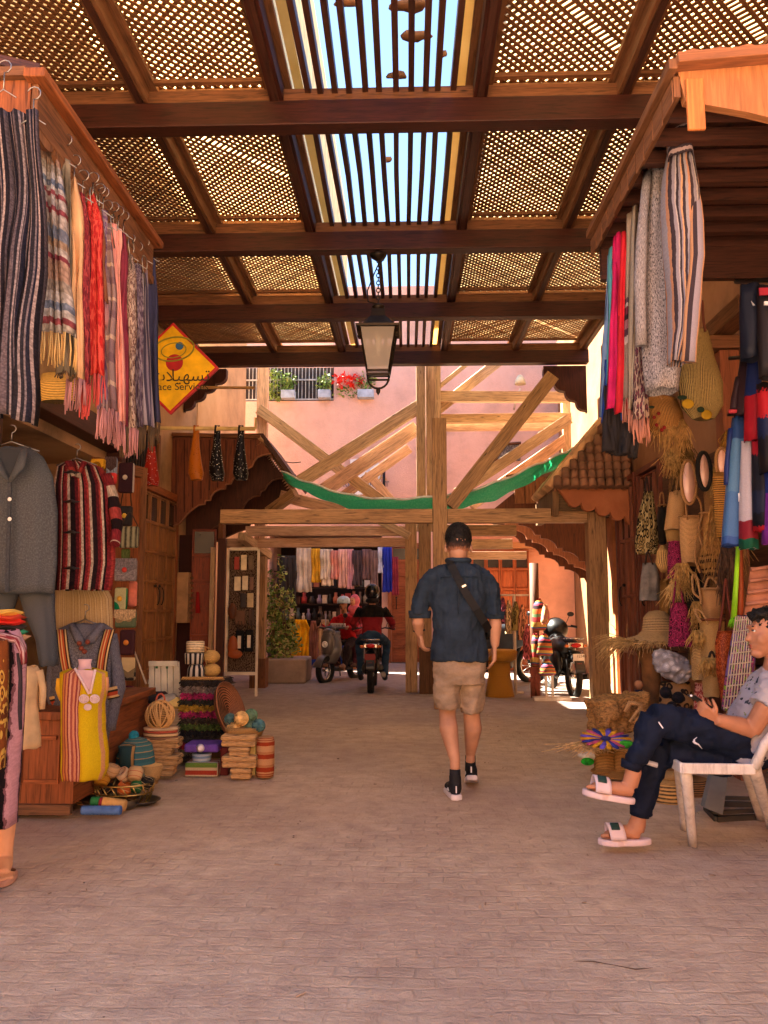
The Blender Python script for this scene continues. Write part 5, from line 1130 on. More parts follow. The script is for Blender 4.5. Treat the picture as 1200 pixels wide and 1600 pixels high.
# tray with rolled bracelets
t = T('oval_tray', 'oval metal rimmed tray on the ground holding rolled bracelets', 'tray', gnd(165, 1278))
c = gnd(163, 1270); m = M(); m.lathe([(.001, .0), (.14, .0), (.165, .045), (.17, .045), (.148, .0)][::1], (c.x, c.y+.1, .012), 30, 1.0, .8, wob=lambda t_, i: .015*math.sin(16*t_) if i in (2, 3) else 0, caps=False); m.build('dish', metal('8f8676', .35), t, solid=.004)
def rollb(x0, x1, y, r, Y, col, lab, tilt=0):
    a, b = at(x0, y, Y), at(x1, y+tilt, Y); m = M(); n = max(3, int((b-a).length/.02)); P = []; Rr = []
    for k in range(n*2+1): P.append(a.lerp(b, k/(n*2))); Rr.append(r*Y/F*(1 if k % 2 else .93))
    m.tube(P, Rr, 14); tag(m.build('bracelet_roll', plain(col, .6, .1, 20, .4)), lab, 'bracelet roll', 'rolls of woven bracelets in the trays')
rollb(128, 189, 1266, 7, 4.62, '4a6ea8', 'blue roll of woven bracelets lying in the oval tray'); rollb(160, 196, 1254, 9, 4.72, 'c89c5c', 'straw coloured roll behind the blue one in the oval tray', 5); rollb(143, 156, 1252, 7, 4.7, '1f6a3c', 'short green roll at the left end in the oval tray'); rollb(156, 161, 1254, 8, 4.71, '8a2430', 'thin wine red band beside the green roll')
t = T('wire_basket', 'round gilt wire basket full of woven bracelets', 'basket', gnd(195, 1245))
c = at(194, 1236, 4.95); m = M()
for r, z in ((.17, 0), (.185, .055), (.15, -.06)): m.tube([c+Vector((r*math.cos(a_), r*.8*math.sin(a_), z)) for a_ in [k*2*PI/28 for k in range(29)]], .006, 5)
for k in range(18): a_ = k*2*PI/18; m.tube([c+Vector((.15*math.cos(a_), .12*math.sin(a_), -.06)), c+Vector((.17*math.cos(a_+.2), .137*math.sin(a_+.2), 0)), c+Vector((.185*math.cos(a_), .148*math.sin(a_), .055))], .004, 5)
m.build('wirework', metal('b09458', .35), t); m = M(); m.lathe([(.13, -.062), (.15, -.055)], c, 24, 1, .8); m.build('bottom', straw('b08850', 10), t)
m = M(); m.lathe([(.06, .005), (.05, .02), (.045, c.z-.07)], (c.x, c.y, 0), 16); m.build('stand', ST2, t)
for i, (x, y, r, c1, c2, lab) in enumerate(((160, 1215, 13, 'c48a2c', '9a5c20', 'golden yellow coiled cuff at the left of the wire basket'), (176, 1203, 11, 'd0a878', 'a87848', 'pale coiled cuff on top of the wire basket'), (193, 1210, 11, 'd8b890', '9c2c34', 'cream cuff with red rim in the wire basket'), (212, 1208, 12, 'd0aa78', 'b85c40', 'coiled cuff with rust lines right in the wire basket'), (196, 1230, 12, 'd07038', 'e0c090', 'orange banded cuff at the front of the wire basket'), (168, 1232, 9, '2a221c', 'd0a86c', 'black and straw banded cuff at the lower left of the wire basket'), (214, 1228, 10, '2f6a44', 'd0b080', 'green rimmed cuff in the wire basket'), (230, 1222, 10, '2a2622', 'd8bc8c', 'black striped cuff at the right of the wire basket'))):
    Yc = 4.9+.02*(i % 3); m = M(); rr = r*Yc/F; R = Matrix.Rotation(.6*(i % 3-1), 3, 'X') @ Matrix.Rotation(.5*math.sin(i*2.1), 3, 'Y'); m.lathe([(rr*.7, -rr*.9), (rr*.9, -rr*.5), (rr, 0), (rr*.9, rr*.6), (rr*.75, rr*.65), (rr*.7, rr*.2), (1e-4, 0)], at(x, y, Yc), 18, rot=R)
    tag(m.build('woven_cuff', stripes(((0, c1), (.5, c2), (.62, c1)), 5, 'v')), lab, 'bracelet', 'woven cuffs in the wire basket')
pot('wicker_cylinder', 'tall brown wicker cylinder between bench and wire basket', 'basket', 134, 5.0, [(15, 1270), (15, 1205)], straw('a06f44', 11, 'v', '5a2c1c'))
t = T('metal_plate', 'small dark metal plate leaning on the ground behind the oval tray', 'plate', gnd(222, 1262)); m = M(); c = gnd(222, 1258); m.lathe([(.001, .012), (.08, .012), (.1, .03), (.11, .032)], c, 22, caps=False); m.build('dish', metal('6a6258', .4), t, solid=.004)
pot('teal_basket', 'teal and straw coloured domed hat with pompom on the ground', 'hat', 211, 5.3, [(36, 1207), (30, 1200), (28, 1180), (24, 1163), (14, 1154), (3, 1151)], stripes(((0, '3f6f74'), (.5, 'b89a68'), (.62, '47777a')), 9, 'v', wob=.02))
m = M(); m.ell(at(209, 1150, 5.3), .035, n=10, m=7); tag(m.build('pompom', plain('1f7f94', .9, .3, 20, 1.)), 'teal pompom on top of the domed hat', 'pompom')
pot('basket_bowl', 'pale straw bowl right of the wire basket', 'bowl', 236, 5.25, [(10, 1224), (14, 1212), (16, 1195)], ST)
pot('straw_cup', 'straw and teal checked upright cup before the domed hat', 'cup', 197, 5.15, [(12, 1205), (11, 1180), (13, 1165)], stripes(((0, '2f4a4c'), (.35, 'b8945c'), (.7, '3a5a5c')), 1.5, 'u'))
# hats leaning on the board
def disc_hat(name, lab, cx, cy, r, Y, mt, band, tilt=1.2, yaw=.3, crown=.45):
    t = T(name, lab, 'hat', at(cx, cy+r*.7, Y)); R = Matrix.Rotation(yaw, 3, 'Z') @ Matrix.Rotation(tilt, 3, 'X'); q = r*Y/F; c = at(cx, cy, Y)
    m = M(); m.lathe([(q, 0), (q*.98, .012), (q*crown*1.05, .02), (q*crown, q*.3), (q*crown*.7, q*.5), (1e-4, q*.55)], c, 28, rot=R, wob=lambda t_, i: .03*math.sin(3*t_) if i < 2 else 0, caps=False); m.build('straw', mt, t, solid=.006)
    m = M(); m.lathe([(q*crown*1.04, .03), (q*crown*1.02, q*.16)], c, 28, rot=R, caps=False); m.build('band', band, t, solid=.004)
disc_hat('straw_hat', 'wide straw hat with dark band leaning below the board', 192, 1142, 30, 5.9, straw('b08c60', 22, 'v'), plain('3a2a22'), 1.25, -.3); disc_hat('straw_hat', 'sun hat with woven centre and price tag leaning nearest the grey robe', 178, 1150, 27, 5.65, straw('a8845c', 20, 'v', '5a3a28'), plain('8a5a3c'), 1.3, -.2)
pot('woven_cup', 'brown woven cone leaning left of the teal hat', 'basket', 180, 5.5, [(12, 1205), (9, 1178), (10, 1172)], ST2)
# clutches stack 1
Yc = 5.6
for x0, x1, y0, y1, lab, tl in ((232, 270, 1196, 1213, 'lowest straw clutch of the stack right of the teal hat', .05), (234, 279, 1180, 1196, 'second lowest straw clutch, pushed right, of the stack by the teal hat', -.06), (236, 267, 1169, 1180, 'short straw clutch third from the ground by the teal hat', .08), (228, 279, 1154, 1169, 'topmost wide straw clutch under the stack of placemats', 0)): clutch(x0, x1, y0, y1, Yc, lab, tilt=tl, dep=.12)
for i, (y, c_, lab) in enumerate(((1151, '8a6448', 'lowest brown placemat under the wicker ball'), (1146, 'd0b080', 'straw placemat under the red brown one'), (1141, 'a04c38', 'red brown placemat in the middle of the pile'), (1137, 'cfb58c', 'topmost pale placemat under the wicker ball'))):
    pot('placemat', lab, 'placemat', 251, 5.66, [(26, y+3), (27, y), (25, y-1)], plain(c_, .8, .15), .6, group='round placemats in a pile')
t = T('wicker_ball', 'open wicker ball basket with handle on the placemats', 'basket', at(250, 1138, 5.66)); c = at(250, 1117, 5.66); m = M(); R_ = 22*5.66/F; random.seed(4)
for k in range(22): R = Matrix.Rotation(random.uniform(0, PI), 3, 'Z') @ Matrix.Rotation(PI/2+random.uniform(-.5, .5), 3, 'X'); m.tube([c+R @ Vector((R_*math.cos(a_), R_*math.sin(a_), 0)) for a_ in [j*2*PI/20 for j in range(21)]], .0045, 4)
m.build('wickerwork', plain('cfa468', .6), t); m = M(); m.ell(c, R_*.86); m.build('lining', straw('9a7444', 14), t); m = M(); m.tube([c+Vector((.03*math.cos(a_), 0, R_+.045*math.sin(a_))) for a_ in [j*PI/8 for j in range(9)]], .006, 6); m.build('handle', plain('b85c48'), t)
# white slotted boards, folded cloths
t = T('slotted_board', 'white wooden slotted chair back leaning by the pale double door', 'board', at(255, 1095, 6.6)); Y = 6.6
m = M(); WB_ = plain('c9c4b0', .5)
for k in range(5): x = 233+k*9.6; m.prism([at(x, 1034, Y), at(x+7.6, 1034, Y), at(x+8.4+k*.4, 1094, Y-.08), at(x-1+k*.4, 1094, Y-.08)], (0, .03, 0))
for y0, y1, x0, x1 in ((1033, 1041, 232, 277), (1062, 1069, 231, 280)): m.prism([at(x0, y0, Y-.022), at(x1, y0, Y-.022), at(x1, y1, Y-.03), at(x0, y1, Y-.03)], (0, .02, 0))
m.build('slat_panel', WB_, t); m = M()
for x in (243, 259): m.prism([at(x, 1040, Y-.012), at(x+3.5, 1040, Y-.012), at(x+4, 1060, Y-.022), at(x+.5, 1060, Y-.022)], (0, .01, 0))
m.build('green_inlay', plain('1f5a34'), t)
for i, (x0, x1, y, h, c_, lab) in enumerate(((226, 262, 1090, 9, '2a2226', 'black folded cloth below the white slotted board'), (226, 246, 1104, 8, 'a8283c', 'crimson folded cloth below the black one'), (240, 276, 1092, 8, 'a09a90', 'grey knitted cap beside the crimson cloth'), (258, 282, 1098, 8, 'c4ac6a', 'straw yellow cap above the wicker ball'))):
    gar('folded_cloth', lab, 'cloth', [(x0+3, x1-3, y-h, .03), (x0, x1, y-h*.3), (x0, x1, y+h*.4), (x0+3, x1-3, y+h, .06)], 6.2, .12, plain(c_, .9, .2), 4, .08, caps=True, seed=i)
# fringed baskets stack
t = T('fringed_basket', 'tall square basket wound with bands of coloured shaggy fringe', 'basket', gnd(314, 1166)); Y = 6.15
cols = ['2a2422', '6a605a', '8c2452', '2c2c24', '8c6e24', '8a2450', '3a342c', '465a2c', '222224', '34322e', '84222a', '6c6044', '42382c']
m = M(); a_, b_ = at(281, 1165, Y), at(346, 1062, Y); m.bx((a_.x, Y, .02), (b_.x, Y+.32, b_.z)); m.build('core', plain('4a3626', .9), t)
rnd = random.Random(8); hh = (b_.z-.04)/len(cols)
for k, c_ in enumerate(cols):
    m = M(); z = b_.z-hh*(k+.5); per = []
    for j in range(260):
        s_ = rnd.random(); 
        if s_ < .72: p = Vector((a_.x+(b_.x-a_.x)*rnd.random(), Y-.004, z+rnd.uniform(-.5, .5)*hh)); n_ = Vector((0, -1, 0))
        else: p = Vector((b_.x+.004, Y+.3*rnd.random(), z+rnd.uniform(-.5, .5)*hh)); n_ = Vector((1, 0, 0))
        q = p+n_*rnd.uniform(.006, .022)+Vector((rnd.uniform(-.03, .03), 0, -rnd.uniform(.004, .022))); m.tube([p, q], [.006, .0035], 4)
    m.build('fringe_band', plain(c_, .95, .35, 30), t)
m = M(); 
for j in range(60): x = a_.x+(b_.x-a_.x)*j/59; m.tube([(x, Y-.01, b_.z-.0), (x+.012, Y-.02, b_.z+.02), (x+.024, Y-.01, b_.z)], .005, 4)
m.build('braided_rim', ST, t)
pot('striped_hat', 'black and white striped cone hat standing upside down on the fringed basket', 'hat', 306, 6.2, [(14, 1060), (13, 1045), (10, 1038)], stripes(((0, 'd8cfc0'), (.5, '26262c')), 9, 'u')); pot('striped_hat', 'black and white striped flat basket on the cone hat', 'hat', 303, 6.2, [(12, 1037), (14, 1037), (15, 1021), (14, 1020)], stripes(((0, 'd8cfc0'), (.5, '26262c')), 12, 'u')); pot('pale_box_hat', 'plain cream round box on top of the striped baskets', 'hat', 305, 6.2, [(14, 1019), (14, 1003), (13, 1002)], straw('d8c4a0', 8))
for i, (x, y, lab) in enumerate(((330, 1026, 'upper dome shaped straw bag beside the striped baskets'), (331, 1047, 'lower dome shaped straw bag beside the striped baskets'))):
    t = T('dome_bag', lab, 'bag', at(x, y+10, 6.3), 'dome shaped straw bags'); m = M(); m.ell(at(x, y, 6.3), (14*6.3/F, .06, 10.5*6.3/F)); m.build('body', straw('bf9a58', 12), t); m = M(); m.tube([at(x-8, y-8, 6.25), at(x-10, y-16, 6.25), at(x-2, y-12, 6.25)], .006, 5); m.build('strap', plain('b08048'), t)
# purple clutch, blue bowl, striped box
Y = 5.72; rb_ = lambda nm, lab, cat, x0, x1, y0, y1, dep, mt, bev=.012: tag(rbox(M(), x0, x1, y0, y1, Y, dep).build(nm, mt, bevel=bev), lab, cat)
rb_('striped_box_bag', 'green, red and white striped woven clutch lying lowest under the blue bowl', 'bag', 288, 340, 1192, 1214, .2, stripes(((0, '6a8a3c'), (.2, 'd8ccb4'), (.4, 'a83430'), (.55, 'd4c4a4'), (.75, 'a8402c'), (.9, 'cdb890')), 5, 'v'))
pot('blue_bowl', 'small blue striped bowl between purple clutch and striped clutch', 'bowl', 315, 5.8, [(12, 1192), (14, 1188), (15, 1178), (14, 1176)], stripes(((0, '7a94b0'), (.5, 'b8c4cc')), 4, 'v'))
t = T('purple_clutch', 'purple raffia clutch with white flower disc', 'bag', at(315, 1176, Y)); rbox(M(), 287, 341, 1163, 1176, Y, .2).build('body', plain('5a3c94', .7, .15, 20, .6), t, bevel=.015); m = M(); m.lathe([(.03, 0), (.012, .01)], at(313, 1169, Y)+Vector((0, -.001, 0)), 14, rot=Matrix.Rotation(PI/2, 3, 'X')); m.build('flower_disc', plain('d8d0d8'), t)
m = M(); m.bx((at(287, 1190, Y).x, Y+.21, 0), (at(341, 1190, Y).x, Y+.24, at(341, 1176, Y).z)); tag(m.build('backing_board', plain('4a3626')), 'brown board standing behind the blue bowl', 'board')
# clutch stack 2
for x0, x1, y0, y1, lab, tl in ((359, 391, 1201, 1218, 'lowest straw clutch of the stack beside the orange banded roll', .03), (346, 400, 1182, 1200, 'wide straw clutch second from the ground beside the orange banded roll', 0), (356, 388, 1168, 1182, 'narrow straw clutch with green side, third from the ground', .06), (345, 399, 1149, 1167, 'topmost wide straw clutch under the raffia balls', .0)): clutch(x0, x1, y0, y1, 5.62, lab, tilt=tl, dep=.14)
tag(rbox(M(), 389, 400, 1166, 1212, 5.7, .14).build('green_pouch', stripes(((0, '5a7a2c'), (.5, 'b8a468')), 4, 'v'), bevel=.01), 'green and straw pouch standing against the clutch stack', 'bag'); tag(rbox(M(), 343, 357, 1168, 1213, 5.8, .1).build('maroon_pouch', plain('5a1c1c', .7), bevel=.01), 'dark maroon pouch behind the second clutch stack', 'bag')
pot('banded_roll', 'upright straw roll wound with rust bands at the right end of the goods', 'basket', 414, 5.72, [(13, 1213), (14, 1205), (14, 1158), (12, 1151)], stripes(((0, 'c49468'), (.45, '9c3c20'), (.8, 'b07a50')), 7, 'v', wob=.02))
t = T('raffia_tray', 'low bowl heaped with straw and teal raffia balls', 'bowl', at(382, 1148, 5.75)); pot('dish', None, None, 382, 5.75, [(26, 1150), (30, 1140), (31, 1136)], ST2, .7, t)
for i, (x, y, r, c_, lab) in enumerate(((377, 1123, 11, 'cfa86c', 'straw coloured raffia ball, uppermost of the heap'), (366, 1138, 11, 'c8a468', 'straw raffia ball at the left of the heap'), (392, 1136, 11, '5f7a68', 'green straw raffia ball at the front of the heap'), (404, 1134, 10, '3f6468', 'dark teal raffia ball at the right of the heap'), (360, 1124, 9, '47696a', 'teal raffia ball at the back left of the heap'), (392, 1118, 10, '55745c', 'mossy raffia ball at the back right of the heap'))):
    m = M(); c = at(x, y, 5.72+.03*(i % 3)); q = r*5.7/F; rn = random.Random(i); m.ell(c, q*.8)
    for k in range(26): R = Matrix.Rotation(rn.uniform(0, 6), 3, 'Z') @ Matrix.Rotation(rn.uniform(0, 3), 3, 'X'); m.tube([c+R @ Vector((q*math.cos(a_), q*math.sin(a_), 0)) for a_ in [j*2*PI/12 for j in range(10)]], .004, 4)
    tag(m.build('raffia_ball', plain(c_, .8, .25, 20)), lab, 'ball', 'raffia balls in the bowl')
t = T('round_tray', 'round brown woven tray standing on edge against the fringed basket', 'tray', at(356, 1150, 6.0)); m = M(); m.lathe([(1e-4, 0), (.2, 0), (.215, .03), (.22, .03)], at(356, 1112, 6.0), 30, rot=Matrix.Rotation(PI/2-.35, 3, 'Y') @ Matrix.Rotation(.2, 3, 'X'), caps=False); m.build('weave', straw('8a5a3c', 18, 'v', '3a2018'), t, solid=.008)
# purses leaning against the pale door, ladder pole
m = M(); m.tube([at(210, 1018, 6.8), at(228, 1068, 6.5)], .008, 6); tag(m.build('pale_stick', plain('c8b8a0')), 'thin pale stick leaning from the board towards the slotted board', 'stick')
# ---------------------------------------------------------------- garments under the right canopy
GR = 'clothes hung along the right canopy edge'
ROBE = stripes(((0, 'a098a0'), (.13, 'c08a6a'), (.22, '40343a'), (.36, '8e8690'), (.5, 'b4a6a4'), (.56, '3a3036'), (.68, '8a828e'), (.78, 'cc9a74'), (.86, '40343a')), 2.2, 'u', wob=.05)
t = T('striped_djellaba', 'brown, grey and peach striped hooded robe nearest on the right canopy edge', 'robe', at(1065, 575, 3.95), GR)
gar('hood', None, None, [(1052, 1064, 168, .02), (1045, 1074, 182, .06), (1044, 1078, 215, .09), (1046, 1082, 250, .07)], 3.9, .08, stripes(((0, '40343a'), (.3, 'cc9a74'), (.5, '8a828e'), (.7, '40343a'), (.85, 'b09898')), 3, 'v', wob=.06), 4, .12, t, seed=2)
gar('body', None, None, [(1046, 1078, 235, .07), (1038, 1086, 275, .1), (1036, 1092, 330, .12), (1040, 1096, 400), (1046, 1092, 460), (1048, 1086, 520), (1046, 1070, 568, .06)], 3.95, .11, ROBE, 5, .12, t)
m = M(); limbpx(m, [(1080, 268, 8), (1088, 320, 10, -.06), (1090, 400, 11, -.08), (1082, 480, 12, -.06), (1076, 566, 12, -.04)], 3.9, amp=.12); m.build('sleeve', stripes(((0, 'c4906c'), (.25, '40343a'), (.45, '9a909c'), (.75, 'cc9a74'), (.9, '3a3036')), 2, 'v'), t)
m = M(); m.tube([at(1056, 168, 3.9), at(1050, 148, 3.88), at(1046, 135, 3.85)], .004, 5); m.build('hanger_hook', metal('8a8078', .4), t)
cloth('denim_scarf', 'small blue cloth tucked behind the striped hooded robe', 'cloth', [(1028, 186), (1030, 205), (1040, 232)], [(1040, 184), (1044, 205), (1044, 232)], 4.1, plain('24406e', .9), 1, .02)
TW = tweed('1e1c22', 'aaa0a0', 42)
t = T('tweed_coat', 'black and white tweed coat hanging behind the striped hooded robe', 'coat', at(1028, 620, 4.2), GR)
gar('body', None, None, [(1024, 1036, 228, .03), (1014, 1040, 262, .07), (1006, 1044, 330, .1), (1000, 1046, 400), (999, 1048, 450), (1004, 1056, 510), (1006, 1062, 560), (1012, 1058, 612, .09)], 4.2, .1, TW, 6, .12, t); m = M(); limbpx(m, [(1012, 270, 7), (1004, 350, 9, -.05), (1000, 440, 10, -.06), (1002, 540, 9, -.03)], 4.15); m.build('sleeve', TW, t)
m = M(); m.tube([at(1030, 228, 4.2), at(1022, 205, 4.2), at(1016, 190, 4.1)], .004, 5); m.build('hanger_hook', metal('8a8078', .4), t)
for i, (a, b, c, d, Y, mt, lab, fr) in enumerate(((984, 1002, 322, 640, 4.4, stripes(((0, 'a89a88'), (.3, '7a6a60'), (.5, 'b8a890'), (.8, '8a7a72')), 4, 'u'), 'greenish cream pleated shawl between tweed coat and red skirt', 1), (976, 990, 335, 625, 4.5, stripes(((0, 'b4a08c'), (.45, '6a4a58'), (.48, 'd0bcb8'), (.5, '8a3a50'), (.54, '3a2c34'), (.57, 'b87a84'), (.62, '5a3a48'), (.66, 'cbb8b0'), (.7, '9a8476')), 1, 'v'), 'thin shawl with pink and purple cross bands', 1), (996, 1008, 330, 655, 4.35, printed(('7a3a48', '4a2a34', 'a89080'), 30), 'wine and cream patterned shawl beside the tweed coat', 1),
        (966, 982, 365, 648, 4.65, plain('c81f2c', .8), 'bright red pleated skirt fabric on the right canopy edge', None), (955, 970, 368, 640, 4.75, plain('c4185c', .8), 'magenta pleated cloth beside the bright red one', None), (950, 960, 388, 600, 4.9, plain('4f93a0', .8), 'turquoise cloth at the far end of the right canopy', None), (946, 958, 400, 650, 5.0, plain('6a86b0', .8), 'pale blue cloth, last one on the right canopy', None))):
    cloth('hanging_cloth', lab, 'cloth', [((a+b)/2-2, c), (a, (c+d)/2), (a-3, d)], [((a+b)/2+3, c), (b, (c+d)/2), (b+4, d)], Y, mt, 2, .04, nv=16, group=GR, fringe=(.13, plain('a8705c', .9)) if fr else None, seed=i+30)
cloth('pleated_skirt', 'royal blue pleated skirt below the turquoise cloth', 'skirt', [(948, 560), (945, 610), (944, 660)], [(962, 560), (966, 610), (972, 662)], 4.92, plain('1c3c8c', .8), 6, .04, group=GR); cloth('pleated_skirt', 'black pleated skirt hanging lowest on the right canopy edge', 'skirt', [(948, 600), (944, 660), (946, 705)], [(985, 610), (996, 665), (990, 715)], 4.85, plain('211c1e', .8), 9, .05, nu=60, group=GR)

# ---------------------------------------------------------------- bags and straw goods on the right wall
NA = straw('c99c68', 24, 'v'); NB = straw('b98a58', 30, 'v'); DKS = plain('2a1c18', .7)
def tote(name, lab, rows, Y, mt, hs=None, hmt=None, dep=.07, cat='bag', group='bags hung on the right wall', caps=True, rim=None, seed=1, folds=3, amp=.05):
    t = T(name, lab, cat, at((rows[-1][0]+rows[-1][1])/2, rows[-1][2], Y), group)
    gar('sack', None, None, rows, Y, dep, mt, folds, amp, t, caps=caps, seed=seed)
    if rim: a, b = rows[0][:2]; m = M(); m.tube([at((a+b)/2+(b-a)/2*math.cos(q), rows[0][2], Y)+Y_*dep*math.sin(q) for q in [k*PI/8 for k in range(17)]], .008, 5); m.build('rim', rim, t)
    for h in (hs or []):
        m = M(); P = [at(x, y, Y-dep*.6 if k < 99 else Y) for k, (x, y) in enumerate(h)]
        Q = []
        for k in range(len(P)-1):                       # smooth the handle
            p0, p1, p2, p3 = P[max(k-1, 0)], P[k], P[k+1], P[min(k+2, len(P)-1)]
            for s_ in range(5): f = s_/5; Q.append(.5*((2*p1)+(p2-p0)*f+(2*p0-5*p1+4*p2-p3)*f*f+(3*p1-p0-3*p2+p3)*f**3))
        Q.append(P[-1]); m.tube(Q, .008, 6); m.build('handle', hmt or NB, t)
    return t
def blob(m, x, y, r, Y, sx=1, sy=1): m.ell(at(x, y, Y), (r*Y/F*sx, .006, r*Y/F*sy), n=12, m=6)
t = tote('lemon_basket', 'big conical straw basket painted with lemons under the tweed coat', [(1082, 1106, 516, .03), (1068, 1116, 560, .08), (1058, 1128, 600, .12), (1064, 1128, 635, .1), (1082, 1116, 655, .05)], 5.1, straw('a89058', 20, 'u'), [[(1086, 518), (1090, 490), (1097, 470), (1099, 500), (1102, 518)]], plain('6a3a28'), .12)
m = M(); blob(m, 1075, 631, 8, 4.975, 1.2); blob(m, 1104, 648, 8, 4.985, 1.1); m.build('lemon_print', plain('b08a1c'), t); m = M(); blob(m, 1066, 621, 6, 4.975, 1.3, .6); blob(m, 1095, 640, 6, 4.98, 1, .8); m.build('leaf_print', plain('1f3420'), t)
t = tote('cherry_basket', 'straw basket painted with red cherries and a raffia fringe', [(1008, 1056, 622, .05), (1006, 1066, 645, .1), (1012, 1070, 668, .1), (1024, 1064, 682, .04)], 5.3, straw('a8763c', 20, 'u'), [[(1030, 616), (1044, 636), (1062, 640)]], NB, .1)
m = M(); [blob(m, x, y, 3, 5.19) for x, y in ((1022, 652), (1029, 646), (1026, 664), (1034, 672), (1038, 668))]; m.build('cherry_print', plain('8a1c1c'), t); m = M(); [blob(m, x, y, 4, 5.19, 1.2, .6) for x, y in ((1010, 640), (1018, 636))]; m.build('leaf_print', plain('26301c'), t)
def fringe(x0, x1, y, L, Y, n, mt, nm='raffia_fringe', parent=None, lab=None, sd=1, spread=.04, cat='fringe'):
    rn = random.Random(sd); m = M()
    for i in range(n):
        p = at(x0+(x1-x0)*rn.random(), y, Y+rn.uniform(-.03, .03)); q = p+Vector((rn.gauss(0, spread), rn.gauss(0, spread*.6), -L*Y/F*rn.uniform(.5, 1.1))); md = (p+q)/2+Vector((rn.gauss(0, spread*.4), -.02, 0)); m.tube([p, md, q], [.0035, .003, .0015], 4)
    o = m.build(nm, mt, parent)
    if parent is None: tag(o, lab, cat)
    return o
RAF = plain('b08850', .8, .25, 30); fringe(1030, 1068, 655, 55, 5.25, 160, RAF, parent=t)
fringe(1060, 1072, 680, 90, 6.1, 160, plain('7a5c30', .8, .3, 30), 'raffia_bundle', lab='long dark raffia bundle hanging left of the oval mirrors', sd=2, cat='raffia bundle', spread=.05)
fringe(1134, 1140, 672, 60, 5.5, 140, plain('8a6428', .8, .3, 30), 'raffia_bundle', lab='golden raffia bundle hanging between the mirrors and the red brown post', sd=3, cat='raffia bundle', spread=.05)
pot('raffia_pouch', 'furry golden raffia pouch below the rightmost oval mirror', 'bag', 1130, 5.35, [(10, 840), (12, 800), (12, 745), (10, 738)], straw('94682c', 30, 'v'), .5)
for i, (x, y0, y1, w_, Y, lab) in enumerate(((1076, 722, 785, 9, 5.9, 'largest oval mirror with a painted pink reflection, leftmost on the right wall'), (1100, 710, 762, 7, 5.75, 'middle oval mirror in a black woven frame'), (1128, 703, 742, 6.5, 5.45, 'smallest oval mirror beside the red brown post'))):
    t = T('oval_mirror', lab, 'mirror', at(x, y1, Y)); c = at(x, (y0+y1)/2, Y); h = (y1-y0)/2*Y/F; q = w_*Y/F; R = Matrix.Rotation(PI/2, 3, 'X')
    m = M(); m.lathe([(1, 0), (1, .008), (1e-4, .01)], c, 28, rot=R @ Matrix.Diagonal((q, h, 1))); m.build('glass', plain('e8b8a4', .25, .04, spec=.8), t)  # the reflected pink of lit walls is painted into the mirror colour
    m = M(); m.tube([c+Vector(((q+.012)*math.cos(a_), 0, (h+.014)*math.sin(a_))) for a_ in [k*2*PI/30 for k in range(31)]], .018 if i == 1 else .012, 6); m.build('frame', plain('1c1614') if i == 1 else NB, t)
t = tote('printed_tote', 'black and gold flower printed tote bag on the dark red doors', [(1006, 1020, 768, .02), (996, 1026, 812, .05), (992, 1028, 850), (994, 1026, 866, .05)], 6.9, printed(('2a2420', 'a8905c', '1c1816', 'c4b07c'), 9), [[(1008, 770), (1010, 745), (1014, 770)]], DKS, .07)
t = tote('grey_tote', 'crumpled silver grey tote bag hanging below the black and gold one', [(1004, 1024, 880, .03), (1002, 1030, 900), (999, 1030, 938, .05)], 6.8, plain('6e6a68', .6, .3, 9, .6, 12), [[(1008, 882), (1012, 862), (1020, 882)]], DKS, .07, folds=6, amp=.12)
tote('box_bag', 'upright straw box bag with long dark handles', [(1046, 1072, 768, .05), (1042, 1070, 800), (1038, 1062, 828, .06)], 6.3, NA, [[(1050, 768), (1062, 722), (1060, 768)], [(1060, 768), (1072, 724), (1070, 768)]], DKS, .07)
tote('straw_flap_bag', 'small straw bag hanging under the upright straw box bag', [(1039, 1064, 829, .05), (1042, 1062, 846, .04)], 6.25, straw('a8844c', 16, 'u'), None, dep=.05)
tote('market_basket', 'large straw market basket with one round loop handle', [(1061, 1098, 808, .05), (1063, 1098, 845, .07), (1066, 1088, 880, .05)], 6.0, NA, [[(1074, 812), (1072, 785), (1082, 771), (1094, 785), (1096, 815), (1090, 820)]], NB, .08, rim=NB)
tote('market_basket', 'square straw basket hung beside the loop handled one', [(1094, 1122, 802, .05), (1096, 1122, 835, .07), (1100, 1118, 858, .05)], 5.8, straw('9c6c3c', 24, 'v'), [[(1098, 803), (1092, 830), (1104, 858)]], NB, .07, rim=NB)
t = tote('fringed_basket_bag', 'straw basket with brown bands and wild raffia fringe', [(1096, 1128, 858, .06), (1094, 1126, 880, .08), (1100, 1122, 900, .05)], 5.7, stripes(((0, 'a87c44'), (.4, '4a2c1c'), (.55, 'b08850'), (.75, '3a241a')), 2, 'v'), [[(1100, 860), (1090, 835), (1086, 870), (1094, 895)]], NB, .09, rim=NB)
fringe(1110, 1138, 790, 110, 5.5, 110, plain('9c7440', .8, .3, 30), parent=t, spread=.07, sd=8)
PK = printed(('c43c74', '2a1420', 'b83068', '2a1420', '8a2850'), 7, rep=2)
tote('ring_print_tote', 'pink and black ring patterned tote bag, the upper one', [(1045, 1064, 846, .03), (1043, 1070, 875, .05), (1043, 1072, 904, .05)], 6.2, PK, None, dep=.06)
t = tote('ring_print_tote', 'larger pink and black ring patterned tote bag above the silver bag', [(1048, 1072, 942, .04), (1046, 1080, 975, .06), (1044, 1083, 1010, .06)], 6.0, PK, [[(1052, 942), (1058, 905), (1068, 942)]], PK, .07)
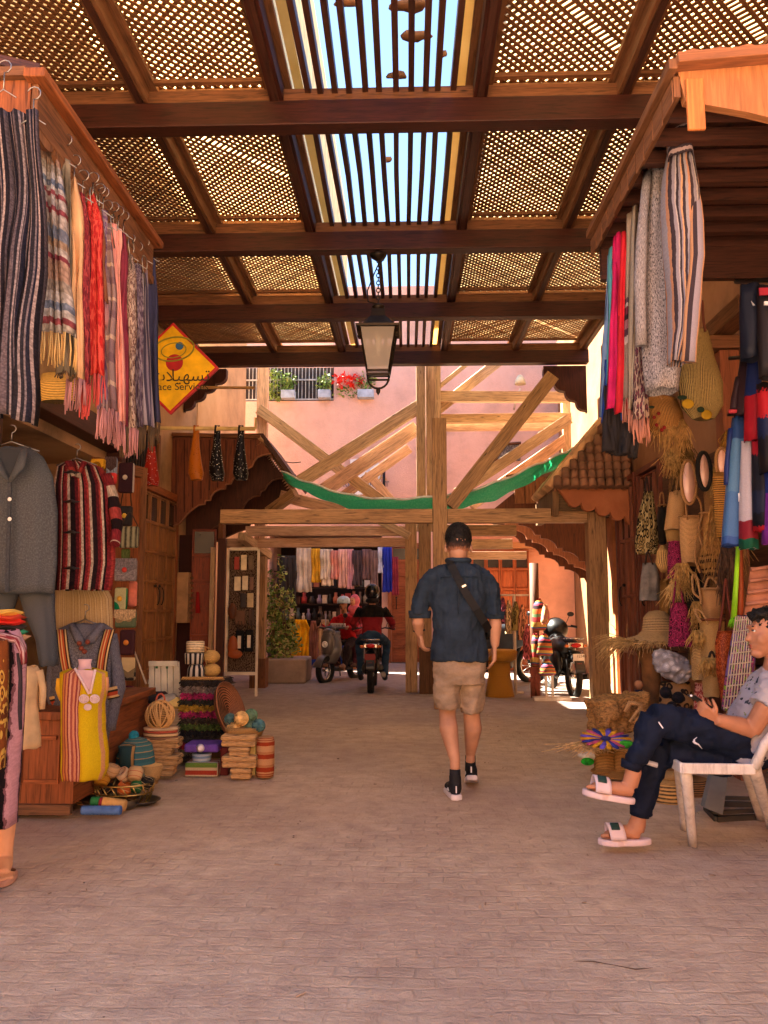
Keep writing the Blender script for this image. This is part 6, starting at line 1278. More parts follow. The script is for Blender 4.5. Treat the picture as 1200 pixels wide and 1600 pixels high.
pot('sun_hat', 'small frayed straw hat hanging beside the pink ring tote', 'hat', 1037, 6.5, [(4, 895), (12, 880), (9, 862), (3, 852)], straw('b8945c', 14, 'u')); fringe(1048, 1064, 905, 40, 6.05, 90, plain('c0a068', .8, .2, 30), 'raffia_tassel', lab='pale raffia tassel between the two pink ring totes', sd=6, spread=.06, cat='tassel')
tote('black_bag', 'black woven bag in the shadow behind the looped baskets', [(1070, 1090, 886, .04), (1070, 1102, 930), (1078, 1104, 985, .05)], 6.1, straw('24201f', 18, 'v'), None, dep=.06)
tote('looped_basket', 'straw basket with two upright loops on the right wall', [(1094, 1124, 920, .05), (1098, 1126, 950), (1104, 1124, 968, .05)], 5.7, NB, [[(1094, 935), (1084, 925), (1082, 900), (1090, 905), (1096, 945)], [(1100, 922), (1108, 902), (1120, 912), (1120, 925)]], NA, .07, rim=NA)
tote('straw_tote', 'tall straw tote with brown trim below the looped basket', [(1094, 1132, 968, .05), (1096, 1130, 1000), (1096, 1124, 1030, .06)], 5.5, straw('b08850', 24, 'v'), [[(1096, 972), (1088, 960), (1088, 952), (1098, 958), (1106, 975)]], NA, .08, rim=plain('6a3a20'))
t = tote('pompom_basket', 'furry edged straw basket standing over the crossed knees of the seated person', [(1086, 1104, 990, .05), (1082, 1102, 1030), (1082, 1100, 1062, .06)], 5.6, straw('b8925c', 22, 'v'), None, dep=.07); fringe(1082, 1106, 985, 26, 5.5, 150, plain('b08c50', .8, .2, 30), parent=t, spread=.03, sd=12)
t = tote('pompom_basket', 'round straw basket with shaggy rim beside the orange rattan bag', [(1098, 1126, 1032, .06), (1100, 1124, 1060), (1100, 1122, 1088, .06)], 5.3, straw('b08c58', 22, 'v'), [[(1106, 1034), (1112, 1018), (1120, 1034)]], DKS, .09); fringe(1096, 1128, 1028, 28, 5.2, 170, plain('a8844a', .8, .2, 30), parent=t, spread=.03, sd=13)
tote('rattan_bag', 'orange brown rattan bag with long strap beside the seated person', [(1122, 1150, 986, .04), (1118, 1152, 1005), (1120, 1148, 1050), (1128, 1142, 1100, .03)], 5.0, printed(('a8481c', '7a2c10', 'b8582c'), 26, rough=.5), [[(1124, 986), (1130, 940), (1134, 905), (1138, 940), (1146, 986)]], plain('5a2416'), .05)
tote('rattan_strip', 'narrow chestnut leather bag hanging beside the neon green straps', [(1152, 1160, 850, .02), (1151, 1161, 920), (1150, 1160, 1000, .02)], 4.9, plain('8a3c18', .5), None, dep=.03, cat='bag')
t = T('mesh_bag', 'colourful green, pink and violet plastic mesh bag behind the seated person', 'bag', at(1155, 1110, 4.85)); 
gar('sack', None, None, [(1150, 1178, 962, .04), (1142, 1180, 1010), (1134, 1176, 1060), (1128, 1170, 1108, .06)], 4.85, .07, printed(('4a3a34', '9acc20', '6a4a6a', 'c85c9a', '3a3030', '8a6ab0'), 7, stretch=(1, 1.6), rough=.4), 3, .05, t, caps=True)
m = M()
for k in range(9):
    for j in range(2): a_, b_ = ((1150-k*2.4, 970+k*17), (1180-k*.8, 966+k*17)) if j == 0 else ((1150+k*3.4, 963), (1131+k*4.6, 1108)); m.tube([at(*a_, 4.775), at(*b_, 4.775)], .004, 4)
m.build('mesh_cord', plain('c8b49c', .6), t)
t = T('neon_straps', 'neon green strap ending in a knot among the bags', 'strap', at(1147, 975, 4.9)); m = M(); m.tube([at(1153, 852, 4.88), at(1150, 910, 4.86), at(1146, 968, 4.85)], [.014, .018, .022], 6, flat=.4); m.build('strap', plain('8cc820', .5), t); fringe(1142, 1150, 966, 14, 4.85, 60, plain('7ac81c', .6), 'tassel', t, sd=3, spread=.02)
fringe(1126, 1146, 852, 90, 5.2, 220, plain('4a3426', .8, .3, 30), 'leather_fringe', lab='long dark brown leather fringe below the light blue jersey', sd=21, spread=.03, cat='fringe')
t = T('wicker_screen', 'reddish wicker mat standing behind the head of the seated person', 'mat', at(1185, 965, 4.9)); m = M()
for k in range(5): y = 890+k*18; m.tube([at(1174-k*3, y, 4.9), at(1215, y-6, 4.9)], .012, 5)
for k in range(22): x = 1174+k*1.9; m.beam(at(x, 886, 4.93), at(x-12, 972, 4.93), .009, .009)
m.build('weave', plain('a8705a', .6, .2), t)

# big frayed hat on its stand, silver bag
t = T('hat_stand', 'rough wooden hat stand under the big frayed straw hat', 'stand', gnd(1020, 1112)); Y = 6.6; pot('trunk', None, None, 1020, Y, [(18, 1125), (13, 1090), (14, 1040), (22, 1014)], plain('6a4a2c', .9, .3, 8, .8, 12), 1, t)
t = T('frayed_hat', 'big straw sun hat with frayed brim on the wooden stand', 'hat', at(1030, 1012, Y)); c = at(1028, 998, Y); k_ = Y/F
m = M(); m.lathe([(1e-4, 42*k_), (12*k_, 40*k_), (19*k_, 32*k_), (22*k_, 12*k_), (28*k_, 4*k_), (60*k_, -6*k_)], c, 34, 1, .8, wob=lambda t_, i: .12*math.sin(2*t_+1) if i > 3 else 0, caps=False); m.build('straw', straw('a88c64', 26, 'v'), t, solid=.008)
rn = random.Random(5); m = M()
for i in range(520):
    a_ = rn.uniform(0, 2*PI) if rn.random() < .5 else rn.gauss(PI, .7); r0 = rn.uniform(40, 62)*k_; L = rn.uniform(.04, .2)*(1.3 if abs(a_-PI) < .8 else .6); p = c+Vector((r0*math.cos(a_), r0*.8*math.sin(a_), -4*k_+rn.uniform(-.01, .015))); d = Vector((math.cos(a_)+rn.gauss(0, .25), math.sin(a_)*.8+rn.gauss(0, .25), rn.gauss(-.15, .25))).normalized()
    m.tube([p, p+d*L*.6, p+d*L+Z_*-.25*L], [.003, .0025, .0012], 4)
m.build('frayed_edge', plain('b49868', .8, .25, 30), t)
t = T('silver_bag', 'crumpled silver leopard print bag below the pink ring tote', 'bag', at(1052, 1070, 5.9)); m = M(); m.ell(at(1052, 1042, 5.9), (34*5.9/F, .07, 20*5.9/F), rot=Matrix.Rotation(.45, 3, 'Y'), n=26, m=18); m.build('body', blotch(('dcdae0', 'b8b6be', '96949c', '807e86'), 22, .35), t, remesh=.014, smoothit=1, wrinkle=(.03, 11))
for i, (x, y, r, lab) in enumerate(((1040, 1082, 9, 'left black pompom under the silver bag'), (1060, 1090, 9, 'right black pompom under the silver bag'), (1050, 1104, 8, 'lowest black pompom near the knee'))):
    m = M(); m.ell(at(x, y, 5.8), r*5.8/F); tag(m.build('pompom', plain('16141a', 1, .5, 30, 1., 90)), lab, 'pompom')
tag(gar('patterned_cushion', 'tan and black patterned cloth bag behind the black pompoms', 'bag', [(1032, 1078, 1066, .05), (1030, 1084, 1095), (1034, 1084, 1130, .08)], 6.0, .1, printed(('8a6a48', '2a2220', 'a8845c'), 6), 3, .05, caps=True), 'tan and black patterned cloth bag behind the black pompoms', 'bag')
t = tote('coral_pouch', 'coral patterned pouch beside the shaggy rimmed basket', [(1086, 1104, 1068, .03), (1084, 1104, 1110, .04)], 5.4, printed(('b84c3c', '8a2c2c', 'c89080'), 10), None, dep=.05, group=None)
t = T('cloth_doll', 'small cloth doll in dark blue sitting on the straw heap near the hat stand', 'doll', at(998, 1100, 6.2)); Y = 6.2; m = M(); m.tube([at(998, 1100, Y), at(998, 1078, Y)], [.06, .03], 10); m.build('dress', plain('1c2440'), t); m = M(); m.ell(at(998, 1070, Y), .035); m.build('head', plain('a07050'), t); m = M(); m.tube([at(990, 1098, Y-.05), at(985, 1110, Y-.15)], .015, 7); m.tube([at(1004, 1098, Y-.05), at(1008, 1110, Y-.15)], .015, 7); m.build('shoe', plain('b08050'), t)

# goods on the ground, right
t = T('straw_shopper', 'soft straw shopping bag lying on the ground goods at the right', 'bag', at(960, 1150, 5.8)); m = M(); m.beam(at(930, 1122, 5.8), at(1000, 1108, 5.95), .24, .24); m.ell(at(950, 1112, 5.8), (.1, .12, .1)); m.build('body', strawO('a87c48', 90), t, remesh=.014, smoothit=4, wrinkle=(.02, 8))
m = M(); m.tube([at(978, 1112, 5.66), at(984, 1098, 5.64), at(1000, 1100, 5.66), at(1002, 1120, 5.68), at(990, 1128, 5.66)], .018, 7); m.tube([at(984, 1128, 5.62), at(1000, 1106, 5.6), at(1012, 1120, 5.62)], .012, 6); m.build('handle', NA, t)
t = T('raffia_flower', 'round raffia mat with yellow, blue and pink petals', 'mat', at(945, 1165, 5.45)); c = at(946, 1154, 5.45); m2 = {}
for k in range(20):
    a_ = k*2*PI/20; col = ['c08a18', '2c3488', 'b04a70', 'c89020', '5a4ab0'][k % 5]; m = m2.setdefault(col, M()); d = Vector((math.cos(a_), .7*math.sin(a_), .28*math.sin(a_)))
    m.tube([c+d*.03, c+d*.1, c+d*.165], [.008, .026, .015], 7, flat=.4)
for col, m in m2.items(): m.build('petals', plain(col, .8, .2, 20, .6), t)
m = M(); m.ell(c-Y_*.01, (.035, .03, .02)); m.build('centre', plain('2a2a60'), t)
m = M(); m.ell(at(917, 1155, 5.5), (.035, .035, .035)); tag(m.build('pink_flower', plain('b83c4c', .9, .3, 30, 1.)), 'small pink raffia flower left of the petal mat', 'flower'); m = M(); m.ell(at(978, 1163, 5.4), (.06, .04, .025)); tag(m.build('green_raffia', plain('2c8a20', .9, .3, 30, 1.)), 'tuft of green raffia right of the petal mat', 'raffia')
fringe(908, 932, 1158, 16, 5.5, 160, plain('c0a070', .8, .3, 30), 'raffia_heap', lab='loose pale raffia strands at the left edge of the right ground goods', sd=31, spread=.1, cat='raffia')
for i, (cx, r, y0, y1, lab) in enumerate(((945, 18, 1206, 1168, 'shaggy straw hat on the ground under the petal mat'), (972, 16, 1208, 1172, 'second straw hat on the ground, half behind the calf'), (962, 30, 1212, 1202, 'flat straw base mat under the shaggy hats'))):
    pot('ground_hat', lab, 'hat', cx, 5.65, [(r*1.15, y0), (r*1.1, y0-3), (r*.85, y0-6), (r*.8, y1)], straw('a0743c', 26, 'v'), .8, wob=lambda t_, i_: .04*math.sin(7*t_))
m = M(); m.ell(at(925, 1180, 5.7), (.1, .06, .03)); tag(m.build('white_cloth', plain('c8c4bc', .9, .2, 20, 1.)), 'small white furry cloth left of the shaggy straw hat', 'cloth'); m = M(); m.ell(at(918, 1190, 5.6), (.045, .04, .025)); tag(m.build('green_pompom', plain('1f9a28', .9, .3, 30, 1.)), 'bright green pompom on the ground at the right', 'pompom')
pot('lidded_basket', 'round lidded straw basket on the ground behind the shin', 'basket', 1046, 5.15, [(23, 1261), (26, 1250), (26, 1222), (23, 1214)], straw('a9824a', 9, 'v')); pot('straw_mat', 'flat straw lid lying on the round basket behind the shin', 'mat', 1046, 5.15, [(25, 1213.5), (26, 1209), (5, 1206)], straw('b48c54', 14, 'v'))
pot('lidded_basket', 'round straw basket behind the legs of the plastic chair', 'basket', 1080, 5.35, [(24, 1256), (27, 1240), (25, 1216)], straw('8c6438', 9, 'v', '4a2c1c')); pot('coiled_basket', 'dark coiled straw bowl on the basket behind the plastic chair', 'basket', 1062, 5.4, [(24, 1205), (26, 1196), (22, 1186)], straw('9c6c3c', 8, 'v'))
t = T('grey_board', 'grey painted board propped under the plastic chair', 'board', gnd(1118, 1272)); m = M(); m.prism([at(1112, 1212, 4.85), at(1138, 1212, 4.85), at(1130, 1274, 4.6), at(1100, 1262, 4.65)], (0, .06, 0)); m.build('panel', plain('6a6660', .7), t, bevel=.004)
t = T('floor_frame', 'low dark metal frame lying on the ground under the plastic chair', 'frame', gnd(1150, 1285)); g1, g2 = gnd(1103, 1268), gnd(1190, 1284); m = M()
for p, q in ((gnd(1103, 1266), gnd(1120, 1284)), (gnd(1120, 1284), gnd(1196, 1280)), (gnd(1130, 1260), gnd(1196, 1262)), (gnd(1103, 1266), gnd(1130, 1260))): m.beam(p+Z_*.015, q+Z_*.015, .03, .028); m.beam(p+Z_*.05, q+Z_*.05, .025, .02)
m.build('bar', plain('3a342e', .6), t)
# wooden counter legs behind
t = T('display_counter', 'dark wooden display counter carrying the bags along the right wall', 'counter', (2.45, 6, 0)); m = M(); m.bx((2.3, 5.2, .7), (2.6, 7.6, .76)); m.build('top', DKWOOD2, t); m = M()
for y in (5.25, 6.3, 7.5): m.bx((2.32, y, 0), (2.4, y+.07, .7))
m.build('leg', DKWOOD2, t); m = M(); m.bx((2.52, 5.1, .77), (2.58, 7.9, 2.45)); m.build('back_board', wood('6a4630', .6, .7), t)

# ---------------------------------------------------------------- football shirts
GJ = 'football shirts hung on the stall at the right edge'
def jersey(lab, rows, Y, mt, sl=None, slm=None, txt=None, tcol='e0e0e8', dep=.05, seed=1, trim=None, nm='football_shirt', cat='shirt'):
    t = T(nm, lab, cat, at(sum(rows[-1][:2])/2, rows[-1][2], Y), GJ); gar('body', None, None, rows, Y, dep, mt, 4, .12, t, seed=seed)
    if sl: m = M(); limbpx(m, sl, Y); m.build('sleeve', slm or mt, t)
    if trim: m = M(); limbpx(m, trim[0], Y); m.build('sleeve_trim', plain(trim[1], .6), t)
    if txt: text('number', txt[0], at(txt[1], txt[2], Y)-Y_*(dep+.035), txt[3], (PI/2, 0, 0), plain(tcol), t)
    return t
jersey('dark navy football shirt with small silver emblem at the top', [(1158, 1186, 446, .03), (1158, 1190, 500), (1160, 1188, 562)], 4.3, plain('141a2c', .6)); t = jersey('black football shirt with a white stripe in the top right corner', [(1184, 1215, 448, .03), (1185, 1220, 520), (1188, 1220, 590)], 4.2, plain('1a1418', .6), seed=2)
m = M(); m.beam(at(1194, 474, 4.1), at(1212, 474, 4.1), .01, .02); m.build('white_stripe', plain('c8c8cc'), t); m = M(); m.beam(at(1186, 456, 4.12), at(1212, 455, 4.12), .01, .04); m.build('red_panel', plain('8a1c2c'), t)
m = M(); m.prism([at(1174, 470, 4.235), at(1180, 477, 4.235), at(1177, 478, 4.235)], (0, .005, 0)); tag(m.build('emblem', plain('c0c0c8')), 'tiny silver emblem on the dark navy shirt', 'emblem')
jersey('maroon black football shirt with pink sleeve trim', [(1158, 1172, 566, .03), (1152, 1172, 610), (1150, 1170, 650)], 4.55, plain('2c1a22', .6), [(1154, 590, 6), (1148, 620, 7), (1146, 640, 7)], None, None, trim=([(1146, 641, 7.5), (1146, 646, 7.5)], 'a8303c'), seed=3)
jersey('blue and red halved football shirt', [(1170, 1188, 560, .03), (1166, 1188, 620), (1166, 1186, 690)], 4.45, stripes(((0, '1c2c64'), (.5, 'a81c2c')), 1, 'v', rough=.6), seed=4); jersey('red and black football shirt with a red triangle', [(1184, 1212, 600, .03), (1186, 1214, 660), (1190, 1216, 740)], 4.3, stripes(((0, '1a1418'), (.25, 'b01c28'), (.6, '1c2448'), (.8, '16141c')), 1, 'v', wob=.3, rough=.6), seed=5)
LB = stripes(((0, '2c4a80'), (.18, '5a84ac'), (.5, '4a74a8'), (.8, '34589a'), (.95, '24386c')), 1, 'v', rough=.5)
jersey('light blue football shirt with number ten', [(1146, 1162, 652, .03), (1142, 1162, 700, .05), (1136, 1160, 770), (1130, 1158, 835), (1129, 1158, 854, .05)], 4.6, LB, [(1142, 670, 5), (1136, 720, 5), (1135, 758, 5)], plain('1c2c64', .6), ('10', 1150, 781, .07), seed=6)
jersey('white football shirt with green and red hem panels', [(1160, 1178, 690, .03), (1158, 1180, 780), (1158, 1182, 858)], 4.5, stripes(((0, 'c8bcc4'), (.62, 'c4b8c0'), (.72, '8a2430'), (.9, '1c5a44')), 1, 'v', rough=.6), seed=7); jersey('dark football shirt with red flashes beside the white one', [(1176, 1194, 690, .03), (1178, 1198, 760), (1180, 1196, 830)], 4.4, stripes(((0, 'a01c28'), (.2, '1a1a24'), (.6, '20263c'), (.85, '14141c')), 1, 'v', rough=.6, wob=.1), seed=8); jersey('purple and blue football shirt at the right edge', [(1194, 1220, 730, .03), (1196, 1222, 780), (1194, 1222, 850)], 4.35, stripes(((0, '1c2c6c'), (.4, '6a2880'), (.8, '7a2c8c')), 1, 'v', rough=.6), seed=9)
m = M(); a_ = at(1150, 440, 4.5); m.tube([a_, at(1230, 436, 4.1)], .015, 6); m.tube([at(1140, 560, 4.6), at(1230, 552, 4.2)], .012, 6); m.tube([at(1138, 648, 4.65), at(1230, 640, 4.3)], .012, 6); tag(m.build('shirt_rails', IRON), 'dark rails the football shirts hang from', 'rails')

EX = [(1054, 862, 900, 9, 6.7, NA, 'plain straw bag half hidden behind the upper pink ring tote'), (1118, 903, 962, 9, 6.1, straw('8c6438', 24, 'v'), 'brown straw bag behind the two loop basket'), (1086, 1000, 1060, 9, 6.4, straw('a07844', 20, 'u'), 'tan straw bag between pink ring tote and tall straw tote'), (1132, 880, 960, 8, 5.9, straw('6a4428', 24, 'v'), 'dark brown straw bag behind the leather fringe'), (1066, 735, 775, 10, 6.6, straw('b08a58', 24, 'v'), 'straw bag hanging behind the largest oval mirror'), (1112, 745, 800, 11, 6.2, NB, 'straw bag hanging behind the middle oval mirror'),
      (1078, 855, 905, 10, 6.5, straw('c09c6c', 18, 'u'), 'light straw bag behind the market basket'), (1034, 790, 850, 7, 7.3, plain('2a2420', .7), 'black cloth bag between printed tote and straw box bag'), (1038, 905, 960, 8, 7.0, straw('9a7444', 22, 'v'), 'brown straw bag right of the grey tote'), (1140, 1010, 1080, 9, 5.7, straw('b08850', 24, 'v'), 'straw bag between orange rattan bag and mesh bag'), (1160, 870, 950, 9, 5.6, straw('7c5430', 20, 'u'), 'dark straw bag behind the neon green straps'), (1108, 850, 880, 14, 6.0, straw('c4a070', 20, 'u'), 'wide pale straw bag behind the fringed basket')]
for i, (x, y0, y1, w_, Y, mt, lab) in enumerate(EX):
    tote('straw_bag', lab, [(x-w_*.8, x+w_*.8, y0, .04), (x-w_, x+w_, (y0+y1)/2), (x-w_*.85, x+w_*.85, y1, .05)], Y, mt, [[(x-w_*.5, y0+2), (x-w_*.3, y0-18), (x+w_*.3, y0-18), (x+w_*.5, y0+2)]], NB, .08, rim=NB if i % 2 else None, seed=i, amp=.09)
for i, (x, y, n_, lab) in enumerate(((1090, 940, 120, 'raffia tassel spilling over the black woven bag'), (1066, 880, 110, 'raffia tassel above the larger pink ring tote'), (1122, 730, 140, 'golden raffia strands between the oval mirrors'), (1050, 700, 120, 'raffia strands hanging from the cherry basket'))):
    fringe(x-8, x+8, y, 45, 5.95, n_, plain('a8844c', .8, .3, 30), 'raffia_tassel', lab=lab, sd=50+i, spread=.05, cat='tassel')
# ---------------------------------------------------------------- people
SK1 = plain('ab7f66', .5, .08, 8, .1, 90); SK2 = plain('ab7558', .5, .08, 8, .1, 90); HAIR = plain('17110e', .7, .3, 40, .9, 160)
def C(m, pts, r, n=14): m.tube([Vector(p) for p in pts], r, n); [m.ell(p, q, n=12, m=8) for p, q in zip(pts, r if isinstance(r, (list, tuple)) else [r]*len(pts))]
def hand(m, W, d, n, th, s=1., curl=.5, spread=.0, thumb_curl=.3):
    """palm, four fingers of unequal length bent towards n, thumb leaving the side of the palm"""
    W = Vector(W); d = Vector(d).normalized(); n = (Vector(n)-d*Vector(n).dot(d)).normalized(); t = d.cross(n)
    if t.dot(Vector(th)) < 0: t = -t
    m.prism([W+d*a*s+t*b*s+n*-.012*s for a, b in ((-.005, -.024), (.04, -.036), (.088, -.038), (.094, .0), (.088, .038), (.04, .036), (-.005, .024))], n*.026*s)
    m.ell(W+d*.03*s+t*.022*s+n*.01*s, (.018*s, .018*s, .02*s))
    for k, (L, o) in enumerate(((.075, .030), (.084, .010), (.078, -.011), (.060, -.031))):
        p = W+d*(.084-.003*abs(k-1))*s+t*o*s; a = curl*.35; P = [p-d*.012*s, p]; cur = d
        for q, f in enumerate((.46, .31, .23)):
            ang = curl*(.5+.75*q)+.08*k; cur = (d*math.cos(ang)+n*math.sin(ang)+t*(o*spread*6)).normalized(); P.append(P[-1]+cur*L*f*s)
        m.tube(P, [.0098*s, .0098*s, .009*s, .0082*s, .0068*s], 9); m.ell(P[-1], .0068*s, n=8, m=6)
    p = W+d*.022*s+t*.028*s; v1 = (d*.62+t*.78+n*.25).normalized(); v2 = (d*.85+t*.28+n*(.3+thumb_curl)).normalized(); m.tube([p-t*.008*s, p+v1*.036*s, p+v1*.036*s+v2*.03*s, p+v1*.036*s+v2*.052*s], [.014*s, .0125*s, .011*s, .008*s], 9); m.ell(p+v1*.036*s+v2*.052*s, .008*s, n=8, m=6)

# --- the walking man
Yw = 5.3
A = lambda x, y, dy=0: at(x, y, Yw+dy)
man = T('person', 'man in dark blue shirt and tan shorts walking away up the lane', 'person', gnd(715, 1232))
m = M()
m.ell(A(716, 846, .0), (.079, .094, .112), n=18, m=14); m.ell(A(716, 856, .045), (.066, .06, .095)); m.ell(A(716, 862, -.03), (.06, .06, .07))
m.ell(A(716, 860, .13), (.012, .02, .018)); m.ell(A(716, 868, .115), (.03, .02, .02))          # nose and mouth side, turned away
for x in (696.5, 736): m.ell(A(x, 857, .0), (.012, .02, .032))
m.tube([A(716, 862, .0), A(716, 880, -.01), A(716, 896, -.015)], [.06, .058, .075], 14)
for k, (kn, cf, an, heel, hipx) in enumerate((((699, 1106, .0), (702, 1138, -.05), (711, 1196, -.13), (711, 1222, -.14), 700), ((737, 1106, .06), (738, 1138, .09), (735, 1186, .14), (737, 1200, .15), 734))):
    C(m, [A(hipx, 1070, 0), A(*kn[:2], kn[2])], [.055, .058]); s_ = -1 if k == 0 else 1
    m.tube([A(kn[0], kn[1]-14, kn[2]), A(*kn[:2], kn[2]), A(kn[0], kn[1]+12, kn[2]-.01), A(cf[0]+s_*1, cf[1], cf[2]-.022), A((cf[0]+an[0])/2, (cf[1]+an[1])/2, (cf[2]+an[2])/2-.01), A(an[0], an[1]-8, an[2]), A(an[0], an[1]+6, an[2])], [.06, .055, .055, .06, .045, .033, .034], 16)
lw, rw = A(655, 990, .06), A(773, 1010, .0)
m.tube([A(675, 904, 0), A(660, 940, 0), A(655, 955, 0), A(653, 972, .0), lw], [.04, .034, .036, .042, .027], 12); m.tube([A(756, 904, 0), A(769, 940, 0), A(772, 957, 0), A(774, 977, -.01), rw], [.04, .034, .036, .043, .028], 12)
hand(m, lw, Vector((.16, .25, -1)), Vector((1, .3, .2)), Vector((-.2, 1, 0)), 1., .75); hand(m, rw, Vector((-.05, .1, -1)), Vector((-1, .0, 0)), Vector((0, 1, 0)), 1., .45)
m.build('body', SK1, man, remesh=.0075, smoothit=3)
# hair
m = M(); m.ell(A(716, 841, .008), (.088, .104, .106), n=20, m=14); m.ell(A(716, 851, -.03), (.08, .07, .07)); hm = NT('faded_hair', .7, .25); sp = hm.n('SeparateXYZ'); hm.set(sp.inputs[0], hm.tc.outputs['Object']); hz = A(716, 862).z-WL[man.name].z
fz = hm.math('ADD', hm.math('MULTIPLY', hm.math('SUBTRACT', sp.outputs[2], hz+.012), 13.), hm.math('MULTIPLY', hm.noise(hm.coord('Object', (120, 120, 60)), 1, 3), .5)); hm.bump(hm.noise(hm.coord('Object', (160, 160, 60)), 1, 4), .9, .004)
h = m.build('hair', hm.out(hm.ramp(fz, [(.1, 'a87258'), (.55, '3a261e'), (.95, '120d0b')])), man, remesh=.007, smoothit=1, wrinkle=(.006, 60))
NAVY = cloth_mat('283443', 260, .95)
m = M(); loftpx(m, [(703, 730, 876, .065), (696, 738, 882, .08), (672, 758, 890, .105), (660, 770, 900, .12), (664, 768, 925, .135), (674, 760, 955, .14), (677, 757, 985, .135), (674, 760, 1010, .14), (673, 762, 1032, .145)], Yw, .13, 9, .03, n=40, caps=True, seed=5)
limbpx(m, [(678, 896, 14), (664, 918, 18), (656, 942, 17), (655, 960, 17)], Yw, n=16, seed=3, amp=.03); limbpx(m, [(754, 896, 14), (767, 918, 18), (771, 942, 17), (771, 961, 17)], Yw, n=16, seed=4, amp=.03)
m.build('shirt', NAVY, man, remesh=.009, smoothit=2, wrinkle=(.013, 9, (1.6, 1, .7)))
m = M(); limbpx(m, [(656, 954, 17.5), (656, 966, 17)], Yw, n=16, amp=.02); m.build('rolled_cuff', NAVY, man); m = M(); limbpx(m, [(771, 955, 17.5), (771, 967, 17)], Yw, n=16, amp=.02); m.build('rolled_cuff', NAVY, man)
m = M(); m.tube([A(716+17*math.cos(a_), 876, 0)+Y_*.07*math.sin(a_) for a_ in [k*PI/10 for k in range(21)]], .018, 8); m.build('collar', NAVY, man)
m = M(); m.tube([A(716, 893, -.115), A(716, 925, -.145), A(716, 960, -.148)], [.007, .006, .003], 6, flat=.5); m.tube([A(688, 902, -.118), A(716, 900, -.128), A(746, 902, -.118)], .004, 5); m.build('back_pleat', NAVY, man)
TAN = cloth_mat('94806c', 240, .9)
m = M(); loftpx(m, [(677, 758, 1020, .11), (677, 759, 1045, .13), (679, 757, 1068, .13)], Yw, .13, 6, .03, caps=True, seed=2)
loftpx(m, [(678, 719, 1062, .11), (677, 718, 1085, .105), (681, 719, 1106, .1)], Yw-.01, .1, 5, .05, caps=True, seed=3); loftpx(m, [(717, 757, 1062, .11), (718, 758, 1085, .105), (719, 753, 1113, .1)], Yw+.04, .1, 5, .05, caps=True, seed=4)
m.build('shorts', TAN, man, remesh=.009, smoothit=1, wrinkle=(.008, 9, (.8, 1, 1.6)))
m = M(); P = [A(702, 874, -.05), A(704, 882, -.11), A(716, 905, -.142), A(730, 930, -.155), A(744, 952, -.152), A(757, 972, -.12), A(764, 985, -.03)]
for a_, b_ in zip(P, P[1:]): m.beam(a_, b_+(b_-a_)*.03, .05, .006, up=Vector((0, -1, .1)))
m.build('bag_strap', plain('0f0f12', .7), man); m = M(); m.beam(A(722, 917, -.156), A(728, 914, -.158), .012, .006, up=Y_); m.build('strap_buckle', metal('b8b8b8', .3), man); m = M(); m.ell(A(764, 985, .04), (.03, .07, .06)); m.build('cross_body_bag', plain('121214', .7), man)
m = M(); m.tube([lw+Vector((.035*math.cos(a_), .035*math.sin(a_), .02+.004*math.cos(a_))) for a_ in [k*PI/8 for k in range(17)]], .007, 6); m.build('watch', plain('101012', .4), man)
SHB = plain('15151a', .7, .3, 30, .4, 120); SHW = plain('c9c0c2', .6)
for k, (hx, hy, dy, yaw, pitch) in enumerate(((711, 1224, -.14, .12, 0), (737, 1205, .15, -.05, .28))):
    c = A(hx, hy, dy); c.z = .0 if k == 0 else .045
    R = Matrix.Rotation(yaw, 3, 'Z') @ Matrix.Rotation(-pitch, 3, 'X'); q = lambda x, y, z: c+R @ Vector((x, y, z))
    m = M(); m.prism([q(x, y, .002) for x, y in ((-.035, -.055), (0, -.068), (.035, -.055), (.043, .06), (.05, .15), (.03, .215), (-.02, .222), (-.046, .16), (-.042, .06))], R @ Vector((0, 0, .034))); s_ = m.build('sole', SHW, man, bevel=.009)
    m = M(); m.ell(q(0, -.01, .065), (.038, .05, .05)); m.ell(q(0, .08, .055), (.042, .1, .038)); m.ell(q(0, .16, .045), (.042, .055, .028)); m.tube([q(0, -.01, .06), A(*((711, 1211, -.137) if k == 0 else (735, 1196, .147)))], [.04, .038], 12); m.build('shoe', SHB, man, remesh=.007, smoothit=2)
    m = M(); m.bx(q(-.008, -.068, .05) if k == 0 else q(-.008, -.062, .05), q(.0, -.058, .09)); m.prism([q(-.041, .0, .05), q(-.043, .07, .045), q(-.042, .03, .065)], R @ Vector((.004, 0, 0))); m.build('white_trim', plain('d0ccd0'), man)
    m = M(); m.tube([A(*((711, 1202, -.134) if k == 0 else (735, 1180, .143))), A(*((711, 1222, -.138) if k == 0 else (735, 1204, .147)))], [.034, .036], 14); m.build('sock', SHB, man)

def tufts(par, c, r, n, L, seed, rad=.0016, zmin=-.3, ymax=None, curl=.6):
    rn = random.Random(seed); m = M()
    for i in range(n):
        d = Vector((rn.gauss(0, 1), rn.gauss(0, 1), rn.gauss(0, 1))).normalized()
        if d.z < zmin or (ymax is not None and d.x < ymax and d.z < .45): continue
        p = c+Vector((d.x*r[0], d.y*r[1], d.z*r[2])); t_ = d.cross(Vector((rn.gauss(0, 1), rn.gauss(0, 1), rn.gauss(0, 1)))).normalized(); l = L*rn.uniform(.6, 1.3)
        m.tube([p-d*.004, p+d*l*.4+t_*l*curl*.5, p+d*l*.35+t_*l*curl*1.2], [rad, rad, rad*.5], 4)
    return m.build('hair_strands', HAIR, par)
tufts(man, A(716, 841, .008), (.085, .101, .103), 1500, .013, 3, .0014, .12)
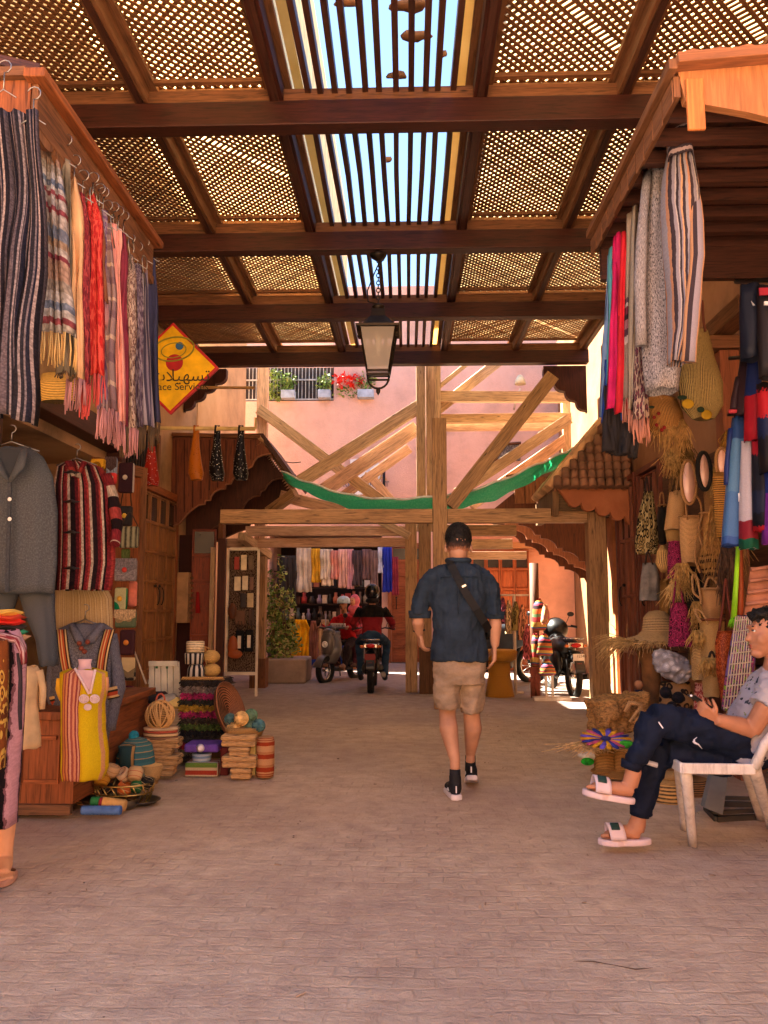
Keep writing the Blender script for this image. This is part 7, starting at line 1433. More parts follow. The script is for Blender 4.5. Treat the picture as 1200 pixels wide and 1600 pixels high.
# --- the seated young man
B = lambda x, y, dy=0: at(x, y, 4.1+dy)
sit = T('person', 'young man in grey T-shirt and navy track pants sitting cross legged with a phone', 'person', gnd(1100, 1300))
m = M()
hd = B(1202, 988, .03)
m.ell(hd+Vector((.01, 0, .01)), (.094, .076, .108), n=20, m=14); m.ell(hd+Vector((-.045, 0, -.035)), (.056, .056, .085), n=16, m=10, rot=Matrix.Rotation(-.12, 3, 'Y')); m.ell(hd+Vector((-.06, 0, -.105)), (.032, .034, .024))
m.tube([hd+Vector((-.083, 0, .012)), hd+Vector((-.098, 0, -.012)), hd+Vector((-.112, 0, -.036)), hd+Vector((-.092, 0, -.046))], [.011, .0125, .0155, .01], 10)
m.tube([hd+Vector((-.086, -.032, .028)), hd+Vector((-.094, -.004, .026)), hd+Vector((-.086, .032, .028))], .012, 8)
m.ell(hd+Vector((-.091, 0, -.064)), (.013, .023, .0065)); m.ell(hd+Vector((-.089, 0, -.077)), (.013, .021, .0075)); m.ell(hd+Vector((-.083, 0, -.104)), (.018, .02, .016))
m.ell(hd+Vector((-.055, -.045, -.03)), (.03, .018, .035)); m.ell(hd+Vector((.02, -.076, -.012)), (.02, .01, .033), rot=Matrix.Rotation(.2, 3, 'Y'))
m.tube([hd+Vector((.02, 0, -.06)), hd+Vector((.03, 0, -.12)), B(1214, 1050, .03)], [.06, .056, .07], 14)
el, wr = B(1174, 1141, -.12), B(1118, 1124, -.16)
m.tube([B(1216, 1072, -.16), B(1196, 1105, -.17), el], [.055, .048, .043], 12); m.tube([el, el.lerp(wr, .35)+Z_*.004, wr], [.043, .044, .027], 12)
hand(m, wr, Vector((-.8, -.05, .62)), Vector((.35, .8, .55)), Vector((.5, -.3, .9)), .84, 1.0)
el2, wr2 = B(1176, 1135, .2), B(1120, 1122, .06); m.tube([B(1216, 1072, .22), el2, wr2], [.05, .042, .027], 12); hand(m, wr2, Vector((-.9, -.15, .45)), Vector((.2, -.6, .6)), Vector((0, 0, 1)), .82, .9)
a1, f1 = B(990, 1205, -.14), B(985, 1232, -.14)
m.tube([B(990, 1194, -.14), a1, B(984, 1228, -.14)], [.03, .039, .038], 12); m.tube([B(987, 1235, -.14), B(965, 1232, -.145), B(940, 1229, -.15), B(925, 1229, -.15)], [.038, .04, .034, .022], 12, flat=.8)
for k in range(5): o = (k-2)*.017; m.tube([B(932, 1229, -.15+o), B(921-(4-k)*.6, 1229.5, -.15+o)], [.012, .0105-.001*k], 8); m.ell(B(921-(4-k)*.6, 1229.5, -.15+o), .0105-.001*k, n=8, m=6)
m.tube([B(1000, 1266, .0), B(996, 1286, -.01), B(993, 1297, -.01)], [.03, .042, .042], 12); m.tube([B(998, 1301, -.01), B(975, 1299, -.01), B(955, 1303, -.01), B(946, 1305, -.01)], [.036, .036, .028, .02], 12, flat=.9)
for k in range(5): o = (k-2)*.017; m.tube([B(952, 1305, -.01+o), B(941-(4-k)*.6, 1306, -.01+o)], [.012, .01-.001*k], 8)
m.build('body', SK2, sit, remesh=.0062, smoothit=2)
m = M(); m.ell(hd+Vector((.022, 0, .045)), (.094, .08, .078), n=22, m=14); m.ell(hd+Vector((.045, 0, .0)), (.075, .079, .07)); m.ell(hd+Vector((-.045, 0, .082)), (.045, .058, .03))
m.build('hair', HAIR, sit, remesh=.007, smoothit=1, wrinkle=(.022, 42))
tufts(sit, hd+Vector((.02, 0, .045)), (.094, .079, .078), 1500, .024, 4, .0024, -.2, -.45, 1.)
m = M(); m.tube([hd+Vector((-.094, -.018-.006*k, .029+.002*math.sin(k*PI/4))) for k in range(5)], [.002, .0042, .0045, .004, .002], 6); m.build('eyebrow', HAIR, sit); m = M(); m.ell(hd+Vector((-.088, -.03, .008)), (.007, .011, .006)); m.build('eye', plain('d8ccc0', .2), sit); m = M(); m.tube([hd+Vector((-.0945, -.02-.005*k, .0115)) for k in range(5)], .0028, 5); m.build('eyelash', plain('120c0a'), sit)
m = M(); m.ell(hd+Vector((-.1, 0, -.064)), (.006, .02, .005)); m.ell(hd+Vector((-.0985, 0, -.0755)), (.006, .018, .0055)); m.build('lips', plain('9a5448', .45), sit)
gs = NT('printed_grey_cotton', .95, .15); gv = gs.coord('Object'); sp_ = gs.n('SeparateXYZ'); gs.set(sp_.inputs[0], gs.tc.outputs['Object'])
pa_, pb_ = B(1163, 1066, .03)-WL[sit.name], B(1140, 1120, .03)-WL[sit.name]; dl = (pb_-pa_).normalized(); nx_ = Vector((dl.z, 0, -dl.x)); nx_ = -nx_ if nx_.x < 0 else nx_
dist = gs.math('SUBTRACT', gs.math('ADD', gs.math('MULTIPLY', sp_.outputs[0], nx_.x), gs.math('MULTIPLY', sp_.outputs[2], nx_.z)), pa_.dot(nx_)); along = gs.math('SUBTRACT', gs.math('ADD', gs.math('MULTIPLY', sp_.outputs[0], dl.x), gs.math('MULTIPLY', sp_.outputs[2], dl.z)), pa_.dot(dl))
mk = gs.math('MULTIPLY', gs.math('LESS_THAN', dist, .055), gs.math('MULTIPLY', gs.math('GREATER_THAN', along, -.05), gs.math('LESS_THAN', along, .2)))
gb = gs.ramp(gs.noise(gv, 26, 2, .5), [(.0, '3a3c44'), (.36, 'a29a9e'), (.6, 'a29a9e'), (.66, '77804c'), (.7, 'b89458')], 'CONSTANT'); ga = gs.ramp(gs.noise(gs.coord('Object', (6, 6, 9)), 1.6, 5), [(.3, '958c90'), (.7, 'aea5a8')])
gs.bump(gs.noise(gv, 38, 4, .6), .35, .006); GRY = gs.out(gs.mix(mk, ga, gb))
m = M(); 
def ring(m, rows, n=26):
    """rows: (centre, rx along slanted normal, ry) stacked; makes a closed loft for a leaning trunk"""
    b = len(m.v); N = len(rows)
    for i, (c, rx, ry) in enumerate(rows):
        d = (rows[min(i+1, N-1)][0]-rows[max(i-1, 0)][0]).normalized(); x = Vector((0, 1, 0)).cross(d).normalized()
        for k in range(n): a_ = 2*PI*k/n; m.v.append(c+x*rx*math.cos(a_)+Y_*ry*math.sin(a_))
    for i in range(N-1):
        for k in range(n): k2 = (k+1) % n; a_ = b+i*n; m.face((a_+k, a_+k2, a_+n+k2, a_+n+k), ((0, 0), (1, 0), (1, 1), (0, 1)))
    m.face(tuple(b+k for k in range(n)), tuple((0, 0) for k in range(n))); m.face(tuple(b+(N-1)*n+k for k in reversed(range(n))), tuple((0, 0) for k in range(n)))
ring(m, [(B(1150, 1190, .03), .09, .155), (B(1162, 1168, .03), .118, .165), (B(1180, 1130, .03), .122, .16), (B(1198, 1092, .03), .115, .17), (B(1210, 1066, .03), .09, .19), (B(1214, 1048, .03), .062, .09)])
m.tube([B(1214, 1066, -.12), B(1203, 1086, -.17), B(1192, 1104, -.175)], [.075, .074, .07], 14); m.tube([B(1214, 1066, .2), B(1200, 1090, .22)], [.075, .07], 14)
m.build('t_shirt', GRY, sit, remesh=.01, smoothit=3, wrinkle=(.012, 10, (1, 1, 1.6)))
TR = cloth_mat('121a2e', 260, .8, .2)
m = M(); m.ell(B(1160, 1172, .03), (.14, .17, .1)); m.tube([B(1158, 1160, -.05), B(1090, 1138, -.09), B(1035, 1124, -.12), B(1020, 1122, -.13)], [.092, .088, .074, .066], 18); m.tube([B(1022, 1120, -.13), B(1010, 1150, -.135), B(998, 1180, -.14), B(990, 1196, -.14)], [.068, .062, .055, .046], 18)
m.tube([B(1158, 1176, .12), B(1090, 1170, .08), B(1032, 1166, .03)], [.092, .085, .07], 18); m.tube([B(1030, 1168, .03), B(1014, 1215, .01), B(1003, 1255, .0), B(1000, 1272, .0)], [.072, .062, .055, .045], 18); m.tube([B(1142, 1192, .0), B(1100, 1186, -.02), B(1040, 1178, -.02)], .07, 14)
m.build('track_pants', TR, sit, remesh=.01, smoothit=4, wrinkle=(.013, 9, (1.3, 1, 1.3)))
m = M(); m.tube([B(988, 1190, -.14), B(985, 1202, -.14)], [.052, .046], 14); m.build('pants_cuff', TR, sit); m = M(); m.tube([B(1001, 1262, 0), B(999, 1275, 0)], [.052, .046], 14); m.build('pants_cuff', TR, sit)
WHT = plain('c8c4cc', .5)
m = M(); P = [B(1085, 1155, -.192), B(1084, 1159, -.193), B(1086, 1161, -.193), B(1091, 1163, -.192), B(1097, 1170, -.188)]; m.tube(P, [.003, .006, .006, .004, .0015], 6); m.tube([B(1084, 1156, -.192), B(1089, 1152, -.19)], .002, 5); m.build('white_tick', WHT, sit); m = M(); m.beam(B(1029, 1128, -.206), B(1036, 1138, -.21), .006, .006); m.build('white_stripe', WHT, sit)
m = M(); m.tube([B(1007, 1190, -.04), B(1027, 1196, -.05)], .018, 8, flat=.7); m.build('white_hem', WHT, sit)
SL = plain('cdb8bc', .45, .05)
def slide(x0, x1, y, dy, tilt, root):
    a, b = B(x0, y-tilt, dy), B(x1, y+tilt, dy); L = (b-a); d = L.normalized(); u = Vector((0, 1, 0)).cross(d)*-1
    if u.z < 0: u = -u
    pts = []; n = 26
    for k in range(n):
        a_ = 2*PI*k/n; xx = .5-.5*math.cos(a_); w_ = .045*math.sin(a_)*(1.15 if xx < .4 else .85); pts.append(a+d*L.length*xx+Y_*w_*1.15)
    m = M(); m.prism([p-u*.022 for p in pts], u*.03); m.build('slide_sole', SL, root, bevel=.008)
    m = M(); c = a+d*L.length*.3; m.grid(lambda s_, v: c+d*((v-.5)*.075+(.02*abs(s_-.5)))+Y_*(.056*math.cos(PI*s_)*-1)+u*(.012+.062*math.sin(PI*s_)), 12, 5); m.build('slide_strap', SL, root, solid=.006)
    m = M(); m.grid(lambda s_, v: c+d*((v-.5)*.04)+Y_*(.058*math.cos(PI*(.22+.2*s_))*-1)+u*(.016+.0635*math.sin(PI*(.22+.2*s_))), 5, 3); m.build('strap_mark', plain('1c3834'), root, solid=.008)
slide(910, 993, 1242, -.145, 8, sit); slide(934, 1018, 1312, -.01, 0, sit)
ph = T('phone', 'dark smartphone held in both hands by the seated young man', 'phone', B(1098, 1098, -.16)); m = M(); m.beam(B(1079, 1086, -.14), B(1118, 1112, -.12), .07, .009, up=Vector((.35, .1, .9))); m.build('case', plain('131316', .3, spec=.6), ph, bevel=.004); m = M(); m.ell(B(1080, 1087, -.17), (.006, .006, .006)); m.build('camera_lens', plain('d0d0d8', .2), ph)

# plastic chair
ch = T('plastic_chair', 'worn white plastic chair under the seated young man', 'chair', gnd(1130, 1300)); PL = NT('plastic', .5, .4); vv = PL.coord('Object'); dd = PL.noise(vv, 9, 6, .7); ee = PL.noise(PL.coord('Object', (30, 30, 4)), 1, 4, .7)
PLM = PL.out(PL.mix(PL.ramp(ee, [(.5, (0, 0, 0)), (.7, (.7, .7, .7))]), PL.ramp(dd, [(.35, 'dcd2ca'), (.6, 'c4b8b0')]), srgb('5c4c44')))
yn, yf = 3.93, 4.3
sz = at(1110, 1194, 3.96).z
def leg(p0, p1, w0, w1, nm='leg'):
    m = M(); n = 6
    m.grid(lambda u, v: (lambda c, w_: c+Vector((w_*math.sin((u-.5)*2.2), 0, 0))+Y_*(.028*(math.cos((u-.5)*2.6)-.5)*-1))(Vector(p0).lerp(Vector(p1), v), w0*(1-v)+w1*v), n, 6); m.build(nm, PLM, ch, solid=.006)
g = lambda px, py, z=0: gnd(px, py, z)
leg(at(1071, 1196, yn), g(1083, 1323), .03, .018); leg(at(1062, 1198, yf), g(1070, 1297), .028, .018); leg(at(1178, 1198, yn), g(1208, 1300), .034, .02); leg(at(1165, 1198, yf), g(1190, 1282), .03, .02)
x0, x1 = at(1064, 1194, yn).x, at(1178, 1194, yn).x
m = M(); m.grid(lambda u, v: Vector((x0+(x1-x0)*u, yn+.0+(yf-yn)*v, sz-.012*math.sin(PI*v)*math.sin(PI*u)-.01*u)), 8, 8); m.build('seat', PLM, ch, solid=.012)
m = M(); P = [(x0, yn-.01, sz-.012), (x1, yn-.01, sz-.015), (x1, yf+.01, sz-.015), (x0, yf+.01, sz-.012)]
for k in range(4): a_, b_ = Vector(P[k]), Vector(P[(k+1) % 4]); m.beam(a_, b_, .018, .05)
m.build('seat_rim', PLM, ch, bevel=.006)
bt = at(1215, 1085, 4.1); m = M(); m.grid(lambda u, v: Vector((x1+(bt.x+.1-x1)*v+.05*math.cos((u-.5)*PI)*1., yn+(yf-yn)*u, sz+(.46)*v)), 9, 6); m.build('backrest', PLM, ch, solid=.012); m = M(); m.tube([(x1-.0, yn, sz-.01), (x1+.05, yn-.01, sz+.1), (bt.x+.02, yn-.005, sz+.3), (bt.x+.12, yn, sz+.46)], [.025, .022, .02, .02], 8); m.build('side_rail', PLM, ch)

# ---------------------------------------------------------------- motor bikes
SCL = 1.
def xf(m, o, yaw, lean=0): R = Matrix.Rotation(yaw, 3, 'Z') @ Matrix.Rotation(lean, 3, 'Y') @ Matrix.Diagonal((SCL, SCL, SCL)); m.v = [Vector(o)+R @ Vector(p) for p in m.v]; return m
TY = plain('1a1918', .85, .2); CHR = metal('b8b4ae', .25); BLK = plain('141416', .4, spec=.5); RUB = plain('201e1e', .7)
def wheel(par, o, yaw, y, r=.29, w_=.05, lean=0, spokes=True):
    m = M(); m.tube([(0, y+r*math.cos(a_), r+r*math.sin(a_)) for a_ in [k*2*PI/28 for k in range(29)]], w_, 8, caps=False, up=X_); m.v = [Vector((v.x*1, v.y, max(v.z, -.0+.0)))+Z_*.0 for v in m.v]
    wh = xf(m, o, yaw, lean).build('wheel', TY, par)
    m = M(); m.tube([(0, y+r*.78*math.cos(a_), r+r*.78*math.sin(a_)) for a_ in [k*2*PI/24 for k in range(25)]], .018, 6, caps=False, up=X_); m.tube([(-.05, y, r), (.05, y, r)], .035, 10)
    if spokes:
        for k in range(12): a_ = k*PI/6; m.tube([(.03*(-1)**k, y, r), (0, y+r*.78*math.cos(a_), r+r*.78*math.sin(a_))], .004, 4)
    xf(m, o, yaw, lean).build('rim', CHR, wh)
def motorbike(par, o, yaw, body='161618', box=False, plate=None):
    q = lambda m, nm, mt, pa=None, **k: xf(m, o, yaw).build(nm, mt, pa or par, **k)
    wheel(par, o, yaw, -.62); wheel(par, o, yaw, .62)
    m = M(); m.tube([(0, -.62, .3), (0, -.1, .35), (0, .3, .45), (0, .45, .8), (0, .5, .9)], [.03, .05, .05, .04, .03], 8); m.tube([(0, -.1, .35), (0, -.35, .72), (0, .3, .76)], .035, 8)
    for s_ in (-1, 1): m.tube([(s_*.08, -.62, .3), (s_*.09, -.55, .62)], .022, 8); m.tube([(s_*.08, .62, .3), (s_*.06, .47, .9)], .024, 8); m.tube([(s_*.08, -.62, .3), (s_*.07, .0, .3)], .018, 6)
    q(m, 'frame', RUB)
    m = M(); m.ell((0, .05, .38), (.13, .2, .15)); m.ell((.14, .1, .33), (.05, .1, .08)); m.ell((-.14, .05, .33), (.05, .12, .09)); m.tube([(-.22, .12, .28), (.22, .12, .28)], .014, 6); q(m, 'engine', metal('6a6660', .45))
    m = M(); m.ell((0, .18, .8), (.13, .24, .11), n=16, m=10); q(m, 'fuel_tank', plain(body, .3, spec=.6))
    m = M(); m.ell((0, -.28, .8), (.13, .38, .06), n=16); q(m, 'seat', plain('121214', .7))
    m = M(); m.tube([(.17, .1, .28), (.2, -.3, .24), (.21, -.75, .3)], [.025, .04, .045], 10); q(m, 'exhaust', metal('4a4644', .4))
    m = M(); m.grid(lambda u, v: Vector((.075*math.sin((u-.5)*2.6), -.62-.36*math.sin(v*1.9-.5), .3+.37*math.cos(v*1.9-.5))), 6, 8); q(m, 'mudguard', BLK, solid=.006)
    m = M(); m.tube([(-.36, .38, 1.0), (-.2, .5, 1.02), (0, .5, .97), (.2, .5, 1.02), (.36, .38, 1.0)], .013, 7); h = q(m, 'handlebar', BLK)
    for s_ in (-1, 1):
        m = M(); m.tube([(s_*.28, .36, 1.02), (s_*.38, .33, 1.0)], .02, 8); q(m, 'grip', RUB, h); m = M(); m.tube([(s_*.22, .45, 1.03), (s_*.28, .42, 1.18)], .006, 5); m.ell((s_*.3, .41, 1.21), (.06, .015, .04)); q(m, 'mirror', BLK, h)
    m = M(); m.bx((-.12, -.78, .72), (.12, -.66, .8)); tl = q(m, 'tail_unit', CHR if not box else BLK, bevel=.015); m = M(); m.ell((0, -.79, .76), (.08, .025, .035)); q(m, 'tail_light', plain('b01818', .3), tl)
    for s_ in (-1, 1): m = M(); m.ell((s_*.14, -.77, .75), (.035, .03, .025)); q(m, 'indicator', plain('c8703c', .4), tl)
    m = M(); m.bx((-.085, -.9, .5), (.085, -.885, .64)); pl = q(m, 'number_plate', plain('c4beb4' if plate else '7a1c1c', .5)); m = M(); m.bx((-.035, -.93, .46), (.035, -.915, .5)); q(m, 'reflector', plain('b02018', .4), pl)
    if plate: R = Matrix.Rotation(yaw, 3, 'Z'); text('plate_number', plate[0], Vector(o)+R @ Vector((0, -.904, .6)), .05, (PI/2, 0, yaw), plain('1c1c1c'), pl); text('plate_number', plate[1], Vector(o)+R @ Vector((0, -.904, .54)), .05, (PI/2, 0, yaw), plain('1c1c1c'), pl)
    m = M(); m.tube([(-.13, -.5, .84), (-.14, -.72, .86), (.14, -.72, .86), (.13, -.5, .84)], .011, 6); q(m, 'grab_rail', CHR)
SCL = .84
g0 = gnd(578, 1085); mb = T('motorbike', 'small motorbike seen from behind carrying the rider in black and red', 'motorbike', g0); O1 = (g0.x, g0.y+.78, 0); motorbike(mb, O1, 0)
def rider(par, o, yaw, top, bottom, shoe, skin, hs=1., split=None, seat=.84, feet=(.12, .3), bar=(.36, .4, 1.02), lean=.12, female=False):
    """seated rider, forward = +y of the local frame; returns the head centre"""
    q = lambda m, nm, mt, **k: xf(m, o, yaw).build(nm, mt, par, **k)
    sh = Vector((0, -.25+lean, seat+.54)); hp = Vector((0, -.3, seat+.06)); hd_ = sh+Vector((0, .04, .25))
    m = M(); m.ell(hd_, (.075, .09, .11), n=16, m=10); m.ell(hd_+Vector((0, .06, -.04)), (.055, .05, .07)); m.ell(hd_+Vector((0, .105, -.015)), (.012, .02, .02)); m.ell(hd_+Vector((0, .095, -.055)), (.024, .012, .008)); m.tube([hd_+Vector((0, -.01, -.06)), sh], [.055, .06], 12)
    for s_ in (-1, 1):
        if bar: el_ = Vector((s_*.34, -.02, seat+.27)); wr_ = Vector((s_*(bar[0]-.03), bar[1]-.07, bar[2]+.02)); m.tube([Vector((s_*.2, sh.y, sh.z-.03)), el_, wr_], [.05, .042, .028], 10); hand(m, wr_, Vector((s_*.3, .8, -.1)), Vector((0, .2, -1)), Vector((-s_, 0, 0)), .95, 1.2)
        m.tube([Vector((s_*.2, .0+feet[0], .35)), Vector((s_*.21, feet[0], .2))], [.045, .04], 10)
    q(m, 'body', skin, remesh=.01, smoothit=2)
    m = M(); ring_ = [(hp, .15, .17), (hp.lerp(sh, .4), .14, .165), (hp.lerp(sh, .75), .14, .2), (sh+Vector((0, 0, -.02)), .11, .2), (sh+Vector((0, 0, .06)), .065, .075)]
    b = len(m.v); n = 22
    for c, ry, rx in ring_:
        for k in range(n): a_ = 2*PI*k/n; m.v.append(c+Vector((rx*math.cos(a_), ry*math.sin(a_), 0)))
    for i in range(len(ring_)-1):
        for k in range(n): k2 = (k+1) % n; a_ = b+i*n; m.face((a_+k, a_+k2, a_+n+k2, a_+n+k), ((0, 0), (1, 0), (1, 1), (0, 1)))
    m.face(tuple(b+k for k in reversed(range(n))), tuple((0, 0) for k in range(n))); m.face(tuple(b+(len(ring_)-1)*n+k for k in range(n)), tuple((0, 0) for k in range(n)))
    for s_ in (-1, 1):
        if bar: m.tube([Vector((s_*.19, sh.y, sh.z-.03)), Vector((s_*.34, -.02, seat+.27)), Vector((s_*(bar[0]-.02), bar[1]-.1, bar[2]+.02))], [.075, .06, .043], 12)
        else: m.tube([Vector((s_*.18, sh.y, sh.z-.03)), Vector((s_*.24, sh.y+.05, seat+.3)), Vector((s_*.16, sh.y+.3, seat+.2))], [.07, .055, .045], 12)
    q(m, 'jacket' if split else 'sweater', top, remesh=.012, smoothit=2, wrinkle=(.012, 9))
    m = M(); m.ell(hp, (.18, .17, .12))
    for s_ in (-1, 1): m.tube([hp+Vector((s_*.09, 0, 0)), Vector((s_*.24, .16, seat-.06)), Vector((s_*.21, feet[0]-.02, .3)), Vector((s_*.21, feet[0]-.03, .22))], [.1, .078, .062, .06], 12)
    q(m, 'trousers', bottom, remesh=.012, smoothit=2, wrinkle=(.012, 10))
    for s_ in (-1, 1): m = M(); m.ell((s_*.21, feet[0]+.05, feet[1]-.13), (.05, .13, .05)); m.ell((s_*.21, feet[0]-.03, feet[1]-.1), (.045, .05, .06)); q(m, 'shoe', shoe)
    return hd_
jk = NT('two_tone_jacket', .9, .15); sp = jk.n('SeparateXYZ'); jk.set(sp.inputs[0], jk.tc.outputs['Object']); JK = jk.out(jk.ramp(jk.math('MULTIPLY', sp.outputs[2], .5), [(0, '7a1c22'), (.51, '15120f')], 'CONSTANT'))
r1 = T('person', 'motorbike rider in black and red jacket, blue jeans and black helmet seen from behind', 'person', g0+Y_*.5); h_ = rider(r1, O1, 0, JK, cloth_mat('2c4258', 200), plain('1c1a1a', .6), SK2)
q1 = Vector(O1)+h_*SCL; m = M(); m.ell(q1+Vector((0, -.01, .02)), (.112, .13, .125), n=20, m=14); m.build('helmet', plain('141416', .25, spec=.6), r1); m = M(); m.ell(q1+Vector((0, -.02, -.11)), (.1, .1, .05)); m.build('hood', plain('1c1818', .9), r1)

SCL = .84
def scooter(par, o, yaw, col):
    q = lambda m, nm, mt, pa=None, **k: xf(m, o, yaw).build(nm, mt, pa or par, **k)
    GRYP = plain(col, .35, .06, spec=.5)
    wheel(par, o, yaw, .58, .23, .06, spokes=False); wheel(par, o, yaw, -.55, .23, .065, spokes=False)
    m = M(); m.grid(lambda u, v: Vector(((.1+.13*math.sin(PI*min(1, v*1.15)))*(2*u-1), .50-.09*(2*u-1)**2*1.4-.16*v+.05*math.sin(PI*v), .36+.62*v)), 12, 12); q(m, 'front_shield', GRYP, solid=.02)
    m = M(); m.ell((0, .5, .75), (.15, .1, .26), n=16, m=12); m.ell((0, .46, .95), (.14, .1, .1), n=16); q(m, 'front_fairing', GRYP)
    m = M(); m.grid(lambda u, v: Vector((.085*math.sin((u-.5)*2.6)*1., .58+.29*math.sin((v-.4)*2.2), .23+.31*math.cos((v-.4)*2.2)-.02*abs(u-.5))), 8, 10); q(m, 'front_mudguard', GRYP, solid=.01)
    m = M(); m.bx((-.17, -.2, .2), (.17, .36, .27)); q(m, 'floorboard', plain('3a3838', .6), bevel=.02)
    m = M(); m.ell((0, -.45, .5), (.17, .42, .24), n=16, m=12); q(m, 'rear_body', GRYP)
    m = M(); m.ell((0, -.38, .75), (.15, .4, .06), n=16); q(m, 'seat', plain('1c1a1a', .6))
    m = M(); m.tube([(-.34, .3, 1.05), (-.15, .4, 1.04), (.15, .4, 1.04), (.34, .3, 1.05)], .022, 8); m.ell((0, .42, 1.03), (.14, .08, .06)); h = q(m, 'handlebar', plain('3c3a3a', .5))
    for s_ in (-1, 1): m = M(); m.tube([(s_*.24, .34, 1.07), (s_*.3, .34, 1.24)], .007, 5); m.ell((s_*.31, .35, 1.29), (.06, .015, .045)); q(m, 'mirror', BLK, h)
    m = M(); m.tube([(.055*math.cos(a_), .604, .73+.05*math.sin(a_)) for a_ in [k*2*PI/16 for k in range(17)]], .014, 6); m.ell((0, .6, .73), (.04, .012, .035)); q(m, 'headlight', plain('f0f0ea', .2), par)
SCL = .8
g1 = gnd(508, 1066); yw = math.radians(180-28); sc = T('scooter', 'grey scooter coming down the lane beside the leafy planter', 'scooter', g1)
O2 = Vector(g1)-Matrix.Rotation(yw, 3, 'Z') @ Vector((0, .58*SCL, 0)); O2.z = 0; scooter(sc, O2, yw, '5a5450')
r2 = T('person', 'scooter driver in red sweater with pale blue helmet', 'person', O2); h_ = rider(r2, O2, yw, cloth_mat('a81c22', 180), cloth_mat('2c2224', 180), plain('7a5a48', .6), plain('8a5a40', .5), seat=.72, feet=(.22, .42), bar=(.34, .34, 1.05), lean=.14)
R2 = Matrix.Rotation(yw, 3, 'Z'); q2 = O2+R2 @ (h_*SCL)
m = M(); m.lathe([(.108, 0), (.11, .03), (.1, .08), (.06, .115), (1e-4, .125)], q2+Vector((0, 0, .015)), 20); m.build('helmet', plain('9ab4cc', .3, .3, 8, spec=.6), r2); m = M(); [m.ell(q2+R2 @ Vector((s_*.028, .068, .003)), (.014, .01, .006)) for s_ in (-1, 1)]; m.build('eyes', plain('1a1210'), r2); m = M(); m.ell(q2+R2 @ Vector((0, .082, -.032)), (.025, .01, .006)); m.build('moustache', plain('1c1412'), r2)
c_ = O2+R2 @ Vector((0, .09, 1.08*SCL)); m = M(); m.beam(c_+R2 @ Vector((-.14, .02, .0)), c_+R2 @ Vector((.14, .02, .0)), .02, .08); ban = m.build('chest_band', plain('cfc6c8'), r2); text('lettering', 'NO DAYS OFF', c_+R2 @ Vector((0, .034, .0)), .045, (PI/2, 0, yw-PI), plain('2a2226'), r2)
r3 = T('person', 'woman in pink headscarf riding pillion behind the scooter driver', 'person', O2+R2 @ Vector((0, -.5, 0))); O3 = O2+R2 @ Vector((.02, -.3, 0)); h_ = rider(r3, O3, yw, cloth_mat('c4565e', 150), cloth_mat('5a3038', 150), plain('4a3028', .6), plain('b8805f', .5), seat=.78, feet=(.15, .42), bar=None, lean=.06); q3 = O3+R2 @ (h_*SCL)
m = M(); m.ell(q3+R2 @ Vector((0, -.02, .01)), (.088, .088, .115), n=18, m=12); m.ell(q3+Vector((0, 0, -.13)), (.11, .1, .09)); 
o = m.build('headscarf', cloth_mat('d8707e', 150), r3, remesh=.012, smoothit=2); m = M(); m.ell(q3+R2 @ Vector((0, .055, .0)), (.052, .042, .072), n=14); m.ell(q3+R2 @ Vector((0, .1, -.01)), (.01, .013, .014)); m.build('face', plain('c08a68', .5), r3); m = M(); [m.ell(q3+R2 @ Vector((s_*.022, .092, .013)), (.01, .007, .005)) for s_ in (-1, 1)]; m.ell(q3+R2 @ Vector((0, .093, -.038)), (.016, .008, .005)); m.build('eyes_and_mouth', plain('4a2420'), r3)

# parked bikes
SCL = .88
g2 = gnd(897, 1091); pk = T('motorbike', 'black parked motorbike with white plate beside the right pine post', 'motorbike', g2); motorbike(pk, (g2.x, g2.y+.82, 0), math.radians(6), plate=('72', '12345')); m = M(); m.ell((g2.x-.02, g2.y+.7, .62), (.19, .42, .15), n=16, m=10); m.ell((g2.x-.03, g2.y+.95, .5), (.17, .42, .26), n=16, m=10); m.ell((g2.x-.12, g2.y+.55, .42), (.07, .25, .22)); m.build('side_fairing', BLK, pk); m = M(); m.ell((g2.x, g2.y+1.2, .85), (.18, .25, .17), n=16, m=10); m.build('front_fairing', BLK, pk)
g3 = gnd(812, 1070); pk2 = T('motorbike', 'dark motorbike parked sideways behind the clothes rack', 'motorbike', g3); motorbike(pk2, (g3.x-.25, g3.y+.3, 0), math.radians(-70)); m = M(); m.ell((g3.x-.3, g3.y+.25, .7), (.5, .12, .22), n=16, m=10); m.build('side_fairing', plain('3a3c42', .4), pk2)

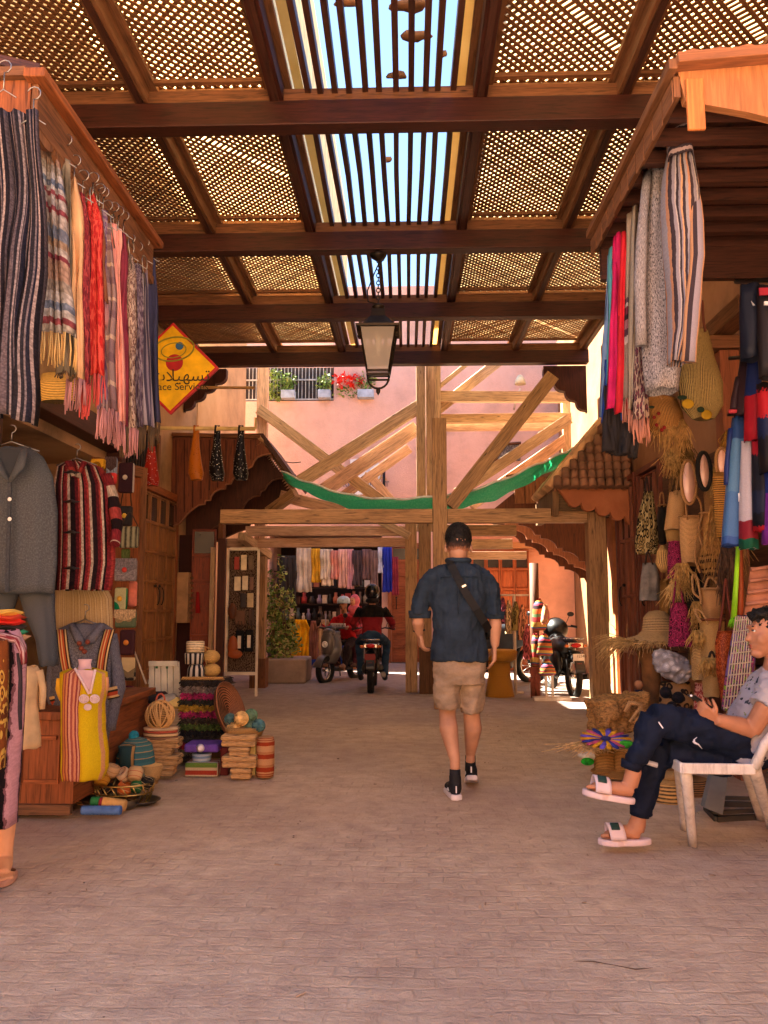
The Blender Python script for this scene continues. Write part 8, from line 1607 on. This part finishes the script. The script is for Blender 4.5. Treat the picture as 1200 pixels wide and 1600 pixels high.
# wicker pot, rack with woven bags
t = T('wicker_pedestal', 'yellow wicker pedestal table beside the walking man', 'table', gnd(781, 1094)); Y = gnd(781, 1088).y; WK = straw('a8741f', 40, 'v')
pot('base', None, None, 781, Y, [(24, 1094), (22, 1085), (17, 1055), (17, 1034)], WK, 1, t); pot('top', None, None, 781, Y, [(17, 1033.5), (25, 1030), (27, 1018), (24, 1015)], WK, 1, t)
t = T('clothes_rack', 'metal clothes rack behind the man with small bags hung along it', 'rack', gnd(803, 1060)); Y = 11.0; m = M(); m.tube([at(770, 930, Y), at(826, 930, Y)], .015, 6); m.tube([at(803, 930, Y), atz(803, 0, Y)], .022, 8); m.tube([atz(790, .03, Y), atz(816, .03, Y)], .02, 6); m.build('frame', plain('b8a894', .4), t)
rr = random.Random(9)
for i, (x, y0, y1, w_, c_, lab) in enumerate(((786, 934, 975, 6, '8a4a5c', 'mauve bag at the left end of the rack behind the man'), (795, 938, 990, 6, 'c8a87c', 'beige bag hanging on the rack behind the man'), (806, 940, 985, 7, '7a6a3c', 'olive bag hanging mid rack behind the man'), (816, 945, 1000, 7, 'b07858', 'tan leather bag on the rack behind the man'), (823, 975, 1030, 6, 'b05a5c', 'pink fringed bag at the right end of the rack'))):
    gar('small_bag', lab, 'bag', [(x-2, x+2, y0, .02), (x-w_, x+w_, y0+18), (x-w_, x+w_, y1, .05)], Y-.08-.03*i, .06, printed((c_, scalec(c_, .6), scalec(c_, 1.3)), 6), 3, .06, caps=True, group='bags on the clothes rack', seed=i)
MC = stripes(((0, 'a83c3c'), (.15, 'd8b05c'), (.3, '4a6a8a'), (.45, 'c8506c'), (.6, '3a2c34'), (.75, 'c8703c'), (.9, '6a8a5c')), 2, 'v')
for i, (x, y0, y1, w_, Yb, lab) in enumerate(((842, 935, 985, 12, 10.6, 'orange and red woven bag highest on the striped stand'), (850, 990, 1025, 14, 10.5, 'multicoloured striped woven bag in the middle of the stand'), (855, 1030, 1056, 14, 10.45, 'dark striped woven bag lowest on the stand'), (836, 990, 1040, 7, 10.55, 'blue grey striped bag left on the striped stand'), (852, 945, 975, 7, 10.4, 'round green and pink pouch on the striped stand'))):
    gar('woven_bag', lab, 'bag', [(x-3, x+3, y0, .03), (x-w_*.8, x+w_*.8, y0+12), (x-w_, x+w_, y1-4), (x-w_*.7, x+w_*.7, y1, .05)], Yb, .08, MC if i != 4 else printed(('8a9a4c', 'c86a7c', 'd8a86c'), 6), 3, .06, caps=True, group='woven bags on the striped stand', seed=i)
fringe(828, 842, 1042, 45, 10.5, 60, plain('a85c48', .8), 'bag_fringe', lab='reddish fringes hanging below the blue grey striped bag', sd=41, spread=.02, cat='fringe')
t = T('bag_stand', 'rough wooden stand with white frame carrying the woven bags', 'stand', gnd(850, 1092)); Yb = 10.65; m = M(); m.tube([atz(834, 0, Yb), at(834, 880, Yb)], .06, 8); m.build('trunk', wood('7a4a30', .6, .7), t); m = M(); a_, b_ = at(851, 1040, 10.4), at(866, 1094, 10.4); m.bx((a_.x, 10.4, 0), (a_.x+.03, 10.43, a_.z)); m.bx((b_.x-.03, 10.4, 0), (b_.x, 10.43, a_.z)); m.bx((a_.x-.15, 10.3, .0), (b_.x+.2, 10.5, .04)); m.build('white_frame', plain('c8bcae', .5), t)
